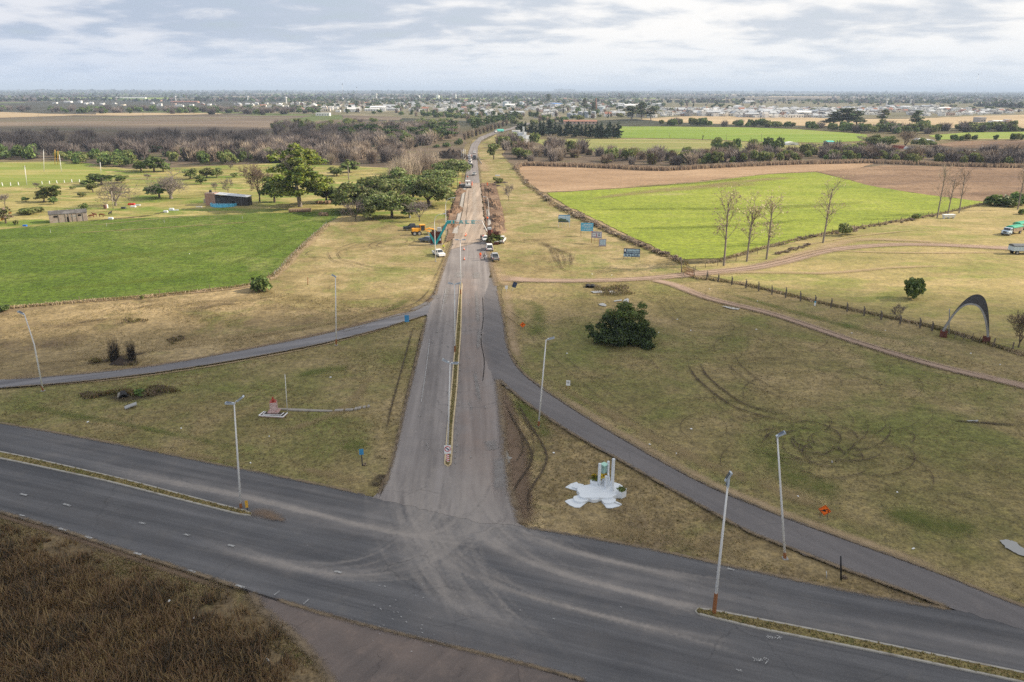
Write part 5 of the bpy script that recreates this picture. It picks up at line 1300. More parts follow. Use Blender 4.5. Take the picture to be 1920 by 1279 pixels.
# tall dry grass in the near corner
TP=[(-60,1000),(0,1022),(80,1063),(170,1088),(250,1113),(330,1152),(420,1183),(480,1218),(530,1292),(545,1330),(-60,1330)]
Q=in_poly(TP,30000,5)
hn=np.array([0.42+0.62*max(-.5,mnoise.fractal(Vector((x*.09,y*.09,4)),1,2,4)) for x,y in Q])
dens=np.array([mnoise.noise(Vector((x*.16,y*.16,9))) for x,y in Q]);keep=dens > -0.75+np.clip(np.random.RandomState(3).normal(0,.3,len(Q)),-.3,.6)
Q=Q[keep][::2];hn=hn[keep][::2]
rs=np.random.RandomState(41);Cc=np.concatenate([in_poly(TP,1500,8),in_poly([(-60,968),(0,988),(120,1022),(280,1078),(420,1132),(520,1182),(585,1290),(545,1330),(530,1292),(480,1218),(330,1152),(170,1088),(0,1022),(-60,1000)],70,9)]);nb=36;ce=np.repeat(Cc,nb,0);sz_=np.repeat(rs.gamma(3,.18,len(Cc)),nb);Q2=ce+rs.normal(0,1,(len(ce),2))*(sz_*.75)[:,None]
dd=np.linalg.norm(Q2-ce,axis=1)/(sz_+.1);h2=(.35+1.25*sz_)*np.clip(1.1-.38*dd,.25,1.1)
Q=np.concatenate([Q,Q2]);hn=np.concatenate([hn*.6,h2])
tag(link('tall_grass',tufts('tall_grass',xyz(Q,.03),hn*.6,.085,[L_DKGRASS3,L_DKGRASS,L_DKGRASS2,L_DKGRASS,SGX,L_DKGRASS2],6,3,1.2)),kind='stuff')
# short rough grass over verges and lawns (relief)
SG1=leafm('short_grass_dry',(0.25,0.195,0.095),(0.34,0.26,0.14),.3);SG2=leafm('short_grass_olive',(0.13,0.125,0.045),(0.18,0.165,0.065),.3);SG3=leafm('short_grass_green',(0.10,0.135,0.028),(0.14,0.17,0.04),.3)
pts=[]
for poly,n in (([(0,730),(300,702),(600,650),(795,598),(760,750),(735,860),(712,936),(560,903),(300,850),(0,796)],9000),([(936,722),(985,760),(1150,863),(1400,1003),(1590,1078),(1780,1147),(1450,1084),(1150,1020),(980,990)],4500),
                ([(945,560),(1300,545),(1920,700),(1920,1136),(1600,1016),(1300,896),(1060,755),(960,670)],12000),([(0,958),(260,1044),(470,1112),(560,1200),(620,1275),(500,1215),(250,1106),(0,1015)],9000),([(0,590),(480,545),(780,575),(600,622),(300,684),(0,712)],11000)):
    pts.append(in_poly(poly,n,n))
Q=np.concatenate(pts);nzq=np.array([mnoise.fractal(Vector((x*.07,y*.07,2)),1,2,3) for x,y in Q]);Q=Q[nzq > -.25];nzq=nzq[nzq > -.25]
tag(link('short_grass',tufts('short_grass',xyz(Q,.12),(.07+.10*np.clip(nzq+.3,0,1)),.16,[SG1,SG1,SG2,SG1],16,2,1.0)),kind='stuff')
# weeds on medians
pts=[]
for (mo,inner) in MEDS:
    A=np.array([(q.x,q.y) for q in inner]);
    rs=np.random.RandomState(len(A));i=rs.randint(0,len(A),2200);j=(len(A)-i+rs.randint(-3,4,2200)) % len(A)
    f=rs.uniform(0,1,(2200,1));c=A[i]*(1-f)+A[j]*f
    ok=np.linalg.norm(A[i]-A[j],axis=1) < 6;pts.append(c[ok])
Q=np.concatenate(pts)
tag(link('median_weeds',tufts('median_weeds',xyz(Q,.40),.16,.14,[SG1,SG2,SG1],18,2,.7)),kind='stuff')
# reeds at the stubble edge
line=catmull([Vector((x,y,0)) for x,y in ((966,318),(985,311),(1060,312.5),(1150,316),(1240,320),(1330,315.5),(1440,310),(1540,307),(1640,306),(1800,312),(1920,314.5))],1.2)
rs=np.random.RandomState(4);pts=[]
for q in line:
    for _ in range(10):pts.append(P(q.x+rs.normal(0,2),q.y+rs.normal(0,.55)))
Q=np.array([(q.x,q.y) for q in pts])
tag(link('reeds',tufts('reeds',xyz(Q,0),2.3,.55,[L_STRAW,L_STRAW,L_TBEIGE],8,3,.35)),kind='stuff')
line=catmull([Vector((x,y,0)) for x,y in ((966,316),(985,342),(1012,364),(1040,386),(1080,406),(1165,446),(1250,481),(1285,496))],1.5)
pts=[]
for q in line:
    for _ in range(16):pts.append(P(q.x+rs.normal(0,3),q.y+rs.normal(0,1.0)))
for px in (((1330,494),(1440,463),(1560,436),(1660,419),(1760,402),(1850,381)),((614,422),(562,469),(523,510),(470,535),(300,555),(150,567),(0,580))):
    for q in catmull([Vector((x,y,0)) for x,y in px],2.0):
        for _ in range(8):pts.append(P(q.x+rs.normal(0,3),q.y+rs.normal(0,.8)))
for q in catmull([Vector((x,y,0)) for x,y in ((1300,521),(1400,536),(1560,574),(1760,618),(1920,668))],2.5):
    for _ in range(9):pts.append(P(q.x+rs.normal(0,3),q.y+rs.normal(0,.8)))
Q=np.array([(q.x,q.y) for q in pts])
tag(link('fence_weeds',tufts('fence_weeds',xyz(Q,.05),.5,.22,[L_STRAW,SG1,SG2,SG1],9,3,.6)),kind='stuff')
# brush around the culvert pits
pts=[]
for (cx,cy,rx,ry,n) in ((270,736,58,9,1500),(190,742,36,6,700),(225,678,50,6,700),(1140,545,50,12,800),(330,640,25,6,250),(250,603,22,4,150)):
    cs=[(cx+rs.normal(0,rx*.5),cy+rs.normal(0,ry*.55)) for _ in range(11)]
    for _ in range(int(n*.8)):q=cs[rs.randint(11)];pts.append(P(q[0]+rs.normal(0,rx*.13),q[1]+rs.normal(0,ry*.16)))
Q=np.array([(q.x,q.y) for q in pts])
tag(link('ditch_weeds',tufts('ditch_weeds',xyz(Q,.2),.4,.14,[L_DRY,SG2,L_DKGRASS,SG2],10,3,.7)),kind='stuff')
# ------------------------------------------------------------------ materials of made things
M_GALV=plain('galvanised_steel',(0.56,0.58,0.60),0.45,0.08,1.0,0.35,0.5,(0.40,0.38,0.36),0.1)
M_POLEW=plain('pole_white',(0.70,0.70,0.69),0.5,0.06,0.8,0.0,0.4,(0.45,0.42,0.38),0.12)
M_RUST=plain('rust',(0.26,0.105,0.040),0.9,0.4,3.0,dirt=(0.10,0.05,0.03))
M_DARKS=plain('dark_steel',(0.06,0.062,0.068),0.5,0.2,2)
M_PANEL=plain('solar_panel',(0.045,0.065,0.105),0.15,0.15,2,0.0,0.6)
M_LED=plain('lamp_head_grey',(0.46,0.52,0.58),0.35,0.1,2,0.2,0.5)
M_WPAINT=plain('white_paint',(0.78,0.79,0.80),0.6,0.05,1.2,dirt=(0.56,0.55,0.53),dirt_amt=0.2)
M_MONU=plain('monument_white',(0.66,0.70,0.74),0.7,0.03,0.8,dirt=(0.66,0.68,0.70),dirt_amt=0.1)
M_MINT=plain('lantern_mint',(0.36,0.62,0.52),0.4,0.1,1)
M_BLUE=plain('sign_blue',(0.055,0.26,0.50),0.5,0.08,2)
M_SKYB=plain('board_blue',(0.12,0.42,0.62),0.5,0.06,2)
M_NAVY=plain('board_navy',(0.035,0.060,0.125),0.5,0.15,2)
M_ORANGE=plain('sign_orange',(0.90,0.17,0.018),0.5,0.05,2)
M_BLACK=plain('sign_black',(0.018,0.018,0.02),0.5,0.1,2)
M_RED=plain('sign_red',(0.60,0.028,0.024),0.5,0.08,2)
M_YEL=plain('marker_yellow',(0.62,0.36,0.05),0.6,0.1,2,dirt=(0.3,.15,.05))
M_TEAL=plain('portal_teal',(0.030,0.335,0.370),0.5,0.06,0.8)
M_WOOD=plain('weathered_wood',(0.17,0.135,0.105),0.9,0.3,3)
M_POST=plain('concrete_post',(0.135,0.115,0.098),0.9,0.25,2)
M_WIRE=plain('fence_wire',(0.16,0.14,0.125),0.6,0.1,2,0.4)
M_CONCR=plain('aged_concrete',(0.34,0.34,0.335),0.9,0.16,0.9,dirt=(0.15,0.145,0.14),dirt_amt=0.3)
M_DKCONC=plain('blackened_concrete',(0.018,0.018,0.02),0.9,0.35,0.8,dirt=(0.04,0.038,0.036),dirt_amt=0.2)
M_GLASS=plain('window_dark',(0.030,0.038,0.046),0.12,0.1,2,0,0.7)
M_TYRE=plain('tyre_black',(0.028,0.027,0.026),0.9,0.2,3)
M_RIM=plain('wheel_rim',(0.40,0.40,0.41),0.4,0.1,3,0.5)
M_HEADL=plain('headlight_clear',(0.75,0.76,0.78),0.15,0.03,2,0,0.6)
M_TAIL=plain('taillight_red',(0.45,0.02,0.02),0.3,0.05,2)
C_WHITE=plain('car_white',(0.80,0.80,0.79),0.28,0.02,0.8,0,0.5,(0.58,0.52,0.45),0.1)
C_SILVER=plain('car_silver',(0.50,0.51,0.53),0.3,0.04,0.8,0.4,0.5)
C_DARK=plain('car_dark',(0.035,0.045,0.055),0.25,0.1,0.8,0.2,0.5)
C_BLUEG=plain('car_bluegrey',(0.13,0.17,0.22),0.25,0.08,0.8,0.3,0.5)
C_YEL=plain('machine_yellow',(0.80,0.36,0.025),0.5,0.08,1,dirt=(0.40,0.22,0.08),dirt_amt=0.15)
C_GREEN=plain('tarp_green',(0.045,0.33,0.215),0.75,0.12,0.7)
C_TEALT=plain('truck_teal',(0.10,0.50,0.45),0.5,0.08,0.7)
C_GREYT=plain('tarp_grey',(0.13,0.14,0.155),0.8,0.15,0.7)
C_BED=plain('truck_bed_tan',(0.40,0.30,0.21),0.7,0.12,1)
C_BLUEW=plain('truck_bluewhite',(0.52,0.62,0.70),0.45,0.06,0.8)

def brickm(name,c1,c2,mort,sc_=1.0,coord='obj',wear=None):
    m,t,out=new_mat(name)
    g=t.obj();x,y,z=t.sep(g)
    b=t.node('ShaderNodeTexBrick');t.put(b.inputs['Vector'],t.comb(t.math('ADD',x,y),z,0.0))
    b.inputs['Scale'].default_value=sc_;b.inputs['Mortar Size'].default_value=0.012;b.inputs['Brick Width'].default_value=0.26;b.inputs['Row Height'].default_value=0.085
    t.put(b.inputs['Color1'],c1);t.put(b.inputs['Color2'],c2);t.put(b.inputs['Mortar'],mort)
    c=b.outputs['Color']
    n=t.noise(g,0.9,6,0.7)
    c=t.mix(t.rmap(n,0.45,0.62,0,0.85 if wear else 0.25),c,wear or tuple(v*.6 for v in c1))
    c=t.hsv(c,.5,1,t.rmap(t.noise(g,3,4),.3,.7,.8,1.2))
    princ(t,out,c,0.9,t.bump(b.outputs['Fac'],-0.3,0.02),0,0.15);return m
M_BRICK=brickm('dark_brick',(0.115,0.038,0.028),(0.165,0.052,0.036),(0.10,0.06,0.05))
M_BRICKR=brickm('red_brick',(0.33,0.175,0.125),(0.40,0.22,0.165),(0.36,0.29,0.25))
M_BRICKP=brickm('monument_brick',(0.40,0.23,0.22),(0.46,0.29,0.27),(0.70,0.64,0.62),0.45)
M_RUIN=brickm('ruined_plaster',(0.26,0.20,0.165),(0.33,0.25,0.20),(0.30,0.26,0.23),1.0,wear=(0.36,0.32,0.28))
M_BRICKC=plain('crumbled_brick',(0.20,0.11,0.085),0.9,0.35,2)

def topat(b,tx,ty):
    """point straight in the cross plane of ground point b that is seen at picture point (tx, ty)"""
    d=CROT @ Vector(((tx-960)/FPX,-(ty-639.5)/FPX,-1.0));k=b.y/d.y
    return Vector((d.x*k,b.y,CAMH+d.z*k))

# ------------------------------------------------------------------ street lamps
def lamp(bx,by,tx,ty,heads,label,r0=0.12,r1=0.07,mat=None,kink=None,rust=0.9,headw=0.34,group='lamp posts of the junction',band=True):
    b=P(bx,by);T=topat(b,tx,ty)-b
    root=thing('lamp_post',(b.x,b.y,0),0,label,'lamp post',group)
    mb=MB()
    mid=T*0.55
    if kink:mid=topat(b,*kink)-b
    mb.tube([(0,0,0),mid,T],[r0,(r0+r1)/2,r1],8)
    mb.build('pole',mat or M_POLEW,root,smooth=True)
    k=MB();k.tube([T*0.003,T*(rust/max(T.z,1))],[r0*1.25,r0*1.12],8);k.build('base_sleeve',M_RUST if band else M_DARKS,root)
    k=MB();k.box(0,0,0,.5,.5,.16);k.build('footing',M_CONCR,root)
    for hx,hy in heads:
        H=topat(b,hx,hy)-b
        e=H-T;L=e.length
        a=MB();a.tube([T*0.985,T+e*0.25+Vector((0,0,.12)),T+e*0.6],[r1*.8,r1*.7,r1*.6],6);a.build('arm',mat or M_POLEW,root)
        d=e.normalized();side=d.cross(Vector((0,0,1)));side=side.normalized() if side.length > .01 else Vector((0,1,0));up=side.cross(d)
        hl=max(.9,L*.65);c0=T+e-d*hl*.8;c1=T+e+d*hl*.2
        h=MB();vs=[]
        for q,w in ((c0,headw*.55),(c1,headw)):
            for s1,s2 in ((-1,-.06),(1,-.06),(1,.07),(-1,.07)):vs.append(q+side*s1*w*.5*1.25+up*s2*1.4)
        h.add(vs,[(3,2,1,0),(4,5,6,7),(0,1,5,4),(1,2,6,5),(2,3,7,6),(3,0,4,7)])
        ho=h.build('lamp_head',M_LED,root)
        pn=MB();o_=up*.115
        pn.add([q+side*s_*headw*.5+o_ for q in (c0.lerp(c1,.25),c0.lerp(c1,.92)) for s_ in (-1,1)],[(0,1,3,2)]);pn.build('solar_panel',M_PANEL,ho)
    return root
lamp(81,734,46,590,[(36,585)],'leaning white lamp post by the left slip road, bent near its middle',kink=(64,645))
lamp(630.5,648,629,519,[(623.5,516)],'straight single-arm lamp post beside the left slip road',rust=1.2)
lamp(452,957,439,757,[(426,756),(454,745)],'tall twin-arm lamp post at the end of the left median',r0=.13,band=True)
lamp(1009.5,801,1024,637,[(1037,634)],'leaning single-arm lamp post on the grass island by the slip road')
lamp(1472,1049,1457.5,818,[(1469,812)],'banded single-arm lamp post at the island edge near the orange excavator sign',r0=.13,rust=.8)
lamp(1338,1156,1366.5,893,[(1369,889),(1364.5,908)],'tall lamp post with two facing heads on the right median',r0=.15,rust=2.4)
lamp(839.5,846,844,681,[(832,675),(857,681)],'twin-arm lamp post on the approach median behind the no-turn sign',rust=.5)
lamp(853,664,852.5,533,[(842,531),(862,531)],'second twin-arm lamp post along the approach median',rust=1.5)
lamp(864,555,863,450,[(854.5,449.5),(872,449.5)],'third twin-arm lamp post along the approach median near the cones',rust=1.5)
def crook(bx,by,tx,ty,ex,ey,label,r=.11):
    b=P(bx,by);root=thing('lamp_post',(b.x,b.y,0),0,label,'lamp post','curved lamp posts by the road works')
    T=topat(b,tx,ty)-b;E_=topat(b,ex,ey)-b
    pts=[Vector((0,0,0)),T*.5,T]
    c=Vector((T.x,T.y,E_.z))
    for f in (.25,.5,.75,1):pts.append((T*(1-f)+c*f)*(1-f)+(c*(1-f)+E_*f)*f)
    m_=MB();m_.tube(pts,[r,r*.9,r*.75,r*.6,r*.55,r*.5,r*.45],8);m_.build('pole',M_POLEW,root,smooth=True)
    m_=MB();m_.box(E_.x+(.3 if E_.x > T.x else -.3),E_.y,E_.z-.08,.8,.3,.16);m_.build('lamp_head',M_LED,root)
    m_=MB();m_.box(0,0,0,.45,.45,.12);m_.build('footing',M_CONCR,root)
crook(817,491,814.5,418,831,401,'curved white lamp post standing left of the teal portal')
crook(836.5,446,835.5,385,849,371,'curved white lamp post at the foot of the portal beam')
crook(917,398,915,376,909,369,'curved lamp post on the right side of the excavated road')
def pole(bx,by,tx,ty,label,name='pole',cat='pole',r=.10,mat=None,cross=0,group=None,r1=None):
    b=P(bx,by);T=topat(b,tx,ty)-b
    root=thing(name,(b.x,b.y,0),0,label,cat,group)
    m_=MB();m_.tube([(0,0,0),T*.5,T],[r,(r+(r1 or r*.8))/2,r1 or r*.8],8);m_.build('shaft',mat or M_POLEW,root,smooth=True)
    if cross:
        m_=MB();m_.box(T.x,T.y,T.z-.35,cross,.12,.14);m_.build('crossarm',M_WOOD,root)
    return root
pole(848.5,384,847.5,358,'thin rusty utility pole left of the excavated road, nearer one',mat=M_WOOD,r=.13)
pole(858,352,857,322,'utility pole left of the paving machine',mat=M_POST,r=.13,cross=1.2)
pole(843,428,842,392,'rusty utility pole with a white box near the portal',mat=M_RUST,r=.10)
pole(860,330,860,305,'utility pole beside the pale spreading trees',mat=M_POST,r=.12)
for q in ((866,299,281),(869,299,279),(872,297,280)):pole(q[0],q[1],q[0],q[2],'white pole in the row of three by the soil mound',mat=M_WPAINT,r=.12,group='white poles by the soil mound')
pole(824,432,823,410,'thin post behind the left brick wall of the portal',r=.06,mat=M_POST)
pole(50.5,347,46,311,'white floodlight pole at the near side of the pitch',r=.16,cross=1.6)
pole(82.5,322,81.5,281,'tall white floodlight pole at the far side of the pitch, left one',r=.17,cross=1.8)
pole(115.5,323,111,290,'leaning white floodlight pole at the far side of the pitch',r=.16)
pole(189.5,325,187.5,304,'leaning white floodlight pole at the pitch corner',r=.17)
for q in ((103,309,281),(108.5,309,283)):pole(q[0],q[1],q[0],q[2],'tall yellow goalpost pole beyond the pitch','goalpost','goalpost',.18,M_YEL,group='yellow goalposts')
pole(212.5,392,209,359,'leaning pale pole beside the dark leafless tree',r=.12,mat=B_PALE)
pole(577,535,577,520,'short rusty post standing in the mown verge','post','post',.09,M_RUST)
pole(1577,1089,1576.5,1043,'black post on the island near the slip road','post','post',.09,M_BLACK)
pole(1550,1086,1549.5,1071,'thin little marker on the island left of the black post','post','post',.035,M_GALV)
pole(1779,628,1780.5,579,'leaning square post behind the left foot of the concrete arch','post','post',.11,M_CONCR)
pole(1278,512,1277,482,'tall dark gatepost at the field gate','post','post',.13,M_WOOD)
pole(1216,648,1211,640,'short white stick leaning out of the shrub clump','post','post',.06,M_POLEW)
pole(1428,267,1428,250,'thin utility pole in the far green field, right one',mat=M_WOOD,r=.14)
pole(1255,258,1255,249,'thin utility pole in the far green field, left one',mat=M_WOOD,r=.14)
pole(1362,264,1362,251,'thin utility pole in the far green field, middle one',mat=M_WOOD,r=.14)
pole(71.5,221,71.5,214,'lone utility pole at the far tan field, left one',mat=M_WOOD,r=.25)
pole(268,218,268,211,'lone utility pole at the far tan field, right one',mat=M_WOOD,r=.25)
b=P(1527.5,574);root=thing('marker_post',(b.x,b.y,0),0,'short white and blue marker post on the pasture fence','post')
m_=MB();m_.box(0,0,0,.32,.12,.75);m_.build('post',M_WPAINT,root);m_=MB();m_.box(0,0,.752,.33,.13,.28);m_.build('cap',M_SKYB,root)
b=P(769,409);root=thing('marker_post',(b.x,b.y,0),0,'white marker post at the foot of a grove tree','post');m_=MB();m_.box(0,0,0,.35,.2,1.0);m_.build('post',M_WPAINT,root)

# ------------------------------------------------------------------ road signs
def face_rz(b,extra=0.0):return math.atan2(b.y,b.x)-PI/2+extra      # turns local -y towards the camera side of the road
def frame_sign(bx,by,label,extra=0.0):
    b=P(bx,by);return b,thing('road_sign',(b.x,b.y,0),face_rz(b,extra),label,'sign')
def disc(mb,cx,y,cz,r,mi=0,n=24,th=.02):
    vs=[(cx+r*math.cos(2*PI*k/n),yy,cz+r*math.sin(2*PI*k/n)) for yy in (y,y+th) for k in range(n)]
    mb.add(vs,[tuple(range(n)),tuple(range(2*n-1,n-1,-1))]+[(k,n+k,n+(k+1) % n,(k+1) % n) for k in range(n)],mi)
# no-turn sign with striped post on the median nose
b,root=frame_sign(840,872,'square white sign with a red ring and dark arrow on the approach median nose',0)
m_=MB();m_.tube([(0,0,0),(0,0,2.9)],.045,8);m_.build('post',M_GALV,root)
m_=MB();m_.box(0,-.06,1.55,.82,.03,1.12);m_.build('board',M_WPAINT,root)
m_=MB()
n=28;vs=[(rr*math.cos(2*PI*k/n),-.085,2.20+rr*math.sin(2*PI*k/n)) for rr in (.37,.285) for k in range(n)]
m_.add(vs,[(k,(k+1) % n,n+(k+1) % n,n+k) for k in range(n)]);m_.build('red_ring',M_RED,root)
m_=MB();m_.add([(-.20,-.086,2.32),(-.12,-.086,2.40),(.20,-.086,2.08),(.12,-.086,2.00)],[(0,3,2,1)]);m_.add([(-.24,-.087,2.43),(-.05,-.087,2.37),(-.2,-.087,2.22)],[(0,2,1)]);m_.add([(.22,-.088,2.22),(-.02,-.088,2.1),(.1,-.088,1.97)],[(0,2,1)]);m_.build('arrow',M_NAVY,root)
m_=MB();m_.box(0,-.06,.45,.34,.03,1.02);sp=m_.build('striped_board',M_WPAINT,root)
m_=MB()
for k in range(4):
    z0=.5+k*.26;m_.add([(-.17,-.078,z0),(.17,-.078,z0+.14),(.17,-.078,z0+.26),(-.17,-.078,z0+.12)],[(0,1,2,3)])
m_.build('red_stripe',M_RED,sp)
# orange diamonds
def diamond(bx,by,zc,s,label,art,extra=0.0):
    b,root=frame_sign(bx,by,label,extra)
    m_=MB();h=s/2
    vs=[(0,y,zc-h) if k==0 else (h,y,zc) if k==1 else (0,y,zc+h) if k==2 else (-h,y,zc) for y in (-.03,0) for k in range(4)]
    m_.add(vs,[(0,1,2,3),(7,6,5,4),(0,4,5,1),(1,5,6,2),(2,6,7,3),(3,7,4,0)]);m_.build('board',M_ORANGE,root)
    m_=MB();q=h*.94;w=h*.86
    fr=[(0,-.034,zc-q),(q,-.034,zc),(0,-.034,zc+q),(-q,-.034,zc),(0,-.034,zc-w),(w,-.034,zc),(0,-.034,zc+w),(-w,-.034,zc)]
    m_.add(fr,[(k,(k+1) % 4,4+(k+1) % 4,4+k) for k in range(4)]);m_.build('black_border',M_BLACK,root)
    m_=MB()
    for poly in art:m_.add([(x*s,-.037,zc+z*s) for x,z in poly],[tuple(range(len(poly)))])
    m_.build('symbol',M_BLACK,root)
    for sx in (-1,1):
        l_=MB();l_.tube([(sx*.28,.02,zc-.2),(sx*.36,.02,0)],.03,6);l_.build('leg',M_DARKS,root)
    l_=MB();l_.box(0,0.02,.02,s*.95,.06,.05);l_.build('foot_bar',M_DARKS,root)
EXC=[[(-.30,-.12),(.12,-.12),(.12,-.05),(-.30,-.05)],[(-.16,-.05),(.06,-.05),(.06,.08),(-.10,.08)],[(.04,.0),(.22,.14),(.20,.19),(.0,.06)],[(.20,.19),(.32,-.02),(.27,-.03),(.17,.12)],[(.24,-.02),(.34,-.02),(.30,-.11),(.22,-.08)]]
MEN=[[(-.04,-.2),(.04,-.2),(.04,.12),(-.04,.12)],[(-.22,.02),(.12,.10),(.12,.16),(-.22,.08)],[(.02,.12),(.14,.12),(.14,.24),(.02,.24)]]
diamond(1544,973,1.05,1.28,'orange diamond sign with a black excavator by the right slip road',EXC,0.0)
diamond(980,618,.95,1.15,'orange diamond sign with a black road symbol in the lawn by the far road bend',MEN,0.0)
def board_sign(bx,by,w,h,z0,label,mat,legs=1,extra=0.0,name='road_sign',leg=.04,legm=None,deco=None,tilt=0.0):
    b,root=frame_sign(bx,by,label,extra);root.rotation_euler[1]=tilt
    m_=MB();m_.box(0,-.05,z0,w,.03,h);bd=m_.build('board',mat,root)
    for k in range(legs):
        x=0 if legs==1 else (k/(legs-1)-.5)*w*.86
        l_=MB();l_.tube([(x,0,0),(x,0,z0+h*.9)],leg,6);l_.build('post',legm or M_GALV,root)
    return b,root,bd
b,root,bd=board_sign(1065,730,.62,.85,.62,'small white sign on a low frame in the lawn right of the slip road',M_WPAINT,2,legm=M_RUST)
m_=MB();m_.box(0,-.071,.68,.46,.004,.04);m_.box(0,-.071,.95,.40,.004,.34);m_.build('print',M_GALV,root)
board_sign(949.5,548,.62,.8,.75,'small white sign at the dirt track mouth',M_WPAINT,1)
board_sign(960,546,.95,1.25,.95,'blue sign leaning over at the dirt track mouth',M_NAVY,1,0.1,tilt=.38)
board_sign(763.5,612,.85,1.35,.9,'blue rectangular sign on a dark post beside the slip road fork',M_BLUE,1,legm=M_DARKS)
b,root,bd=board_sign(679.5,875,.52,.75,1.62,'blue sign on a dark post in the lawn left of the approach',M_BLUE,1,legm=M_DARKS,leg=.07)
b,root,bd=board_sign(464.5,963,.30,.85,.75,'weathered yellow marker board on a short post at the left median end',M_YEL,1,legm=M_DARKS,leg=.06)
b=P(684,873);o=stand1(PROTO['bush_dry'][0],'dry_tuft',b.x,b.y,0,.15,'dry tuft at the foot of the blue sign','plant');b=P(1583,1086);o=stand1(PROTO['bush_dry'][1],'dry_tuft',b.x,b.y,0,.18,'dry tuft at the foot of the black post','plant')

# billboards
def billboard(bx,by,top,wpx,hpx,label,mat,posts,pm,extra,deco):
    b=P(bx,by);k=PXM(bx,by);H=HT(bx,by,top);w=wpx/k/max(.5,math.cos(extra));h=hpx/k/.97
    root=thing('billboard',(b.x,b.y,0),extra,label,'billboard')
    m_=MB();m_.box(0,0,H-h,w,.10,h);m_.build('board',mat,root)
    for i in range(posts):
        l_=MB();l_.box((i/(posts-1)-.5)*w*.94,.10,0,.13 if posts < 3 or i in (0,posts-1) else .07,.08,H-.05);l_.build('post',pm,root)
    for nm,mt,rects in deco:
        d_=MB()
        for j,(x0,x1,z0,z1) in enumerate(rects):d_.add([(x0*w,-.056-.001*j,H-h+z0*h),(x1*w,-.056-.001*j,H-h+z0*h),(x1*w,-.056-.001*j,H-h+z1*h),(x0*w,-.056-.001*j,H-h+z1*h)],[(0,1,2,3)])
        d_.build(nm,mt,root)
    return root,w,h,H
def words_row(n,x0,x1,z0,z1,seed,gap=.3):
    rg=random.Random(seed);out_=[];s=(x1-x0)/n
    for k in range(n):
        if rg.random() < .86:out_.append((x0+k*s+s*gap*.4,x0+(k+1)*s-s*gap*.4,z0+rg.uniform(0,.02),z1-rg.uniform(0,.02)))
    return out_
M_LAND=plain('board_green',(0.085,0.125,0.075),0.5,0.4,1.2);M_PALEB=plain('board_paleblue',(0.40,0.56,0.68),0.5,0.2,1.5);M_GREYB=plain('board_grey',(0.34,0.32,0.38),0.6,0.3,1.8);M_WHITEB=plain('board_white',(0.68,0.72,0.75),0.5,0.05,2)
billboard(1057.5,426.5,403,22,13.5,'billboard with a landscape picture on white posts, farthest of the five',M_PALEB,4,M_WPAINT,-.10,[('heading_band',M_BLUE,[(-.46,.5,.9,1.0)]),('heading',M_WHITEB,words_row(11,-.44,.46,.70,.86,1)),('landscape',M_LAND,[(-.5,.18,.10,.46),(.18,.34,.10,.28),(-.40,-.10,.46,.54)]),('footer',M_NAVY,[(-.5,.4,.0,.10)]),('corner_mark',M_RED,[(-.5,-.42,.90,1.0)])])
billboard(1100,443.5,418,23,15,'blue billboard with rows of white lettering on two rusty posts',M_SKYB,2,M_RUST,-.14,[('lettering',M_WHITEB,words_row(14,-.40,.40,.76,.86,2)+words_row(14,-.40,.40,.56,.66,3)+words_row(8,-.22,.26,.36,.46,4)+words_row(13,-.36,.40,.14,.22,5))])
billboard(1118,457,434,19,12,'grey poster billboard with a red corner on four thin posts',M_GREYB,4,M_RUST,-.30,[('posters',M_WHITEB,[(-.38,-.08,.30,.74),(.06,.42,.24,.80)]),('poster_print',M_NAVY,[(-.34,-.12,.5,.6),(.12,.36,.34,.5),(.12,.36,.58,.7)]),('corner_mark',M_RED,[(-.5,-.40,.84,1.0),(.0,.03,.15,.6)])])
billboard(1129.5,463,448,13.5,13.5,'small pale notice board in a grey frame, nearly touching the poster billboard',M_GREYB,2,M_WOOD,.05,[('notice',M_PALEB,[(-.34,.40,.22,.86)]),('text_lines',M_GREYB,[(-.26,.3,.7,.73),(-.26,.3,.6,.63),(-.26,.22,.5,.53),(-.26,.3,.34,.37)])])
billboard(1184,485.5,466,30,15.5,'wide navy and pale billboard nearest the dirt track, large lettering',M_NAVY,5,M_WOOD,-.14,[('heading',M_PALEB,words_row(9,-.30,.46,.66,.92,6,.2)),('emblem',M_WHITEB,[(-.46,-.36,.62,.92)]),('second_line',M_PALEB,words_row(12,-.34,.46,.50,.62,7)),('lower_panel',M_PALEB,[(-.5,-.02,.04,.36),(.04,.48,.10,.40)]),('lower_print',M_NAVY,[(-.42,-.30,.12,.28),(-.22,-.08,.12,.28),(.10,.24,.16,.32),(.28,.42,.16,.32)])])

# ------------------------------------------------------------------ traffic cones
def cone(px,py,label,s=1.0):
    b=P(px,py);root=thing('traffic_cone',(b.x,b.y,.42),0,label,'traffic cone');root.scale=(s,s,s)
    m_=MB();m_.box(0,0,0,.48,.48,.06);m_.build('base',M_BLACK,root)
    m_=MB();m_.lathe([(.20,.06),(.045,.82)],12);c_=m_.build('cone',M_ORANGE,root)
    m_=MB();m_.lathe([(.142,.36),(.108,.52)],12);m_.build('white_band',M_WPAINT,c_)
cone(872.5,445.5,'tall traffic cone nearest the teal portal',1.15);cone(874,443.5,'second cone right behind the one nearest the portal',1.0);cone(870,471.5,'middle traffic cone on the approach road');cone(870.5,490,'traffic cone on the approach road farthest from the portal')

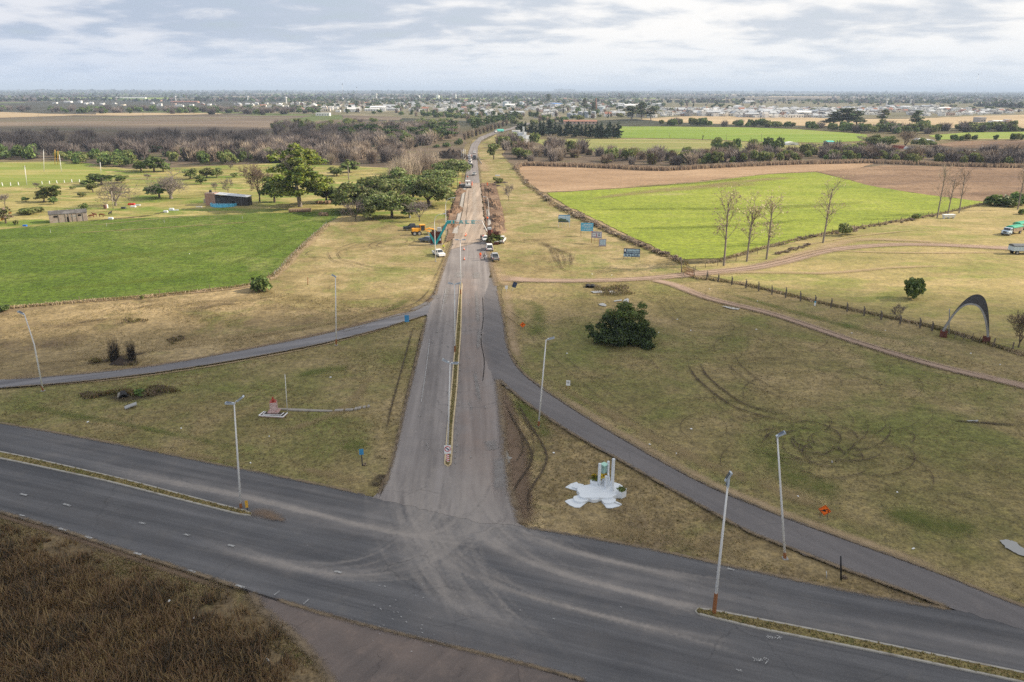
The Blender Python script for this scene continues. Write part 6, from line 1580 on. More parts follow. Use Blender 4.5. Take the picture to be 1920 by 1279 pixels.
# ------------------------------------------------------------------ vehicles (local x forward)
def wheels(root,xs,track,r,w=.24,dual=False,z0=0):
    for x in xs:
        for s in (-1,1):
            y=s*track/2
            t_=MB();n=14
            vs=[(x+rr*math.cos(2*PI*k/n),y+yy,r+z0+rr*math.sin(2*PI*k/n)) for yy in (-w/2,w/2) for rr in (r,r*.62) for k in range(n)]
            t_.add(vs,[(k,(k+1) % n,2*n+(k+1) % n,2*n+k) for k in range(n)]+[(n+k,k,(k+1) % n,n+(k+1) % n)[::-1] for k in range(n)]+[(3*n+k,2*n+k,2*n+(k+1) % n,3*n+(k+1) % n) for k in range(n)])
            wo=t_.build('wheel',M_TYRE,root)
            q=MB();yo=y+s*w*.42
            disc(q,x,yo-.01,r+z0,r*.63,0,12,.02);q.build('rim',M_RIM,wo)
def carbody(root,prof,w,mat,inset=.0):
    m_=MB();m_.extrude_y(prof,-w/2,w/2);return bevelled(m_.build('body',mat,root),.07,2)
def cabin(root,xb,xb2,xf2,xf,z0,z1,w,wt,mat):
    """greenhouse: glass block with roof and pillars"""
    g=MB();vs=[(xb,-w/2,z0),(xf,-w/2,z0),(xf,w/2,z0),(xb,w/2,z0),(xb2,-wt/2,z1),(xf2,-wt/2,z1),(xf2,wt/2,z1),(xb2,wt/2,z1)]
    g.add(vs,[(3,2,1,0),(4,5,6,7),(0,1,5,4),(1,2,6,5),(2,3,7,6),(3,0,4,7)]);g.build('windows',M_GLASS,root)
    r_=MB();r_.box((xb2+xf2)/2,0,z1-.01,(xf2-xb2)+.10,wt+.06,.07);bevelled(r_.build('roof',mat,root),.03,2)
    p_=MB()
    for (a,b_) in ((0,4),(1,5),(2,6),(3,7)):p_.tube([Vector(vs[a])*1.004,Vector(vs[b_])*1.002],.045,5)
    xm=(xb2+xf2)/2
    for s in (-1,1):p_.tube([(xm,s*(w/2+.005),z0),(xm,s*(wt/2+.005),z1)],.045,5)
    p_.build('pillars',mat,root)
def lights(root,xf,xb,w,zf,zb):
    for s in (-1,1):
        m_=MB();m_.box(xf,s*(w/2-.24),zf,.05,.36,.16);m_.build('headlight',M_HEADL,root)
        m_=MB();m_.box(xb,s*(w/2-.14),zb,.05,.2,.3);m_.build('taillight',M_TAIL,root)
def bumper(root,x,w,z,mat=None):
    m_=MB();m_.box(x,0,z,.14,w*.98,.2);m_.build('bumper',mat or M_DARKS,root)
def pickup(px,py,rz,mat,label,z=0.0,s=1.0):
    b=P(px,py,z);root=thing('pickup_truck',(b.x,b.y,z),rz,label,'pickup');root.scale=(s,s,s)
    carbody(root,[(-2.6,.5),(2.55,.45),(2.6,.95),(2.45,1.05),(1.25,1.12),(-.85,1.12),(-.85,1.08),(-2.62,1.08)],1.86,mat)
    m_=MB();m_.box(-1.74,0,1.085,1.62,1.5,.012);m_.build('cargo_bed',M_DARKS,root)
    cabin(root,-.86,-.62,.62,1.30,1.10,1.74,1.74,1.42,mat)
    wheels(root,(-1.6,1.65),1.62,.38);lights(root,2.58,-2.62,1.86,.78,.78);bumper(root,2.62,1.86,.42,mat if mat is C_WHITE else M_DARKS);bumper(root,-2.66,1.86,.45)
    return root
def car(px,py,rz,mat,label,z=0.0,suv=False,name='car',s=1.0):
    b=P(px,py,z);root=thing(name,(b.x,b.y,z),rz,label,'car');root.scale=(s,s,s)
    zt=1.72 if suv else 1.45
    carbody(root,[(-2.1,.42),(2.1,.40),(2.16,.78),(1.95,.90),(1.05,1.0),(-1.9,1.02),(-2.14,.85)],1.76,mat)
    cabin(root,-2.0 if suv else -1.75,-1.75 if suv else -1.1,.15 if not suv else .3,1.05,.98,zt,1.66,1.32,mat)
    wheels(root,(-1.3,1.3),1.56,.33,.2);lights(root,2.12,-2.12,1.76,.62,.68);bumper(root,2.14,1.76,.36);bumper(root,-2.14,1.76,.36)
    return root
Zr=.30
pickup(822.5,479.5,R(-62),C_WHITE,'white pickup parked on the mown verge beside the curved lamp post',.02)
pickup(774,431.5,R(192),C_DARK,'dark blue-green pickup parked left of the yellow grader',.02,1.15)
car(800,453.5,R(150),C_BLUEG,'blue-grey car parked behind the left brick wall',.02,s=1.1)
pickup(928,487,R(98),C_SILVER,'silver pickup parked at the road edge, nearest the dirt track',.32)
car(917.5,469.5,R(95),C_WHITE,'white estate car parked right of the road beside the brick planter',.05,True,s=1.1)
pickup(940.5,454.5,R(82),C_WHITE,'white pickup right of the palms in the brick planter',.05,s=1.05)
car(909.5,452,R(-80),C_WHITE,'white car half hidden left of the palms in the brick planter',.05)
car(889,328.5,R(-95),C_SILVER,'pale car coming down the milled road beyond the paving machine',.41,s=1.0)
pickup(882,306.5,R(85),C_WHITE,'white pickup right behind the tractor in the queue',.32,s=.9)
pickup(881.2,301.5,R(85),C_WHITE,'white pickup in the middle of the queue',.32,s=.9)
car(880.4,297,R(85),C_SILVER,'grey car near the far end of the queue',.32)
car(879.6,293.5,R(85),C_WHITE,'white car at the far end of the queue',.32)
car(889.5,287.5,R(-85),C_WHITE,'white car behind the lorry beyond the queue',.32)
def lorry(px,py,rz,cabm,bedm,tarpm,label,z=0.02,L=6.0,s=1.0,trailer=False):
    b=P(px,py,z);root=thing('trailer' if trailer else 'lorry',(b.x,b.y,z),rz,label,'trailer' if trailer else 'lorry');root.scale=(s,s,s)
    x1=0 if trailer else -.3;x0=x1-L
    m_=MB();m_.box((x0+x1)/2,0,.75,L,.9,.25);m_.build('chassis',M_DARKS,root)
    m_=MB();m_.box((x0+x1)/2,0,1.02,L,2.45,1.35)
    bd=m_.build('cargo_bed',bedm,root)
    rb_=MB()
    for k in range(int(L/.8)+1):
        x=x0+.06+k*(L-.12)/int(L/.8)
        for sd in (-1,1):rb_.box(x,sd*1.245,1.02,.09,.06,1.36)
    rb_.build('bed_stakes',bedm if bedm is not C_BED else M_WOOD,bd)
    m_=MB();n=7
    prof=[(-1.27,2.2),(-1.27,2.42),(-.8,2.72),(0,2.82),(.8,2.72),(1.27,2.42),(1.27,2.2)]
    vs=[(x,y,zz+(.05 if i % 2 else 0)) for i,x in enumerate(np.linspace(x0-.03,x1+.03,7)) for y,zz in prof]
    m_.add(vs,[(i*n+k,i*n+k+1,(i+1)*n+k+1,(i+1)*n+k) for i in range(6) for k in range(n-1)]+[tuple(range(n)),tuple(6*n+k for k in range(n-1,-1,-1))]);m_.build('tarpaulin',tarpm,root)
    if trailer:
        wheels(root,(x0+.9,x0+2.1,x1-1.2),2.1,.5,.5);m_=MB();m_.tube([(x1,0,.85),(x1+1.6,0,.8)],.07,6);m_.build('drawbar',M_DARKS,root)
        m_=MB();m_.box((x0+x1)/2+.2,1.0,.45,1.6,.5,.4);m_.build('tool_box',M_DARKS,root)
    else:
        m_=MB();m_.extrude_y([(0,.6),(2.35,.55),(2.4,1.35),(2.2,1.5),(1.35,1.6),(1.05,2.35),(.1,2.4),(0,2.2)],-1.1,1.1);bevelled(m_.build('cab',cabm,root),.10,2)
        m_=MB();m_.add([(1.40,-.95,1.63),(1.40,.95,1.63),(1.13,.9,2.27),(1.13,-.9,2.27)],[(0,1,2,3)]);m_.build('windscreen',M_GLASS,root)
        for sd in (-1,1):
            m_=MB();m_.add([(.25,sd*1.107,1.6),(1.2,sd*1.107,1.6),(1.0,sd*1.107,2.2),(.25,sd*1.107,2.2)],[(0,1,2,3)]);m_.build('side_window',M_GLASS,root)
            m_=MB();m_.box(2.40,sd*.8,.95,.05,.3,.26);m_.build('headlight',M_HEADL,root)
        m_=MB();m_.box(2.40,0,.9,.06,1.0,.5);m_.build('grille',M_DARKS,root);bumper(root,2.45,2.2,.5)
        wheels(root,(x0+1.2,1.4),2.0,.5,.4)
    return root
lorry(1890,440.5,R(212),C_BLUEW,C_BED,C_GREEN,'pale blue lorry with a green tarpaulin in the dry pasture',L=6.0)
lorry(1904,433,R(212),None,C_BED,C_GREEN,'green-tarped trailer hitched behind the pale blue lorry',L=7.5,trailer=True)
lorry(1893.5,476,R(178),None,C_BLUEW,C_GREYT,'white and grey trailer with a grey tarpaulin at the edge of the view',L=8.5,trailer=True).rotation_euler[2]=R(181)
lorry(889.5,299,R(-88),C_DARK,M_DARKS,C_GREYT,'dark lorry beyond the queue of pickups',.32,5.0,.85)
lorry(931,248.5,R(215),C_WHITE,C_TEALT,C_TEALT,'teal and white lorry on the far road bend',.32,7.0,1.15)

def tractor(px,py,rz,label):
    b=P(px,py,.32);root=thing('tractor',(b.x,b.y,.32),rz,label,'tractor')
    wheels(root,(-1.0,),1.7,.85,.5);wheels(root,(1.35,),1.5,.5,.32)
    m_=MB();m_.box(.8,0,.8,2.2,.8,.75);bevelled(m_.build('bonnet',C_DARK,root),.08)
    m_=MB();m_.box(-.8,0,1.1,1.4,1.3,1.3,tx=.85,ty=.9);m_.build('cab',M_GLASS,root)
    m_=MB();m_.box(-.8,0,2.41,1.5,1.4,.12);m_.build('roof',C_WHITE,root)
    m_=MB();m_.tube([(1.0,.25,1.5),(1.0,.25,2.4)],.05,6);m_.build('exhaust',M_DARKS,root)
tractor(883.5,314.5,R(-92),'dark tractor with large wheels at the head of the queue')
def grader(px,py,rz,label):
    b=P(px,py,.02);root=thing('motor_grader',(b.x,b.y,.02),rz,label,'grader')
    wheels(root,(-3.0,-1.5),2.1,.68,.42);wheels(root,(3.6,),2.0,.66,.38)
    m_=MB();m_.box(-2.3,0,1.1,2.6,1.3,1.1);bevelled(m_.build('engine_cover',C_YEL,root),.08)
    m_=MB();m_.tube([(-.2,0,1.3),(1.8,0,1.9),(3.7,0,1.35)],[.26,.22,.2],6);m_.build('frame',C_YEL,root)
    m_=MB();m_.box(-.3,0,1.45,1.4,1.45,1.6);m_.build('cab',M_GLASS,root)
    m_=MB();m_.box(-.3,0,3.05,1.7,1.7,.14)
    for sx in (-.98,.38):
        for sy in (-.7,.7):m_.box(sx,sy,1.45,.12,.12,1.62)
    m_.build('cab_frame',C_YEL,root)
    m_=MB();m_.add([(1.2,-1.8,.15),(1.7,1.8,.15),(1.78,1.8,.85),(1.28,-1.8,.85),(1.3,-1.8,.15),(1.8,1.8,.15),(1.9,1.8,.85),(1.4,-1.8,.85)],[(0,1,2,3),(7,6,5,4),(0,4,5,1),(2,6,7,3),(0,3,7,4),(1,5,6,2)]);m_.build('blade',M_GALV,root)
    m_=MB();m_.lathe([(.75,.95),(.75,1.08)],16,(1.5,0));m_.build('turntable',C_YEL,root)
    m_=MB();m_.box(3.6,0,.6,.3,1.7,.25);m_.build('axle',C_YEL,root)
    m_=MB();m_.tube([(-2.6,.4,2.2),(-2.6,.4,2.9)],.06,6);m_.build('exhaust',M_DARKS,root)
grader(794,440,R(20),'yellow road grader parked on the grass left of the portal')
def paver(px,py,rz,label):
    b=P(px,py,.42);root=thing('paving_machine',(b.x,b.y,.42),rz,label,'machine')
    for s in (-1,1):
        m_=MB();m_.extrude_y([(-1.8,.0),(1.6,0),(1.95,.35),(1.6,.7),(-1.8,.7),(-2.1,.35)],s*1.05-.22,s*1.05+.22);m_.build('crawler_track',M_TYRE,root)
    m_=MB();m_.box(-.3,0,.72,3.0,2.3,.9);bevelled(m_.build('body',C_WHITE,root),.08)
    m_=MB();m_.prism([(1.2,-1.3),(2.9,-1.6),(2.9,1.6),(1.2,1.3)],.45,1.5);m_.build('hopper',M_DARKS,root)
    m_=MB();m_.box(-2.4,0,.1,.8,3.4,.55);m_.build('screed',M_DARKS,root)
    m_=MB();m_.box(-.4,0,3.0,2.4,2.3,.12);m_.build('canopy',C_WHITE,root)
    for sx in (-1.5,.7):
        for sy in (-1.05,1.05):l_=MB();l_.tube([(sx,sy,1.6),(sx,sy,3.0)],.05,6);l_.build('canopy_post',M_GALV,root)
    m_=MB();m_.box(-1.0,.3,1.62,.5,.5,.9);m_.build('seat',M_BLACK,root)
    m_=MB();m_.box(-1.2,2.4,0,1.2,1.9,.9);m_.build('side_hopper',M_DARKS,root)
paver(877.5,351.5,R(92),'white paving machine with a canopy on the excavated road')
m_=MB();b=P(866,351,.4);root=thing('generator_trailer',(b.x,b.y,.4),.2,'low dark towed unit left of the paving machine','trailer');m_.box(0,0,.4,2.6,1.4,.9);bevelled(m_.build('body',M_DARKS,root),.06);wheels(root,(0.0,),1.5,.38);m_=MB();m_.box(0,0,1.301,1.4,.9,.15);m_.build('cover',M_GALV,root)

# ------------------------------------------------------------------ people
def skin_mesh(pts,edges,rad,root_i=0):
    me=bpy.data.meshes.new('person');me.from_pydata(pts,edges,[]);o=bpy.data.objects.new('person_tmp',me);COL.objects.link(o)
    md=o.modifiers.new('skin','SKIN');md.use_smooth_shade=True
    for i,r_ in enumerate(rad):me.skin_vertices[0].data[i].radius=r_ if isinstance(r_,tuple) else (r_,r_)
    me.skin_vertices[0].data[root_i].use_root=True
    sb=o.modifiers.new('sub','SUBSURF');sb.levels=1;sb.render_levels=1
    dg=bpy.context.evaluated_depsgraph_get();ev=o.evaluated_get(dg);out_=bpy.data.meshes.new_from_object(ev)
    bpy.data.objects.remove(o);return out_
def pose(kind):
    la=(.0,.0) ;
    if kind=='stand':A=dict(lh=(.10,0,.92),rh=(-.10,0,.92),lk=(.13,.02,.50),rk=(-.13,.01,.50),lf=(.15,0,.08),rf=(-.14,0,.08),le=(.27,-.02,1.16),re=(-.27,.02,1.16),lw=(.28,-.10,.90),rw=(-.27,-.08,.90))
    if kind=='walk':A=dict(lh=(.10,0,.92),rh=(-.10,0,.92),lk=(.11,-.16,.52),rk=(-.11,.06,.50),lf=(.11,-.26,.09),rf=(-.11,.28,.12),le=(.26,.10,1.17),re=(-.26,-.10,1.17),lw=(.26,.06,.92),rw=(-.25,-.28,.97))
    if kind=='work':A=dict(lh=(.10,.03,.90),rh=(-.10,.03,.90),lk=(.16,-.05,.49),rk=(-.15,.0,.49),lf=(.18,.02,.08),rf=(-.16,.05,.08),le=(.24,-.20,1.10),re=(-.24,-.20,1.10),lw=(.10,-.42,.98),rw=(-.10,-.42,1.0))
    if kind=='ride':A=dict(lh=(.10,.05,.95),rh=(-.10,.05,.95),lk=(.12,-.28,.72),rk=(-.12,-.18,.55),lf=(.12,-.12,.34),rf=(-.12,-.10,.16),le=(.24,-.22,1.16),re=(-.24,-.22,1.16),lw=(.22,-.48,1.06),rw=(-.22,-.48,1.06))
    ln=-.12 if kind in ('ride','work') else 0
    pts=[(0,0,.95),(0,ln*.4,1.18),(0,ln,1.40),(0,ln*1.15,1.50),(0,ln*1.2-.02,1.60),(0,ln*1.2-.01,1.70),
           A['lh'],A['lk'],A['lf'],(A['lf'][0],A['lf'][1]-.16,A['lf'][2]-.04),A['rh'],A['rk'],A['rf'],(A['rf'][0],A['rf'][1]-.16,A['rf'][2]-.04),
           (.19,ln,1.40),A['le'],A['lw'],(A['lw'][0],A['lw'][1]-.04,A['lw'][2]-.12),(-.19,ln,1.40),A['re'],A['rw'],(A['rw'][0],A['rw'][1]-.04,A['rw'][2]-.12)]
    ed=[(0,1),(1,2),(2,3),(3,4),(4,5),(0,6),(6,7),(7,8),(8,9),(0,10),(10,11),(11,12),(12,13),(2,14),(14,15),(15,16),(16,17),(2,18),(18,19),(19,20),(20,21)]
    rad=[(.17,.12),(.16,.12),(.17,.12),.07,.105,.09,.10,.07,.05,.045,.10,.07,.05,.045,.08,.06,.045,.04,.08,.06,.045,.04]
    return skin_mesh(pts,ed,rad)
POSES={k:pose(k) for k in ('stand','walk','work','ride')}
M_SKIN=plain('skin',(0.42,0.26,0.18),0.6,.05);M_HAIR=plain('hair_dark',(0.03,0.022,0.018),0.7,.1)
K_OR=plain('cloth_orange',(0.90,0.14,0.02),0.8,.1);K_NAVY=plain('cloth_navy',(0.02,0.024,0.04),0.9,.2);K_RED=plain('cloth_red',(0.62,0.06,0.04),0.8,.1);K_LIME=plain('cloth_lime',(0.55,0.62,0.05),0.8,.1);K_GREY=plain('cloth_grey',(0.12,0.12,0.13),.9,.1);K_WH=plain('cloth_white',(0.7,0.7,0.7),.8,.1)
def person(px,py,rz,top,bot,label,kind='stand',z=.42,hat=None,s=1.0):
    me=POSES[kind].copy();me.materials.clear()
    for x in (bot,top,M_SKIN):me.materials.append(x)
    for p_ in me.polygons:
        c=p_.center;arm=abs(c.x) > .20 and c.z > .7 or (kind in ('work','ride') and c.y < -.30 and c.z > .8)
        p_.material_index=2 if c.z > 1.50 or (arm and c.z < .90 and kind in ('stand','walk')) else (1 if c.z > .95 or arm else 0)
    b=P(px,py,z);o=link('person',me,None,(b.x,b.y,z),rz);o.scale=(s,s,s);tag(o,label,'person',None)
    ln=-.12*1.2 if kind in ('ride','work') else 0
    m_=MB();m_.lathe([(.02,1.84),(.09,1.81),(.118,1.74),(.115,1.66),(.09,1.62)][::-1],10,(0,ln+.025));m_.build('helmet' if hat else 'hair',hat or M_HAIR,o,smooth=True)
    m_=MB();m_.box(0,ln-.115,1.625,.03,.035,.05,tx=.4,ty=.3);m_.build('nose',M_SKIN,o)
    return o
person(900.7,484.5,R(20),K_OR,K_RED,'person in a full orange suit standing beside the cyclist','stand',.32)
person(831.5,469,R(10),K_LIME,K_GREY,'person in a lime vest standing behind the white pickup','stand',.05)
person(902,451,R(160),K_NAVY,K_NAVY,'person in dark clothes standing left of the white car','stand',.3)
person(906,450.5,R(200),K_RED,K_GREY,'person in a red top standing against the white car','stand',.3)
person(910.5,416.5,R(120),K_NAVY,K_NAVY,'person in dark clothes at the right trench','walk',.44)
person(914.3,415,R(200),K_OR,K_NAVY,'person in an orange jacket at the right trench','work',.44)
person(862.5,347.5,R(240),K_OR,K_OR,'person in orange left of the paving machine','work',.44,K_WH)
person(884.8,349,R(100),K_OR,K_OR,'person in orange walking at the right side of the paving machine','walk',.44)
person(885.2,346.5,R(80),K_OR,K_OR,'second person in orange at the right rear of the paving machine','stand',.44)
person(876.6,335.5,R(180),K_OR,K_NAVY,'person in orange standing behind the paving machine','stand',.44)
person(913.6,348.5,R(140),K_OR,K_OR,'person in orange alone at the far end of the right trench','stand',.44)
person(884,295.5,R(180),K_RED,K_GREY,'person in red between the queue and the dark lorry','stand',.32)
cyc=person(907.3,487.5,R(100),K_NAVY,K_GREY,'person in dark clothes riding a pale bicycle','ride',.34,None,1.05)
def bicycle(px,py,rz,label):
    b=P(px,py,.32);root=thing('bicycle',(b.x,b.y,.32),rz,label,'bicycle')
    for y in (-.55,.52):
        m_=MB();pts=[(0,y+.34*math.cos(2*PI*k/16),.35+.34*math.sin(2*PI*k/16)) for k in range(17)];m_.tube(pts,.03,5,cap=False)
        w_=m_.build('wheel',M_TYRE,root);m_=MB();m_.tube([(-.04,y,.35),(.04,y,.35)],.05,8);m_.build('hub',M_RIM,w_)
    m_=MB();m_.tube([(0,.52,.35),(0,.05,.32),(0,.18,.85)],.03,6);m_.tube([(0,.05,.32),(0,-.42,.82),(0,.16,.78)],.03,6);m_.tube([(0,-.42,.98),(0,-.55,.35)],.03,6);m_.build('frame',M_WPAINT,root)
    m_=MB();m_.tube([(-.28,-.44,1.04),(0,-.46,1.0),(.28,-.44,1.04)],.02,6);m_.build('handlebar',M_DARKS,root)
    m_=MB();m_.box(0,.18,.85,.16,.28,.07);m_.build('saddle',M_BLACK,root)
    m_=MB();m_.box(0,-.66,.8,.36,.26,.26);m_.build('basket',M_WPAINT,root)
bicycle(907.3,487.5,R(100),'pale bicycle with a front basket ridden by the person in dark clothes')

# ------------------------------------------------------------------ the welcome portal
bl=P(816,459);br=P(927,459);yb=bl.y
root=thing('entrance_portal',(bl.x,yb,0),0,'teal welcome portal spanning the road with a big V and the letters IALE','portal')
def pl(px,py):q=topat(Vector((0,yb,0)),px,py);return (q.x-bl.x,q.z)
def plate(name,px,mat,y0,y1,parent):
    pr=[pl(*q) for q in px];m_=MB();m_.extrude_y(pr,y0,y1);return m_.build(name,mat,parent)
x0,_=pl(807,459);x1,_=pl(828,459);hw=pl(816,434)[1]
m_=MB();m_.box((x0+x1)/2,.4,0,x1-x0,.6,hw*.94);m_.box((x0+x1)/2+.9,.4,hw*.94,(x1-x0)-1.8,.62,hw*.06);m_.build('brick_wall',M_BRICK,root)
m_=MB();m_.box((x0+x1)/2,.35,.001,x1-x0+.4,.9,.25);m_.build('plinth',M_CONCR,root)
m_=MB();q0=pl(823.5,436);q1=pl(823.5,429);m_.box(q0[0],.4,hw+.002,1.1,.8,q1[1]-q0[1]);m_.build('lamp_box',M_GALV,root)
m_=MB();q0=pl(825,451);m_.box(q0[0],.08,q0[1],.6,.04,.6);m_.build('notice',M_WPAINT,root)
plate('big_letter_v',[(804.5,439),(807.2,437.5),(816.8,453.5),(837.8,413.8),(846,413.4),(846,418.8),(840,419),(818.6,459),(814.8,458.4)],M_TEAL,-.42,.08,root)
def bar(name,a,b_,r_,mat,parent,y=.0):
    p0,p1=pl(*a),pl(*b_);m_=MB();m_.tube([(p0[0],y,p0[1]),(p1[0],y,p1[1])],r_,6);return m_.build(name,mat,parent)
tr=bar('beam',(845,413.6),(904,413.4),.07,M_GALV,root,-.05);bar('beam',(845,419.2),(904,419),.07,M_GALV,root,-.05);bar('beam',(845,414.6),(904,414.4),.06,M_GALV,root,.5)
m_=MB()
for k in range(14):
    xa=846+k*4.2;a=pl(xa,413.6);c_=pl(xa+2.1,419.1);e_=pl(xa+4.2,413.6)
    m_.tube([(a[0],.0,a[1]),(c_[0],.0,c_[1]),(e_[0],.0,e_[1])],.03,4)
m_.build('lattice',M_GALV,root)
for lt,px0,px1 in (('I',849,852),('A',860,869),('L',873,879.5),('E',884,890.5)):
    a=pl(px0,419.3);c_=pl(px1,413.0);w=c_[0]-a[0];h=c_[1]-a[1];t_=h*.24;m_=MB()
    def rect(u0,u1,v0,v1):m_.extrude_y([(a[0]+u0,a[1]+v0),(a[0]+u1,a[1]+v0),(a[0]+u1,a[1]+v1),(a[0]+u0,a[1]+v1)],-.36,-.12)
    if lt=='I':rect(0,w,0,h)
    if lt=='L':rect(0,t_*1.3,0,h);rect(t_*1.3,w,0,t_)
    if lt=='E':rect(0,t_*1.3,0,h);[rect(t_*1.3,w,v,v+t_*.8) for v in (0,h*.4,h-t_*.8)]
    if lt=='A':
        for sx in (0,1):
            q=[(0,0),(t_*1.3,0),(w/2+t_*.5,h),(w/2-t_*.5,h)];q=[(u,v) if not sx else (w-u,v) for u,v in q];q=q if not sx else q[::-1]
            m_.extrude_y([(a[0]+u,a[1]+v) for u,v in q],-.36+.01*sx,-.12-.01*sx)
        rect(w*.25,w*.75,h*.2,h*.2+t_*.7)
    m_.build('letter_'+lt.lower(),M_TEAL,root)
for yy in (-.05,.45):bar('strut',(903,413.6),(913.5,434),.07,M_GALV,root,yy)
for k in range(6):
    f=k/5;bar('strut_rung',(903+10*f,414+19*f),(905+10*f,414+19*f),.03,M_GALV,root,.2)
pr_=thing('portal_pier',(br.x,yb,0),0,'dark brick right pier and planter of the portal holding palms','wall')
def px2(px,py):q=topat(Vector((0,yb,0)),px,py);return (q.x-br.x,q.z)
m_=MB();a=px2(916,459);c_=px2(935,459);m_.box((a[0]+c_[0])/2,0,0,c_[0]-a[0],.6,.9);m_.build('planter',M_BRICK,pr_)
m_=MB();a=px2(916,440);m_.prism([(px2(914,459)[0],.9),(px2(921,459)[0],.9),(px2(924,459)[0],2.0),(px2(917,459)[0],2.0)],0,px2(917,432)[1]);m_.box(px2(930,459)[0],1.6,0,1.6,.5,px2(930,436)[1]);m_.build('brick_wall',M_BRICK,pr_)
m_=MB();q=px2(917.5,432);m_.box(q[0],1.4,q[1]+.003,1.1,.9,px2(917.5,428)[1]-q[1]);m_.build('lamp_box',M_GALV,pr_)
m_=MB();m_.box(px2(930,459)[0],-.01,.9,1.4,.5,.18);m_.build('white_cap',M_WPAINT,pr_)
for k,(px,py,s) in enumerate(((920,457,.32),(925,458,.36),(930,457,.30),(934,458,.26),(923,459,.25))):
    b=P(px,py+.2);stand1(PROTO['palm'][0][1][1],'garden_palm',b.x,b.y+.5,k*1.3,s*3.2,('low palm at the left of the brick planter','fullest low palm in the middle of the brick planter','low palm right of the middle in the brick planter','low palm at the right end of the brick planter','smallest low palm at the front of the brick planter')[k],'palm').location.z=-11*.84*s*3.2+1.9
tag(sheet('dust_heap_ground',[(918,440),(938,438),(940,447),(922,449)],.30,M_DIRT,.3,.5),kind='structure')

# soil heaps along the excavation
def heap(px,py,L,W_,H,rz,label,seed,mat=None):
    b=P(px,py);H *=1.35 if mat is None else 1;W_ *=1.2 if mat is None else 1;n1,n2=18,12;vs=[];rr=random.Random(seed)
    for j in range(n2+1):
        for i in range(n1):
            a=2*PI*i/n1;f=j/n2;x=L/2*(1-f)*math.cos(a);y=W_/2*(1-f)*math.sin(a);z=H*(1-(1-f)**1.6)
            q=mnoise.fractal(Vector((x*.5,y*.5,seed)),.9,2.1,4);vs.append((x*(1+.15*q),y*(1+.15*q),max(-.05,z*(1+.7*q)+(.25*q if j else -.1))))
    m_=MB();m_.add(vs,[(j*n1+i,j*n1+(i+1) % n1,(j+1)*n1+(i+1) % n1,(j+1)*n1+i) for j in range(n2) for i in range(n1)])
    o=m_.build('soil_heap',mat or M_DIRT,None,(b.x,b.y,0),rz);return tag(o,label,'soil heap')
heap(847,425,16,5,1.1,R(82),'brown soil heap left of the portal beam',1);heap(853,398,22,5,1.3,R(84),'long brown soil heap left of the new concrete strip',2);heap(862,362,20,5,1.0,R(84),'brown soil heap left of the paving machine',3)
heap(928,432,14,7,1.2,R(95),'broken brown soil heap right of the portal beam',4);heap(931,412,20,5,1.2,R(96),'long soil heap along the right trench, near part',5);heap(926,385,34,5,1.1,R(97),'long soil heap along the right trench, middle part',6);heap(919,358,36,4.5,.9,R(97),'long soil heap along the right trench, far part',7)
heap(846,296,26,12,5.0,R(5),'dark peaked soil mound on the lawn beside the bridge',8,plain('dark_earth',(0.055,0.042,0.034),.95,.3,.5))
heap(860,297,26,9,2.0,R(5),'low dark tail of the soil mound',9,MATS['dark_earth'])
heap(930,349,6,3.5,.7,0,'small dark rubble heap right of the far trench',10,MATS['dark_earth']);heap(937,343,8,3.5,.6,0,'grey rubble heap below the round bank bush',11,MATS['dark_earth'])
# guard rails of the road bridge
def rail(px,label):
    pts=W2(px);root=thing('guard_rail',(pts[0].x,pts[0].y,0),0,label,'guard rail')
    L=[q-pts[0] for q in pts];m_=MB();m_.tube([q+Vector((0,0,.95)) for q in L],.12,5);m_.tube([q+Vector((0,0,.55)) for q in L],.08,5);m_.build('rail',M_CONC,root)
    tot=catmull(L,3.0)
    for q in tot:l_=MB();l_.box(q.x,q.y,0,.25,.25,1.05);l_.build('post',M_CONC,root)
rail([(867,310),(872,300),(875,294)],'concrete rail at the left of the road bridge');rail([(903,309),(899,303),(896,296)],'concrete rail at the right of the road bridge')

# ------------------------------------------------------------------ fences
def fence(px,spacing,h,label,pm,pr=.07,wires=3,bent=False,jitter=.12,square=False,wr=.012,wm=None,n=None):
    pts=W2(px);root=thing('wire_fence',(pts[0].x,pts[0].y,0),0,label,'fence');L=[q-pts[0] for q in pts]
    if n is None:run=catmull([Vector((q.x,q.y,0)) for q in L],spacing)
    else:run=L
    m_=MB()
    if square:m_.box(0,0,0,pr*2,pr*2,h)
    else:m_.tube([(0,0,-.1),(0,0,h)],pr,5)
    if bent:m_.tube([(0,0,h),(.0,.35,h+.35)],pr*.8,5)
    me=m_.mesh('post',pm)
    for k,q in enumerate(run):
        o=link('post',me,root,(q.x,q.y,0),rng.uniform(-.2,.2));o.rotation_euler[0]=rng.gauss(0,jitter*.5);o.rotation_euler[1]=rng.gauss(0,jitter*.5);o.scale=(1,1,rng.uniform(.88,1.1))
    w_=MB()
    for i in range(wires):
        z=h*(.3+.65*i/max(1,wires-1));w_.tube([(q.x,q.y,z) for q in run],wr,3,cap=False)
    w_.build('wires',wm or M_WIRE,root)
    return root
zz=[(240,185),(300,196),(372,212),(447,229),(515,244),(585,262),(657,279),(737,298),(813,318),(897,333),(983,352),(1073,375),(1163,396),(1263,418),(1368,440),(1432,456)]
fence([(1240+x/2.8235,460+y/2.8235) for x,y in zz],0,1.75,'long fence of angled concrete posts between lawn and dry pasture',M_POST,.13,4,True,.08,True,.015,None,len(zz))
fence([(1790,636),(1806,638),(1822,641),(1836,644)],0,1.5,'short fence of thin posts under the concrete arch',M_WOOD,.07,3,n=4)
fence([(1862,651),(1898,659),(1960,672)],0,1.6,'fence with leaning timber posts right of the arch',M_WOOD,.13,3,n=3)
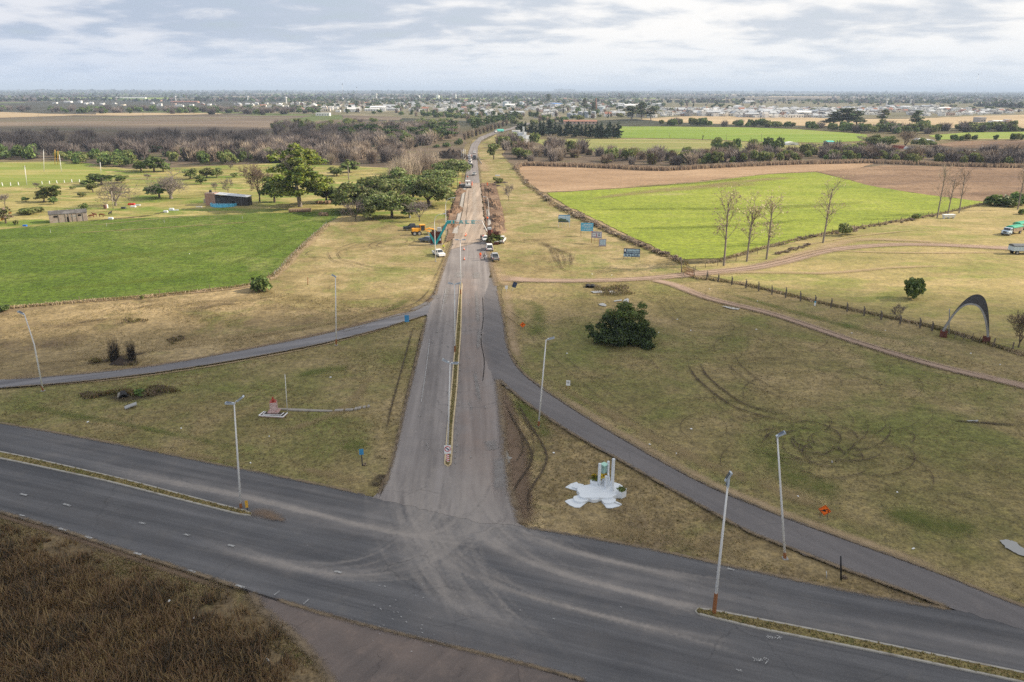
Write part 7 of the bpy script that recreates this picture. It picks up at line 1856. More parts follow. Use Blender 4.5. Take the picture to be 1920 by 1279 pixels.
fence([(1303,508),(1323,503),(1345,498),(1380,489),(1420,477),(1460,463),(1490,455)],5.5,1.35,'wire fence along the bright crop beside the poplars',M_WOOD,.08,3)
fence([(1500,451),(1560,437),(1660,419),(1748,404)],4.2,1.35,'wire fence of close dark posts right of the pale poplar',M_WOOD,.09,3)
fence([(1762,402),(1800,395),(1848,382)],4.0,1.3,'far wire fence beyond the trio of poplars',M_WOOD,.10,2)
fence([(-40,584),(0,579),(150,567),(300,553),(470,534),(505,520)],8.0,1.3,'thin wire fence along the near edge of the green field',M_WOOD,.07,3)
fence([(515,517),(560,470),(612,422),(630,411)],2.6,1.1,'close-set thin fence along the right edge of the green field',M_GALV,.03,3)
fence([(968,322),(985,341),(1010,363),(1040,386),(1080,406),(1165,446),(1250,481),(1282,493)],5.0,1.25,'old fence buried in dry brush beside the bright crop',M_WOOD,.08,3)
fence([(-30,351),(5,349),(20,348.5),(35,347.5),(79,345.5),(93,345),(107,344),(121,343),(135,342.5),(149,342)],0,1.5,'fence of white posts along the near side of the pitch',M_WPAINT,.13,2,n=10,square=True)
fence([(95,437),(200,425),(308,418),(455,411),(640,402)],26,1.2,'sparse wire fence along the far edge of the green field',M_GALV,.05,2)
fence([(440,333),(520,329),(640,324),(740,318)],12,1.3,'far fence beyond the palm',M_WOOD,.09,2)
fence([(1160,258.6),(1300,261),(1420,266.5),(1540,269)],14,1.3,'far fence across the green field beyond the scrub',M_WOOD,.10,2)
# field gate
g0,g1=P(1279,512),P(1301,521);root=thing('field_gate',(g0.x,g0.y,0),0,'rusty slatted gate standing ajar at the field entrance','gate');d=g1-g0;L=d.length;root.rotation_euler[2]=math.atan2(d.y,d.x)
for k in range(9):l_=MB();l_.box(.15+k*(L-.3)/8,0,.15,.10,.06,1.75-.03*k);l_.build('slat',M_RUST,root)
for z in (.3,1.1,1.65):l_=MB();l_.box(L/2,.061,z,L,.06,.10);l_.build('rail',M_RUST,root)
l_=MB();l_.tube([(0.1,.12,.3),(L-.1,.12,1.6)],.05,5);l_.build('brace',M_RUST,root)
g0=P(1302,521);pole(1302,521,1301,499,'second dark gatepost at the field gate','post','post',.12,M_WOOD)
pole(1328,520,1327,507,'short dark post right of the field gate','post','post',.11,M_WOOD)

# ------------------------------------------------------------------ concrete arch
A,Bq=P(1768,632),P(1848,643);d=Bq-A;L=d.length;u=d.normalized();v=Vector((-u.y,u.x,0))
apex=HT((1768+1848)/2,637,566)
root=thing('concrete_arch',(A.x,A.y,0),0,'weathered concrete shell arch over the pasture fence, black on its back','arch')
n=28;vs=[];
for i in range(n+1):
    f=i/n;s=math.sin(PI*f);x=L*(f);
    z=1.0+(apex-1.0)*(1-abs(2*f-1)**2.3)
    w=.40+2.5*s**1.2
    c0=u*x+Vector((0,0,z))
    # front rim sits lower than the tilted back rim
    fr=c0-v*w*.75;bk=c0+v*w+Vector((0,0,.55*s)) + u*(.9*s)
    nr=Vector((0,0,.30))+u*(.34*(2*f-1))
    vs +=[fr,bk,bk+nr,fr+nr]
m_=MB()
def st(a,b_,mi,name,mat):
    q=MB();q.add(vs,[(i*4+a,i*4+b_,(i+1)*4+b_,(i+1)*4+a) for i in range(n)]);return q.build(name,mat,root,smooth=True)
q=MB();q.add(vs,[(i*4+a,i*4+b_,(i+1)*4+b_,(i+1)*4+a) for i in range(n) for a,b_ in ((0,1),(3,0))]+[(0,3,2,1),(n*4,n*4+1,n*4+2,n*4+3)]);q.build('shell',M_CONCR,root)
q=MB();q.add(vs,[(i*4+a,i*4+b_,(i+1)*4+b_,(i+1)*4+a) for i in range(n) for a,b_ in ((2,3),(1,2))]);q.build('blackened_back',M_DKCONC,root)
for q_ in (Vector((0,0,0)),d):l_=MB();l_.box(q_.x,q_.y,0,1.15,1.15,1.15,rz=math.atan2(u.y,u.x));l_.build('brick_pier',M_BRICK,root)

# ------------------------------------------------------------------ white monument
def zq(x,y):return (1040+x/11.627,850+y/11.627)
C0=P(1120,925);root=thing('white_monument',(C0.x,C0.y,0),0,'white flower-shaped monument with steps and slender pillars on the grass island','monument')
def slab(name,pz,z,mat,z0=.1,par=None):
    pts=[P(*zq(*q),z) for q in pz];pts=[(q.x-C0.x,q.y-C0.y) for q in pts]
    a_=sum(pts[i][0]*pts[(i+1) % len(pts)][1]-pts[(i+1) % len(pts)][0]*pts[i][1] for i in range(len(pts)))
    if a_ < 0:pts.reverse()
    m_=MB();m_.prism(pts,z0,z);o=m_.build(name,mat,par or root);return bevelled(o,.02,2)
slab('platform',[(525,740),(600,700),(760,678),(900,645),(1000,600),(1120,590),(1280,620),(1420,665),(1520,740),(1510,800),(1365,835),(1360,895),(1245,955),(1130,968),(1000,965),(880,962),(740,968),(640,965),(560,945),(530,905),(545,870),(500,815),(485,785)],.62,M_MONU)
slab('step',[(405,950),(440,925),(520,912),(640,940),(745,955),(735,1010),(690,1040),(600,1058),(500,1050),(430,1025)],.40,M_MONU);slab('step',[(220,1040),(290,1005),(380,985),(560,980),(740,1000),(700,1060),(550,1178),(440,1172),(330,1125)],.20,M_MONU)
slab('step',[(1000,965),(1120,940),(1240,955),(1335,1000),(1330,1042),(1220,1080),(1090,1082),(1030,1030)],.40,M_MONU);slab('step',[(1025,1020),(1200,1000),(1340,1040),(1465,1102),(1460,1120),(1400,1150),(1240,1188),(1130,1185),(1060,1090)],.20,M_MONU)
slab('step',[(380,728),(450,680),(545,655),(640,682),(560,735),(500,765)],.40,M_MONU);slab('step',[(232,735),(350,660),(480,620),(560,690),(540,790),(470,805),(330,770)],.20,M_MONU)
def arc(cx,cy,rx,ry,a0,a1,k=12):return [(cx+rx*math.cos(a0+(a1-a0)*i/k),cy+ry*math.sin(a0+(a1-a0)*i/k)) for i in range(k+1)]
slab('seat',arc(865,960,120,52,0,PI)+[(745,950),(985,950)][:1],.50,M_MONU);slab('seat',arc(545,815,66,34,PI*.3,PI*1.7),.50,M_MONU)
slab('planter',[(1345,830),(1430,775),(1570,758),(1565,800),(1470,850)],.95,M_MONU);slab('planter',[(770,582),(830,555),(960,610),(940,650),(790,640)],.95,M_MONU)
def leafy(cx,cy,r_,z,mats,seed,nm='flowers'):
    q=P(*zq(cx,cy),z);link(nm,crown(nm,[(q.x-C0.x,q.y-C0.y,z+.1,r_,r_*.7),(q.x-C0.x+r_*.6,q.y-C0.y,z+.05,r_*.7,r_*.5)],220,.16,mats,seed,.2,1,.1),root)
leafy(1455,800,.42,1.0,[L_MID,L_OLIVE],1,'shrub');leafy(880,560,.50,1.0,[L_MID,L_LIME,L_DARK],2,'shrub')
M_PETAL=leafm('petal_yellow',(0.75,0.50,0.03),(0.8,0.6,0.08),.3)
leafy(1035,520,.32,1.5,[M_PETAL,M_PETAL,L_OLIVE],3);leafy(1100,490,.16,1.75,[M_PETAL],4);leafy(860,500,.25,1.25,[M_PETAL,L_LIME],5)
def pillar(bx,by,tx,ty,w,mat=M_MONU,nm='pillar'):
    b=P(*zq(bx,by),.62);t_=topat(Vector((b.x,b.y,0)),*zq(tx,ty));l_=MB();l_.box(b.x-C0.x,b.y-C0.y,.60,w,w,t_.z-.60,rz=.5);bevelled(l_.build(nm,mat,root),.015)
pillar(965,690,970,222,.25);pillar(1110,770,1110,492,.22);pillar(1150,640,1130,172,.22);pillar(1250,818,1276,118,.26)
b=P(*zq(1065,640),.6);tz=topat(Vector((b.x,b.y,0)),*zq(1065,245)).z;bz=topat(Vector((b.x,b.y,0)),*zq(1065,480)).z
l_=MB();l_.box(b.x-C0.x,b.y-C0.y,.6,.42,.42,bz-.6);l_.build('pedestal',M_MONU,root)
l_=MB();l_.box(b.x-C0.x,b.y-C0.y,bz+.001,.52,.52,tz-bz,rz=.7);l_.build('lantern_glass',plain('lantern_glass',(0.30,0.45,0.42),.12,.15,2,0,.7),root)
l_=MB()
for k in range(4):
    a=.7+PI/4+k*PI/2;l_.tube([(b.x-C0.x+.39*math.cos(a),b.y-C0.y+.39*math.sin(a),bz),(b.x-C0.x+.39*math.cos(a),b.y-C0.y+.39*math.sin(a),tz)],.045,5)
l_.box(b.x-C0.x,b.y-C0.y,tz+.003,.74,.74,.08,rz=.7);l_.build('lantern_frame',M_MINT,root)
w0,w1=P(*zq(1130,700),.62),P(*zq(1232,700),.62);hz_=topat(Vector((w0.x,w0.y,0)),*zq(1160,455)).z
l_=MB();x0,x1,y=w0.x-C0.x,w1.x-C0.x,w0.y-C0.y
l_.extrude_y([(x0,.6),(x1,.6),(x0+(x1-x0)*.5,hz_-.05),(x0+.06,hz_)],y-.12,y+.35);bevelled(l_.build('wing',M_MONU,root),.03)

# ------------------------------------------------------------------ brick obelisk with a red bust,flagpole and stone path
def z5(x,y):return (470+x/8.348,690+y/8.348)
c=P(*z5(372,712));root=thing('brick_obelisk',(c.x,c.y,0),0,'small brick obelisk carrying a red bust on a white-edged brick base','monument')
def loc(x,y,z=0.0):q=P(*z5(x,y),z);return (q.x-c.x,q.y-c.y)
base=[loc(128,745,.28),loc(505,768,.28),loc(578,702,.28),loc(215,680,.28)]
m_=MB();m_.prism(base,.1,.28);m_.build('base',M_BRICKP,root)
m_=MB()
def edge_bar(a,b_,z,w,h):
    p0,p1=Vector((*a,z)),Vector((*b_,z));dd=(p1-p0);q=Vector((-dd.y,dd.x,0)).normalized()*w/2
    m_.add([p0-q,p1-q,p1+q,p0+q]+[k+Vector((0,0,h)) for k in (p0-q,p1-q,p1+q,p0+q)],[(3,2,1,0),(4,5,6,7),(0,1,5,4),(1,2,6,5),(2,3,7,6),(3,0,4,7)])
m_.prism([(x*.93,y*.93) for x,y in base],.26,.281,1);edge_bar(base[0],base[1],.281,.12,.06);edge_bar(base[1],base[2],.282,.14,.06);edge_bar(base[3],base[0],.283,.14,.06)
edge_bar(loc(190,728,.3),loc(470,740,.3),.284,.10,.05);edge_bar(loc(470,740,.3),loc(520,700,.3),.285,.10,.05);edge_bar(loc(190,728,.3),loc(240,685,.3),.286,.10,.05)
m_.build('white_kerb',[M_WPAINT,MATS['dark_earth'] if 'dark_earth' in MATS else M_BRICK],root)
hO=HT(514.6,775,753.6)
m_=MB();m_.box(0,0,.28,1.5,1.3,.18);m_.build('plinth',M_BRICKP,root)
m_=MB();m_.box(0,0,.46,1.05,1.0,hO-.40,rz=.25,tx=.9,ty=.9);m_.build('shaft',M_BRICKP,root)
M_BUST=plain('bust_red',(0.33,0.045,0.025),.5,.1,3)
zb=hO+.06
m_=MB();m_.box(0,0,zb,.85,.8,.08,rz=.25);m_.lathe([(r_,zb+.08+z_*.72) for r_,z_ in ((.13,0),(.12,.08),(.24,.18),(.25,.34),(.17,.44),(.07,.48),(.07,.54),(.11,.60),(.125,.72),(.10,.84),(.03,.90))],14);m_.box(0,-.13,zb+.56,.04,.05,.05);m_.build('bust',M_BUST,root,smooth=False)
pole(539,774,534.3,702,'white flagpole without a flag beside the brick obelisk','flagpole','flagpole',.055,M_POLEW)
root=thing('stone_path',P(625,770),0,'grey slab path leading from the obelisk towards the approach road','path');o0=P(625,770);root.location=(o0.x,o0.y,0)
M_SLAB=plain('path_slab',(0.30,0.275,0.245),.9,.15,1.2,dirt=(.18,.15,.12))
for q in ([(425,650),(580,655),(800,662),(1000,672),(1265,680),(1290,690),(1270,700),(1000,695),(780,690),(590,682),(575,678),(440,668)],[(1330,668),(1460,665),(1440,692),(1310,697)],[(1490,662),(1612,656),(1598,682),(1472,690)],[(1640,640),(1688,636),(1670,668),(1618,674)],[(1690,628),(1738,620),(1728,655),(1680,660)],[(1765,615),(1805,612),(1800,640),(1752,643)],[(1838,600),(1860,600),(1872,622),(1822,632)]):
    pts=[P(*z5(*k)) for k in q];pts=[(k.x-o0.x,k.y-o0.y) for k in pts]
    if sum(pts[i][0]*pts[(i+1) % len(pts)][1]-pts[(i+1) % len(pts)][0]*pts[i][1] for i in range(len(pts))) < 0:pts.reverse()
    m_=MB();m_.prism(pts,.08,.24+rng.uniform(0,.04));m_.build('slab',M_SLAB,root)

# ------------------------------------------------------------------ culvert pits,stumps,puddles
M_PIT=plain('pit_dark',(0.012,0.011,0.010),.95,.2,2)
def culvert(px,py,r_,label):
    b=P(px,py);root=thing('culvert',(b.x,b.y,0),face_rz(b),label,'culvert');m_=MB();n=16
    vs=[((rr)*math.cos(PI*k/n),y,.1+rr*math.sin(PI*k/n)) for y in (-.25,1.4) for rr in (r_,r_*.82) for k in range(n+1)];k_=n+1
    m_.add(vs,[(i,i+1,k_+i+1,k_+i) for i in range(n)]+[(i,2*k_+i,2*k_+i+1,i+1) for i in range(n)]);m_.build('pipe',M_DKCONC,root)
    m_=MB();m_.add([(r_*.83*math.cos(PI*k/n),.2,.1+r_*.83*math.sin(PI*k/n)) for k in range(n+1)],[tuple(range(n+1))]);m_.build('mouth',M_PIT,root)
culvert(232,747,.62,'dark pipe mouth of the culvert under the left slip road');culvert(1102,540,.55,'left pipe mouth of the twin culvert under the dirt track');culvert(1111,540.5,.55,'right pipe mouth of the twin culvert under the dirt track')
M_CONCS=M_CONCR
b=P(246,765);root=thing('concrete_slab',(b.x,b.y,.3),.5,'tilted grey concrete slab lying in front of the left culvert','slab');m_=MB();m_.box(0,0,0,1.6,1.0,.14);m_.build('slab',M_CONCR,root);root.rotation_euler[1]=-.22
b=P(222,747);root=thing('marker_stone',(b.x,b.y,0),.2,'small pale leaning stone beside the culvert mouth','stone');m_=MB();m_.box(0,0,0,.4,.2,.85,tx=.6,shear=(.2,0));m_.build('stone',M_CONC,root)
b=P(233,681);o=stand1(thicket(301,4.6,260,B_BLACK,.03,2.0),'charred_shrub',b.x-1.4,b.y,0,1.0,'left charred twiggy stem clump by the slip road','shrub');o.scale=(.7,.7,1.0)
o=stand1(thicket(302,4.4,240,B_BLACK,.03,2.0),'charred_shrub',b.x+1.3,b.y+.2,1,1.0,'right charred twiggy stem clump by the slip road','shrub');o.scale=(.6,.6,.9)
b=P(234,682);tag(heap(234,682,5,2,.7,.1,'charred earth at the foot of the burnt stems',31,MATS['dark_earth']))
m,t,out=new_mat('water')
p=t.pos();princ(t,out,(0.20,0.205,0.205),0.03,t.bump(t.noise(p,2.5,3),.04,.03),0,1.0);M_WATER=m  # muddy water, its base colour lifted to stand in for reflected sky
for k,px in enumerate((([(1108,548),(1124,546),(1134,549),(1128,551),(1112,550.5)]),([(1142,548),(1149,546),(1152,551),(1147,553)]),([(1122,571),(1130,570),(1138,573),(1136,576),(1126,574.5)]),([(1168,565),(1176,561),(1180,563),(1176,569),(1170,570)]),([(1150,565),(1165,563.5),(1166,566),(1152,567)]),([(1868,1015),(1884,1014),(1905,1022),(1925,1036),(1940,1052),(1912,1045),(1886,1030)]),([(1350,575),(1370,577),(1386,580),(1384,583),(1366,580)]),([(1812,791),(1834,790),(1836,793),(1816,793)]),([(945,853),(951,849),(958,862),(956,868),(948,872)]))):
    sheet('puddle',px,(.345 if k==9 else .205)+.002*k,M_WATER,.32,.2,.9)

# ------------------------------------------------------------------ ruined shed,brick shack,pool,bales and farm clutter
def gabled(root,x0,x1,y0,y1,hw,hr,wall,roof,over=.25,name_w='wall',name_r='roof',axis='x'):
    m_=MB();ym=(y0+y1)/2
    m_.add([(x0,y0,0),(x1,y0,0),(x1,y1,0),(x0,y1,0),(x0,y0,hw),(x1,y0,hw),(x1,y1,hw),(x0,y1,hw),(x0,ym,hr),(x1,ym,hr)],[(0,1,5,4),(2,3,7,6),(1,2,6,9,5),(3,0,4,8,7)]);m_.build(name_w,wall,root)
    m_=MB();e=over;k=(hr-hw)/(ym-y0);t_=.08
    for s,ya in ((-1,y0-e),(1,y1+e)):
        za=hw-k*e+.02;m_.add([(x0-e,ya,za),(x1+e,ya,za),(x1+e,ym,hr+.03),(x0-e,ym,hr+.03),(x0-e,ya,za+t_),(x1+e,ya,za+t_),(x1+e,ym,hr+.03+t_),(x0-e,ym,hr+.03+t_)],[(0,1,2,3),(7,6,5,4),(0,4,5,1),(1,5,6,2),(3,2,6,7),(0,3,7,4)])
    m_.build(name_r,roof,root)
M_OLDROOF=plain('old_sheet_roof',(0.088,0.083,0.082),.9,.25,.6,dirt=(.26,.25,.24),dirt_amt=.3)
a,b_=P(94,419),P(165,414);d=b_-a;root=thing('ruined_shed',(a.x,a.y,0),math.atan2(d.y,d.x),'long ruined shed with peeling walls and a dark sagging roof','shed');L=d.length
hW=HT(125,417,401);hR=HT(125,408,388)-.3
gabled(root,0,L,0,5.2,hW,hR+.35,M_RUIN,M_OLDROOF,.15)
for x,w,z,h in ((.17,.10,hW*.62,.65),(.80,.09,hW*.62,.65)):
    m_=MB();m_.box(L*x,-.012,z,L*w,.06,h);m_.build('window',M_PIT,root)
m_=MB();m_.box(L*.47,-.012,.05,.8,.06,hW*.6);m_.build('doorway',M_PIT,root)
for x in (.26,.44,.52,.62,.74,.9):m_=MB();m_.box(L*x,-.07,0,.30,.12,hW*.96,tx=.8);m_.build('buttress',M_RUIN,root)
m_=MB();m_.box(L*.64,-.03,hW*.6,1.3,.08,.5);m_.build('patched_opening',M_CONCR,root)
for k in range(3):m_=MB();m_.box(L*(.28+.22*k),2.6,hR+.28,.25,.9,.2);m_.build('ridge_stone',M_CONC,root)
a=P(391,384);root=thing('brick_shack',(a.x,a.y,0),R(-4),'low shack with a red brick end and dark board walls beside the blue pool','shack');k_=1/PXM(391,384)
hS=HT(391,384,361)
m_=MB();m_.box(9*k_,0,0,19*k_,4,hS);m_.build('brick_end',M_BRICKR,root)
m_=MB();m_.prism([(18.6*k_,-1.9),(80*k_,-1.9),(80*k_,2.2),(18.6*k_,2.2)],0,hS*.72);m_.build('board_wall',plain('black_board',(0.045,0.043,0.045),.9,.4,.8,dirt=(.14,.13,.12)),root)
m_=MB();z1,z0=hS*.92,hS*.70;m_.add([(18*k_,-2.2,z1),(81*k_,-2.2,z0),(81*k_,2.5,z0+.15),(18*k_,2.5,z1+.15),(18*k_,-2.2,z1+.1),(81*k_,-2.2,z0+.1),(81*k_,2.5,z0+.25),(18*k_,2.5,z1+.25)],[(3,2,1,0),(4,5,6,7),(0,1,5,4),(1,2,6,5),(2,3,7,6),(3,0,4,7)]);m_.build('roof',M_GALV,root)
m_=MB();m_.box(52*k_,-1.93,0,1.1,.08,1.9);m_.build('door',M_PIT,root)
m_=MB();m_.lathe([(.5,hS+.002),(.55,hS+.5),(.45,hS+.9),(.2,hS+1.0)],12,(7*k_,0));m_.build('water_tank',M_BLACK,root)
b=P(415.5,388);rP=24/PXM(415,386);root=thing('round_pool',(b.x,b.y+rP*.6,0),0,'round blue garden pool standing in front of the shack','pool')
M_POOL=plain('pool_blue',(0.12,0.50,0.78),.4,.1,.8);m_=MB();n=40;hp=1.15
vs=[(rr*math.cos(2*PI*k/n),rr*math.sin(2*PI*k/n),z) for rr,z in ((rP,0),(rP,hp),(rP-.15,hp),(rP-.15,hp-.2)) for k in range(n)]
m_.add(vs,[(j*n+k,j*n+(k+1) % n,(j+1)*n+(k+1) % n,(j+1)*n+k) for j in range(3) for k in range(n)]);m_.build('wall',M_POOL,root)
m_=MB();m_.add([((rP-.14)*math.cos(2*PI*k/n),(rP-.14)*math.sin(2*PI*k/n),hp-.18) for k in range(n)],[tuple(range(n))]);m_.build('water',plain('pool_water',(0.22,0.52,0.68),.08,.1,1,0,.6),root)
for k in range(14):a=2*PI*k/14;m_=MB();m_.box((rP+.05)*math.cos(a),(rP+.05)*math.sin(a),0,.12,.12,hp+.03,rz=a);m_.build('wall_post',M_SKYB,root)
# round bales
M_BALE=plain('bale_straw',(0.245,0.165,0.105),.95,.3,2.5,bump=.6)
def bale(px,py,label,group=None,s=1.0,rz=0.0):
    b=P(px,py);m_=MB();n=16;rr=.75*s;vs=[]
    for y,q in ((-.65,.9),(-.58,1),(.58,1),(.65,.9)):
        for k in range(n):vs.append((q*rr*math.cos(2*PI*k/n),y*s,rr*.97+q*rr*math.sin(2*PI*k/n)))
    m_.add(vs,[(j*n+k,(j+1)*n+k,(j+1)*n+(k+1) % n,j*n+(k+1) % n) for j in range(3) for k in range(n)]+[tuple(range(n)),tuple(range(4*n-1,3*n-1,-1))])
    o=m_.build('hay_bale',M_BALE,None,(b.x,b.y,0),rz);return tag(o,label,'hay bale',group)
for k in range(9):bale(545+k*4.4,398.5-k*.15,'round brown hay bale in the straight row before the tallest gum','hay bales in the straight row',.95,R(95))
for k,(x,y) in enumerate(((597,383),(603,383),(612,383),(617,383),(620,380),(626,375),(631,372),(644,382),(650,381))):bale(x,y,'round hay bale in the loose stack between gum and grove','hay bales between gum and grove',1.0,R(60+25*k))
for k,(x,y) in enumerate(((601,404.5),(606,405),(612,405))):bale(x,y,'dark hay bale in the shade at the field edge','dark hay bales at the field edge',.9,R(30*k))
# cattle
M_COW=plain('cow_brown',(0.17,0.062,0.028),.8,.25,1.5);M_COWB=plain('cow_black',(0.02,0.018,0.018),.8,.2,2)
def cow(px,py,rz,label,mat,graze=True,s=1.0):
    pts=[(-.75,0,1.12),(-.25,0,1.10),(.3,0,1.10),(.7,0,1.18),(1.02,0,1.05 if graze else 1.45),(1.22,0,.62 if graze else 1.6),(1.42,0,.42 if graze else 1.52)]
    ed=[(i,i+1) for i in range(6)];rad=[(.26,.30),(.32,.36),(.33,.38),(.26,.30),.17,.13,.085]
    for (x,y) in ((.55,.2),(.55,-.2),(-.7,.2),(-.7,-.2)):
        i=len(pts);src=3 if x > 0 else 0
        k=.52 if x > 0 else .60
        pts +=[(x,y,.85),(x+(.02 if x > 0 else -.08),y,k),(x,y,.06)];ed +=[(src,i),(i,i+1),(i+1,i+2)];rad +=[.14,.075,.06]
    i=len(pts);pts +=[(-.98,0,1.05),(-1.02,0,.6)];ed +=[(0,i),(i,i+1)];rad +=[.05,.03]
    me=skin_mesh(pts,ed,rad,1);me.materials.clear();me.materials.append(mat)
    b=P(px,py);o=link('cow',me,None,(b.x,b.y,0),rz);o.scale=(s,s,s);tag(o,label,'cow')
    m_=MB();hx,hz=(1.2,.72) if graze else (1.2,1.68)
    for sd in (-1,1):m_.box(hx,sd*.16,hz,.07,.14,.07)
    m_.build('ears',mat,o);return o
cow(172,409,R(200),'brown cow at the end wall of the ruined shed, leftmost',M_COW,s=.9);cow(178,406.5,R(170),'brown cow in the muddy yard, middle one',M_COW,False,.9);cow(191,407,R(10),'brown cow in the muddy yard, farthest from the shed',M_COW,s=.9);cow(207,404,R(80),'black cow standing apart by the white drum',M_COWB,False,.9)
cow(1042,267.5,R(100),'black and white cow in the far meadow, left one',M_COWB,s=1.3);cow(1049,269,R(20),'black and white cow in the far meadow, right one',M_COWB,s=1.3)
for q in ((1523,273),(1529,274),(1535,273.5)):cow(q[0],q[1],R(20),'dark cow near the far farm sheds',M_COWB)['group']='dark cows near the far farm sheds'
def junk(px,py,w,dd,h,mat,name,label,cat,rz=0.0,lathe=False):
    b=P(px,py);m_=MB()
    if lathe:m_.lathe([(w*.45,0),(w*.5,h*.1),(w*.5,h*.9),(w*.4,h)],12)
    else:m_.box(0,0,0,w,dd,h,tx=.9,ty=.85)
    return tag(bevelled(m_.build(name,mat,None,(b.x,b.y,0),rz),.05),label,cat)
M_BLUEP=plain('plastic_blue',(0.02,0.14,0.55),.4,.1)
junk(47,424.5,1.3,.8,.5,M_BLUEP,'plastic_drum','blue plastic tub left of the ruined shed','tub');junk(208,411.5,1.6,.9,.7,M_WPAINT,'water_trough','white drum lying in the muddy yard','drum');junk(311,398.5,1.6,.9,.7,M_WPAINT,'plastic_tank','white tank lying at the end of the muddy strip, left one','tank');junk(322,395,1.7,1,.9,M_WPAINT,'plastic_tank','white tank at the end of the muddy strip, upright right one','tank');junk(330,395,2.0,.6,.4,M_GALV,'sheet_pile','grey metal sheets beside the white tanks','sheets',.4)
junk(198,391.5,1.0,1.0,1.5,M_BRICKC,'brick_pier','short brick pier near the leaning pole','pier');junk(201,390.5,.8,.8,1.4,M_WPAINT,'plastic_drum','white drum against the brick pier','drum',lathe=True)
junk(247,384.5,2.6,1.2,.7,M_RED,'rag_heap','red heap among the scrap right of the leafless tree','scrap');junk(250,388.5,2.0,1,.5,M_WPAINT,'scrap_sheet','white panel among the scrap right of the leafless tree','scrap');junk(258,385.5,2.2,1,.4,M_GALV,'scrap_sheet','grey panel among the scrap right of the leafless tree','scrap');junk(232,391.5,1.7,1.2,.7,M_DARKS,'scrap_heap','dark scrap near the red heap','scrap')
junk(373,388.5,2.4,1.2,.25,M_CONCR,'sheet_pile','flat grey sheets left of the blue pool','sheets');junk(386,381,1.6,.3,1.8,M_CONC,'leaning_panel','pale panel leaning on the shack corner','panel',.3)
def crate_frame(px,py,label):
    b=P(px,py);root=thing('feed_trough',(b.x,b.y,0),.15,label,'trough')
    m_=MB();m_.prism([(-2.0,-.5),(2.0,-.5),(2.0,.5),(-2.0,.5)],.5,1.5,top=[(-2.2,-.8),(2.2,-.8),(2.2,.8),(-2.2,.8)]);m_.build('trough',M_WPAINT,root)
    for sx in (-1.8,0,1.8):l_=MB();l_.box(sx,0,0,.2,.9,.5);l_.build('leg',M_WPAINT,root)
crate_frame(1778,410,'white feed trough under the trio of bare poplars')
junk(933,330,2.6,1.4,.5,M_GALV,'metal_sheet','pale sheet lying on the right bank by the bridge','sheet')
for k,(x,y) in enumerate(((1330,543),(1418,619),(1597,626),(1660,621),(1820,664),(1875,685),(1420,566),(1295,621),(1270,600),(1296,806),(1218,835),(1268,852),(1560,868),(1682,925),(1712,1031),(1496,933),(1038,851),(1063,664),(1235,625),(340,805),(620,709),(505,820),(165,793),(148,1080),(222,1095),(317,1130),(365,1162),(502,1240),(355,477),(589,443),(470,870),(1110,515),(1147,517))):
    b=P(x,y);m_=MB();m_.box(0,0,0,rng.uniform(.16,.38),rng.uniform(.1,.22),.08,tx=.8,ty=.7)
    tag(m_.build('litter',M_WPAINT,None,(b.x,b.y,.13),rng.uniform(0,3)),'scrap of white litter on the roadside grass','litter','white litter on the roadside grass')
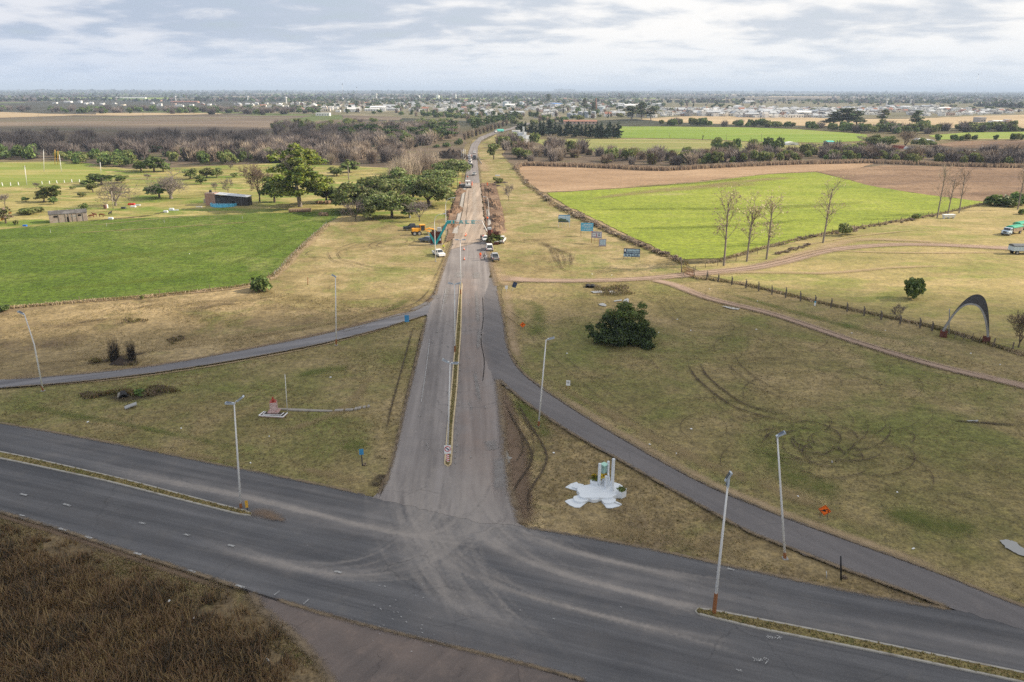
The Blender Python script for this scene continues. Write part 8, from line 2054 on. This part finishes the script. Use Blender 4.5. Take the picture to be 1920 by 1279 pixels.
# ------------------------------------------------------------------ the town
def wallm(n,c):return plain('wall_'+n,c,.8,.08,.15,dirt=tuple(v*.55 for v in c),dirt_amt=.15)
WALLS={n:wallm(n,c) for n,c in (('white',(.84,.83,.80)),('cream',(.68,.61,.50)),('grey',(.38,.37,.36)),('brick',(.34,.20,.15)),('peach',(.58,.42,.33)),('blue',(.30,.42,.52)))}
R_TIN=plain('roof_tin',(.46,.48,.50),.5,.12,.2,.3);R_RED=plain('roof_red',(.30,.145,.10),.8,.2,.3);R_DARK=plain('roof_dark',(.13,.13,.135),.8,.2,.3);R_WHITE=plain('roof_white',(.72,.72,.71),.6,.06,.2)
def house_mesh(kind,wall,roof,seed):
    rg=random.Random(seed);m_=MB();L,W_,H=rg.uniform(8,12),rg.uniform(7,9),rg.uniform(3.0,3.6)
    if kind=='shed':L,W_,H=rg.uniform(20,30),rg.uniform(10,13),rg.uniform(4.5,5.5)
    if kind=='two':H=6.2
    if kind in ('flat','two'):
        m_.box(0,0,0,L,W_,H,mi=0);m_.box(0,0,H,L+.3,W_+.3,.25,mi=0)
        m_.box(L*.18,W_*.1,H+.251,L*.5,W_*.6,.12,mi=1)
        m_.box(L*.5+1.6,W_*.1,0,3.19,W_*.6,H*.78,mi=0);m_.box(-L*.3,0,H+.26,1.0,1.0,1.1,mi=2)
    else:
        r_=H+W_*(.30 if kind=='gable' else .16)
        m_.add([(-L/2,-W_/2,0),(L/2,-W_/2,0),(L/2,W_/2,0),(-L/2,W_/2,0),(-L/2,-W_/2,H),(L/2,-W_/2,H),(L/2,W_/2,H),(-L/2,W_/2,H),(-L/2,0,r_),(L/2,0,r_)],[(0,1,5,4),(2,3,7,6),(1,2,6,9,5),(3,0,4,8,7)],0)
        for s in (-1,1):
            y=s*(W_/2+.4);z=H-.2;vs=[(-L/2-.3,y,z),(L/2+.3,y,z),(L/2+.3,0,r_+.1),(-L/2-.3,0,r_+.1)];vs +=[(a,b,c+.15) for a,b,c in vs]
            m_.add(vs,[(0,1,2,3),(7,6,5,4),(0,4,5,1),(1,5,6,2),(3,2,6,7),(0,3,7,4)],1)
        if kind=='gable':m_.box(L*.2,W_*.2,H,.7,.7,r_-H+.5,mi=0)
    k=5 if kind=='shed' else 3
    for fl in range(2 if kind=='two' else 1):
        for i in range(k):
            x=(-.5+(i+.5)/k)*L*.9
            for s in (-1,1):m_.box(x,s*(W_/2+.015),fl*3+(0.05 if i==1 and fl==0 else 1.0),1.3 if kind !='shed' else 2.2,.06,2.1 if i==1 and fl==0 else 1.2,mi=2)
    for s in (-1,1):m_.box(s*(L/2+.02),-W_*.15,1.0,.06,1.4,1.2,mi=2) if not (kind in ('flat','two') and s > 0) else None
    return m_.mesh('house',[wall,roof,M_GLASS])
HP=[(house_mesh(k,WALLS[w],r_,i),d_) for i,(k,w,r_,d_) in enumerate((('flat','white',R_WHITE,'white flat-roofed house'),('flat','white',R_TIN,'white flat-roofed house with a tin lean-to'),('flat','cream',R_TIN,'cream flat-roofed house'),('gable','white',R_TIN,'white house with a tin gable roof'),('gable','cream',R_RED,'cream house with a red gable roof'),('gable','white',R_RED,'white house with a red gable roof'),('gable','brick',R_TIN,'brick house with a tin gable roof'),('gable','grey',R_DARK,'grey house with a dark gable roof'),('two','white',R_WHITE,'white two-storey house'),('flat','peach',R_TIN,'peach flat-roofed house'),('flat','grey',R_DARK,'bare grey block house'),('shed','white',R_WHITE,'long white shed'),('shed','grey',R_TIN,'long grey shed with a tin roof')))]
WEI=[9,7,4,5,1.5,1.5,1,1.5,3,1.2,3,.9,.7]
rg=random.Random(2024);spots=[]
def townfill(px,n,where,grid=14.5,ang=.12,wt=None):
    poly=[(q.x,q.y) for q in W2(px)];Q=in_poly(px,n*5,n);used={t_[0] for t_ in spots};k=0
    ca,sa=math.cos(ang),math.sin(ang)
    for x,y in Q:
        u_,v_=x*ca+y*sa,-x*sa+y*ca;i,j=round(u_/grid),round(v_/(grid*1.15))
        if j % 4==0 or (i,j) in used:continue
        used.add((i,j));u_,v_=i*grid+rg.uniform(-2,2),j*grid*1.15+rg.uniform(-2,2)
        spots.append(((i,j),u_*ca-v_*sa,u_*sa+v_*ca,ang+rg.choice([0,PI/2,PI,-PI/2])+rg.uniform(-.05,.05),where));k +=1
        if k >=n:break
townfill([(1246,218),(1300,213),(1420,211.5),(1560,212.5),(1570,221),(1470,221.5),(1380,220),(1300,217.5)],170,'in the front rows of the right town')
townfill([(1560,205),(1760,205),(1920,208),(1920,213),(1760,218),(1600,217)],150,'behind the gums of the right town')
townfill([(1240,205),(1560,204),(1760,200),(1740,206),(1560,212),(1300,213),(1240,217)],260,'in the middle rows of the right town')
townfill([(880,206),(1060,204),(1240,206),(1240,220),(1120,224),(980,222),(860,222)],70,'among trees in the middle of the town')
townfill([(560,196),(900,192),(1240,196),(1240,206),(900,208),(640,214),(500,208)],330,'among trees in the far left of the town')
townfill([(100,194),(560,196),(520,203),(160,198)],34,'scattered left of the town')
townfill([(620,184),(900,183),(1200,189),(1240,196),(640,194)],90,'in the farthest rows of the town')
spots.sort(key=lambda t_:t_[1]**2+t_[2]**2)
far_v,far_f,far_m,fb=[],[],[],0;farmats=[]
for k,(ij,x,y,rz,where) in enumerate(spots):
    me,dsc=rg.choices(HP,WEI)[0];s=rg.uniform(.95,1.35)
    if k < 285:
        o=link('house',me,None,(x,y,0),rz);o.scale=(s,s,s*rg.uniform(.95,1.3));tag(o,dsc+' '+where,'house','houses of the town '+where)
    else:
        c_,n_=math.cos(rz)*s,math.sin(rz)*s
        far_v +=[(x+q.co.x*c_-q.co.y*n_,y+q.co.x*n_+q.co.y*c_,q.co.z*s) for q in me.vertices]
        for p_ in me.polygons:
            mt=me.materials[p_.material_index]
            if mt not in farmats:farmats.append(mt)
            far_f.append([fb+i for i in p_.vertices]);far_m.append(farmats.index(mt))
        fb +=len(me.vertices)
me=bpy.data.meshes.new('far_houses');me.from_pydata(far_v,[],far_f);[me.materials.append(x) for x in farmats];me.polygons.foreach_set('material_index',far_m);me.update()
tag(link('far_houses',me),'farther houses of the town',None,None,'stuff')
# recognisable large buildings
def big(px,py,wpx,top,dep,rz,wall,roof,label,kind='shed',name='building',cat='building',win=4):
    b=P(px,py);k_=1/PXM(px,py);w=wpx*k_;h=HT(px,py,top);root=thing(name,(b.x,b.y,0),rz,label,cat)
    if kind=='flat':
        m_=MB();m_.box(0,dep/2,0,w,dep,h);m_.build('wall',wall,root);m_=MB();m_.box(0,dep/2,h+.003,w+.4,dep+.4,.3);m_.build('roof',roof,root)
    else:gabled(root,-w/2,w/2,0,dep,h*(.68 if kind=='gable' else .8),h,wall,roof,.5)
    for i in range(win):m_=MB();m_.box((-.5+(i+.5)/win)*w*.92,-.02,h*.22,min(2.2,w/win*.5),.1,h*.3);m_.build('window',M_GLASS,root)
    return root
big(1088,232.5,62,225.5,16,-.03,WALLS['peach'],R_RED,'long low building with a red roof behind the conifer windbreak','gable',win=8)
big(1049,200.5,18,193.5,60,.5,R_WHITE,plain('roof_blue',(.08,.22,.55),.5,.1,.2),'white hall with a blue roof in the middle of the town')
big(904,217,23,210,18,0,WALLS['blue'],R_TIN,'pale blue hall at the near edge of the town',win=3)
big(868,213.5,10,203,14,.1,WALLS['white'],R_WHITE,'tall white block at the near edge of the town','flat',win=3);big(873.5,213.8,6,202.5,10,.1,WALLS['peach'],R_WHITE,'peach tower block joined to the tall white block','flat',win=2)
big(735,207.5,26,203,18,-.05,R_WHITE,R_TIN,'long pale shed left of the centre of the town',win=6);big(697,208.5,26,203.5,16,.05,R_WHITE,R_WHITE,'long white depot with a sign tower',win=5);big(692,206,10,199,10,0,WALLS['blue'],R_WHITE,'white and blue block on the depot','flat',win=2)
big(660,205,24,199.5,20,0,WALLS['grey'],R_WHITE,'open grey shed with a white roof',win=3);big(605,217.5,26,212,12,.05,WALLS['white'],R_WHITE,'low white building at the end of the far ploughed field','flat',win=5);big(820,208.5,18,203,14,0,WALLS['peach'],R_WHITE,'orange-fronted low building at the near edge of the left town','flat',win=3)
big(1158,217,30,210,22,.06,R_WHITE,R_TIN,'long white shed right of the silos',win=6);big(1333,211,26,204,20,.04,R_WHITE,R_WHITE,'long white shed behind the front houses',win=5);big(1406,194,17,189,30,0,R_WHITE,R_WHITE,'white shed alone behind the right part of the town',win=4)
big(1843,229.5,12,220.5,14,.2,WALLS['grey'],R_TIN,'grey cubic block in the tan field below the town','flat',win=2);big(1877,232,26,226,14,.15,R_WHITE,R_WHITE,'low white house with an orange end in the tan field',win=4);big(1893,232.2,6,224.5,10,.15,WALLS['peach'],R_WHITE,'orange end block beside the low white house','flat',win=1)
big(243,184.8,58,182.5,20,0,R_WHITE,R_WHITE,'very long white roof far left',win=0);big(285,190,30,187.5,20,0,WALLS['brick'],R_WHITE,'long brick sheds with white roofs far left',win=3);big(345,193,50,189.5,20,.05,WALLS['brick'],R_RED,'long red-roofed school left of the town','gable',win=8);big(126,192.5,13,189.5,14,0,R_WHITE,R_WHITE,'white shed alone in the far left wood',win=2);big(149,193,6,189,10,0,R_WHITE,R_WHITE,'small white block in the far left wood','flat',win=1)
# white farmhouse
b=P(956,269);root=thing('farmhouse',(b.x,b.y,0),-.05,'white farmhouse with grey roofs and a tall chimney beside the conifer windbreak','house');k_=1/PXM(956,269);w=36*k_
for dx_,L,dy_,d_,hw_,hr_ in ((0,.62,0,9,4.2,8.0),(.45,.38,-1.5,10,4.6,9.2),(.74,.26,1,7,4.0,6.5)):gabled(root,dx_*w,(dx_+L)*w,dy_,dy_+d_,hw_,hr_,WALLS['white'],R_TIN,.4)
m_=MB();m_.box(.70*w,2,5,1.6,1.6,8.5);m_.build('chimney',WALLS['white'],root);m_=MB();m_.box(.30*w,6,5,.42*w,4,5.5);m_.build('upper_storey',WALLS['white'],root)
for x in (.08,.2,.32):m_=MB();m_.box(x*w,-.02,.8,1.6,.1,2.0);m_.build('window',M_GLASS,root)
for x in (.52,.66):m_=MB();m_.box(x*w,-1.53,.8,1.8,.1,2.2);m_.build('window',M_GLASS,root)
b=P(996,268);stand1(PROTO['bush_dark'][1],'bush',b.x,b.y,1,1.7,'dark round bush at the right of the white farmhouse','bush');b=P(966,269.5);stand1(PROTO['bush_mid'][1],'bush',b.x,b.y,1,1.6,'green bush in front of the white farmhouse','bush')
# silos,chimney,tanks,towers
def silo(px,py,wpx,top,label,mat,cone_=.25,name='silo'):
    b=P(px,py);r_=wpx/2/PXM(px,py);h=HT(px,py,top);root=thing(name,(b.x,b.y,0),0,label,'silo');e=h/(1+cone_*.6)
    m_=MB();m_.lathe([(r_,0)]+[(r_*(1+.012*(i % 2)),e*i/8) for i in range(9)],20);m_.build('wall',mat,root);m_=MB();m_.lathe([(r_*1.04,e+.01),(r_*.12,h)],20);m_.build('roof',R_TIN,root)
S_GREY=plain('silo_steel',(.27,.31,.36),.5,.12,.15,.3);S_PALE=plain('silo_pale',(.46,.55,.60),.5,.08,.15,.2)
for q in ((1068,222.5,11,211,'blue-grey silo farthest left in the silo row'),(1077.5,222,7,212,'slim blue-grey silo second in the row'),(1088,221,10,208,'blue-grey silo third in the row'),(1099,221,10,208,'blue-grey silo fourth in the row'),(1113,220.5,8,208,'blue-grey silo fifth in the row, left of the chimney')):silo(q[0],q[1],q[2],q[3],q[4],S_GREY)
silo(1127,211,15,198,'broad pale round grain bin right of the chimney',S_PALE,.35);silo(821,185.5,7,177.5,'white round tank beyond the town',R_WHITE);silo(785,184.5,6,178.5,'smaller white tank beyond the town',R_WHITE);silo(854.5,184.5,3,176,'slim white tank beyond the town',R_WHITE,.6);silo(948,200.5,11,189,'pale grain bin in the middle of the town',S_PALE,.3);silo(978,199.5,9,190.5,'second pale grain bin in the middle of the town',S_PALE,.3)
pole(1118,214,1117.5,184,'tall brown brick chimney rising above the silos','chimney','chimney',1.7,M_BRICKC,r1=1.1)
def tower(px,py,top,label,r_=2.4):
    b=P(px,py);h=HT(px,py,top);root=thing('water_tower',(b.x,b.y,0),0,label,'water tower');m_=MB();m_.tube([(0,0,0),(0,0,h*.8)],r_*.5,8);m_.build('shaft',R_WHITE,root);m_=MB();m_.lathe([(r_*.6,h*.76),(r_,h*.82),(r_,h*.98),(r_*.2,h)],12);m_.build('tank',R_WHITE,root)
tower(1662,198,185,'white water tower above the right part of the town',5);tower(706,188,175.5,'pale water tower on the skyline above the left town',5);tower(1707,196,186.5,'far small white water tower',3.5);tower(537,194,182,'white tower among trees left of the town',4);tower(330,190,180,'white church spire left of the town',3);tower(465,190,180,'reddish tower left of the town',4)
def mast(px,py,tx,ty,label,r_=.9):
    o=pole(px,py,tx,ty,label,'radio_mast','mast',r_,M_GALV,r1=r_*.55);b=P(px,py);T=topat(b,tx,ty)-b;m_=MB();m_.lathe([(r_*.5,T.z-3),(r_*2.4,T.z-1),(r_*2.4,T.z+2),(r_*.4,T.z+3.5)],8,(T.x,T.y));m_.build('dish',M_DARKS,o)
mast(1829,186,1835,140,'thin tall leaning mast with a knob on top over the right horizon',.55);mast(642,186,642,158,'hazy radio mast on the left horizon',.7);mast(669,184,669,164,'shorter hazy radio mast right of the other one',.7)
# far farm sheds on the right
big(1568,276.5,20,268.5,14,.05,M_DARKS,R_DARK,'dark low farm shed left of the white trailer',win=0);big(1581,278.5,22,272.5,4,.03,R_WHITE,R_WHITE,'white trailer body at the far farm sheds','flat',win=0);big(1558,272.5,12,264.5,8,.1,WALLS['grey'],C_TEALT,'farm shed with a teal roof',win=1);big(1633,275.5,28,269,10,-.1,WALLS['brick'],R_RED,'brick farm shed under the dark round trees',win=3);big(1690,279,14,273,8,.1,plain('barn_red',(.42,.06,.045),.7,.2,.3),R_RED,'red machine shed between the dark round trees',win=0)
def dome(px,py,wpx,top,dep,label,name='tunnel_tent'):
    b=P(px,py);w=wpx/PXM(px,py);h=HT(px,py,top);root=thing(name,(b.x,b.y,0),.05,label,'tent');m_=MB();n=12;pr=[(w/2*math.cos(PI*k/n),h*math.sin(PI*k/n)**.8) for k in range(n+1)];m_.extrude_y(pr[::-1],0,dep);m_.build('cover',R_WHITE,root)
    m_=MB();m_.box(0,-.03,0,w*.3,.1,h*.5);m_.build('end_flap',WALLS['grey'],root)
dome(1745,271,17,261.5,22,'white dome tent beside the far farm trees');dome(1486,272.5,25,266.5,8,'low white silage tunnel in the far meadow','silage_tunnel');dome(1709,281,9,276,8,'small white dome beside the red machine shed')
for k,q in enumerate((((1748,280),(1778,280.4)),((1796,282.4),(1830,282.8)),((1850,287),(1905,288)))):sheet('pond',[(q[0][0],q[0][1]-.5),(q[1][0],q[1][1]-.6),(q[1][0],q[1][1]+.7),(q[0][0],q[0][1]+.7)],.34,M_WATER,1,4,6)
# town trees:the nearest ones singly,the rest as a mass
Q=np.concatenate([in_poly([(560,188),(900,186),(1240,192),(1240,224),(1120,226),(960,230),(860,224),(640,214),(420,208)],900,3),in_poly([(1240,188),(1560,190),(1920,198),(1920,212),(1560,214),(1240,217)],150,4),in_poly([(860,216),(980,218),(1060,226),(1060,234),(960,238),(880,236),(850,228)],60,6)])
Q=Q[np.argsort((Q**2).sum(1))];acc=[]
TREES=[(PROTO['bush_dark'][0],3.1,'dark round tree'),(PROTO['bush_dark'][1],3.4,'dark round tree'),(PROTO['bush_mid'][0],3.0,'olive tree'),(PROTO['scrub_grey'][0],1.5,'leafless grey tree'),(PROTO['cypress'][0][1][1],1.0,'slim dark cypress'),(PROTO['scrub_beige'][0],1.4,'leafless beige tree'),(PROTO['pine'][0][1][1],1.15,'spreading dark pine')]
def merged(name,items,label):
    V,F,mi,mats,b=[],[],[],[],0
    for me,M4 in items:
        n=len(me.vertices);co=np.empty(n*3,np.float32);me.vertices.foreach_get('co',co);co=co.reshape(-1,3)@np.array(M4.to_3x3()).T+np.array(M4.translation)
        lv=np.empty(len(me.loops),np.int32);me.loops.foreach_get('vertex_index',lv);q=np.empty(len(me.polygons),np.int32);me.polygons.foreach_get('material_index',q)
        ix=[]
        for x in me.materials:
            if x not in mats:mats.append(x)
            ix.append(mats.index(x))
        V.append(co);F.append(lv.reshape(-1,4)+b);mi.append(np.array(ix)[q]);b +=n
    return tag(link(name,np_mesh(name,np.concatenate(V),np.concatenate(F),mats,np.concatenate(mi))),label,None,None,'stuff')
for k,(x,y) in enumerate(Q):
    me,s,d_=rg.choices(TREES,[4,4,3,3,1.3,2,2])[0];s *=rg.uniform(.6,1.1);rz=rg.uniform(0,6)
    wh='in front of the right part of the town' if x > 500 and y < 1300 else 'between the houses of the right part of the town' if x > 300 else 'between the houses of the left and middle town'
    if k < 250:stand1(me,'town_tree',x,y,rz,s*1.1,d_+' '+wh,'tree','trees '+wh,s)
    else:acc.append((me,Matrix.Translation((x,y,0))@Matrix.Rotation(rz,4,'Z')@Matrix.Diagonal((s*1.2,s*1.2,s,1))))
merged('town_trees',acc,'farther trees among the town houses')
# plants past the limit of single ones become one mass per kind
bpy.context.view_layer.update()
for pre,lim in (('scrub_tree',296),('hedge_tree',200)):
    obs=[o for o in sc.objects if o.name.split('.')[0]==pre];obs.sort(key=lambda o:o.location.length)
    rest=obs[lim:]
    if rest:
        merged('far_'+pre.replace('tree','woods'),[(o.data,o.matrix_world.copy()) for o in rest],'far leafless scrub and woods' if pre[0]=='s' else 'far dark hedgerow trees')
        for o in rest:bpy.data.objects.remove(o)
# tree lines out to the horizon
rs=np.random.RandomState(99);C,S=[],[]
def line_of(x0,y0,x1,y1,n,h,sz):
    f=rs.uniform(0,1,n);lump=.55+.45*np.sin(f*37+x0)*np.sin(f*11+y0)+rs.uniform(-.2,.3,n)
    C.append(np.stack([x0+(x1-x0)*f+rs.normal(0,sz*.4,n),y0+(y1-y0)*f+rs.normal(0,sz*.8,n),np.clip(h*rs.uniform(.1,.9,n)*np.clip(lump,.35,1.2),.5,None)],1));S.append(np.full(n,sz))
for k in range(120):
    D=2700*math.exp(rs.uniform(0,1.9));x=rs.uniform(-.78,.78)*D;L=rs.uniform(.06,.30)*D;a=rs.normal(0,.05)
    line_of(x-L/2,D+a*L,x+L/2,D-a*L,int(40+L*.10),rs.uniform(8,15),9+D*.0012)
for k in range(26):
    D=rs.uniform(10000,26000);x=rs.uniform(-.7,.7)*D;L=rs.uniform(.1,.4)*D
    line_of(x-L/2,D,x+L/2,D,160,26,34)
a,b_=P(62,172.5),P(176,173);line_of(a.x,a.y,b_.x,b_.y,420,34,22);a,b_=P(176,173.5),P(240,174);line_of(a.x,a.y,b_.x,b_.y,160,26,20)
a,b_=P(1137,176),P(1202,176.5);line_of(a.x,a.y,b_.x,b_.y,220,24,14);a,b_=P(1620,189),P(1640,189);line_of(a.x,a.y,b_.x,b_.y,90,20,9);a,b_=P(1830,200),P(1925,203);line_of(a.x,a.y,b_.x,b_.y,300,16,8);a,b_=P(1862,199),P(1882,200);line_of(a.x,a.y,b_.x,b_.y,120,30,6)
for k in range(9):a=P(rs.uniform(560,1240),rs.uniform(181,187));line_of(a.x-14,a.y,a.x+14,a.y,34,24,9)
for (x,y,L,h) in ((1060,172.3,40,60),(1245,171.6,28,70),(1425,171.9,20,60),(1765,172.6,22,80),(1860,173,60,40),(905,171,60,40)):
    a,b_=P(x-L/2,y),P(x+L/2,y);line_of(a.x,a.y,b_.x,b_.y,160,h,55)
C=np.concatenate(C);S=np.concatenate(S);n=len(C);N=rs.normal(0,1,(n,3));N[:,1] -=.8;N[:,2] +=.5
V=leaf_quads(C,N/np.linalg.norm(N,axis=1,keepdims=True),S[:,None][:,0],rs);V[:,2]=np.maximum(V[:,2],0)
tag(link('distant_woods',np_mesh('distant_woods',V,np.arange(n*4).reshape(n,4),[L_CONI,L_TPURP,L_BLACK,L_DARK],rs.choice(4,n,p=[.3,.3,.1,.3]))),'distant tree lines out to the horizon',None,None,'stuff')
for o in sc.objects:
    if o.name.split('.')[0]=='litter':o['kind']='thing'

# ------------------------------------------------------------------ clouds that stand between the sun and parts of the plain
def vapour(dens):
    m,t,out=new_mat('cloud_vapour')
    o_=t.obj();x,y,z=t.sep(o_);rr=t.math('SQRT',t.math('ADD',t.math('MULTIPLY',x,x),t.math('MULTIPLY',y,y)))
    nn=t.noise(t.node('ShaderNodeNewGeometry').outputs['Position'],.009,5,.6)
    d=t.rmap(t.math('ADD',rr,t.math('MULTIPLY',t.math('SUBTRACT',nn,.5),.55)),.70,.98,dens,0.0,True)
    df=t.node('ShaderNodeBsdfDiffuse');df.inputs['Color'].default_value=(.9,.9,.9,1);tl=t.node('ShaderNodeBsdfTranslucent');tl.inputs['Color'].default_value=(.9,.9,.9,1)
    a=t.node('ShaderNodeMixShader');a.inputs[0].default_value=.5;t.l.new(df.outputs[0],a.inputs[1]);t.l.new(tl.outputs[0],a.inputs[2])
    b=t.node('ShaderNodeMixShader');t.put(b.inputs[0],d);tp=t.node('ShaderNodeBsdfTransparent');t.l.new(tp.outputs[0],b.inputs[1]);t.l.new(a.outputs[0],b.inputs[2]);t.l.new(b.outputs[0],out.inputs['Surface'])
    return m
CLZ=420.0
def cloud(gx,gy,rx,ry,rz=0.0,dens=.47):
    """a flat cumulus whose shade falls on ground point (gx, gy)"""
    k=CLZ/SDIR.z;m_=MB();n1,n2=48,7;vs=[]
    for j in range(-n2,n2+1):
        ph=PI/2*j/n2
        for i in range(n1):
            a=2*PI*i/n1;r_=math.cos(ph)*(1+.07*math.sin(3*a+gx)+.05*math.sin(7*a));vs.append((r_*math.cos(a),r_*math.sin(a),math.sin(ph)))
    m_.add(vs,[(j*n1+i,j*n1+(i+1) % n1,(j+1)*n1+(i+1) % n1,(j+1)*n1+i) for j in range(2*n2) for i in range(n1)])
    o=m_.build('cloud',vapour(dens),None,(gx+SDIR.x*k,gy+SDIR.y*k,CLZ),rz,True);o.scale=(rx,ry,22);return tag(o,kind='structure')
cloud(40,20,330,150,.04,.84);cloud(-440,720,340,250,0,.62);cloud(600,570,300,130,0,.6)

# ------------------------------------------------------------------ haze
m,t,out=new_mat('haze')
pv=t.node('ShaderNodeVolumePrincipled');pv.inputs['Color'].default_value=(.62,.76,.97,1);pv.inputs['Density'].default_value=0.0001;pv.inputs['Anisotropy'].default_value=0.0;pv.inputs['Density Attribute'].default_value='';m.cycles.homogeneous_volume=True
t.l.new(pv.outputs[0],out.inputs['Volume'])
m_=MB();m_.box(0,21000,-1.5,96000,52000,122);tag(m_.build('haze',m),kind='stuff')
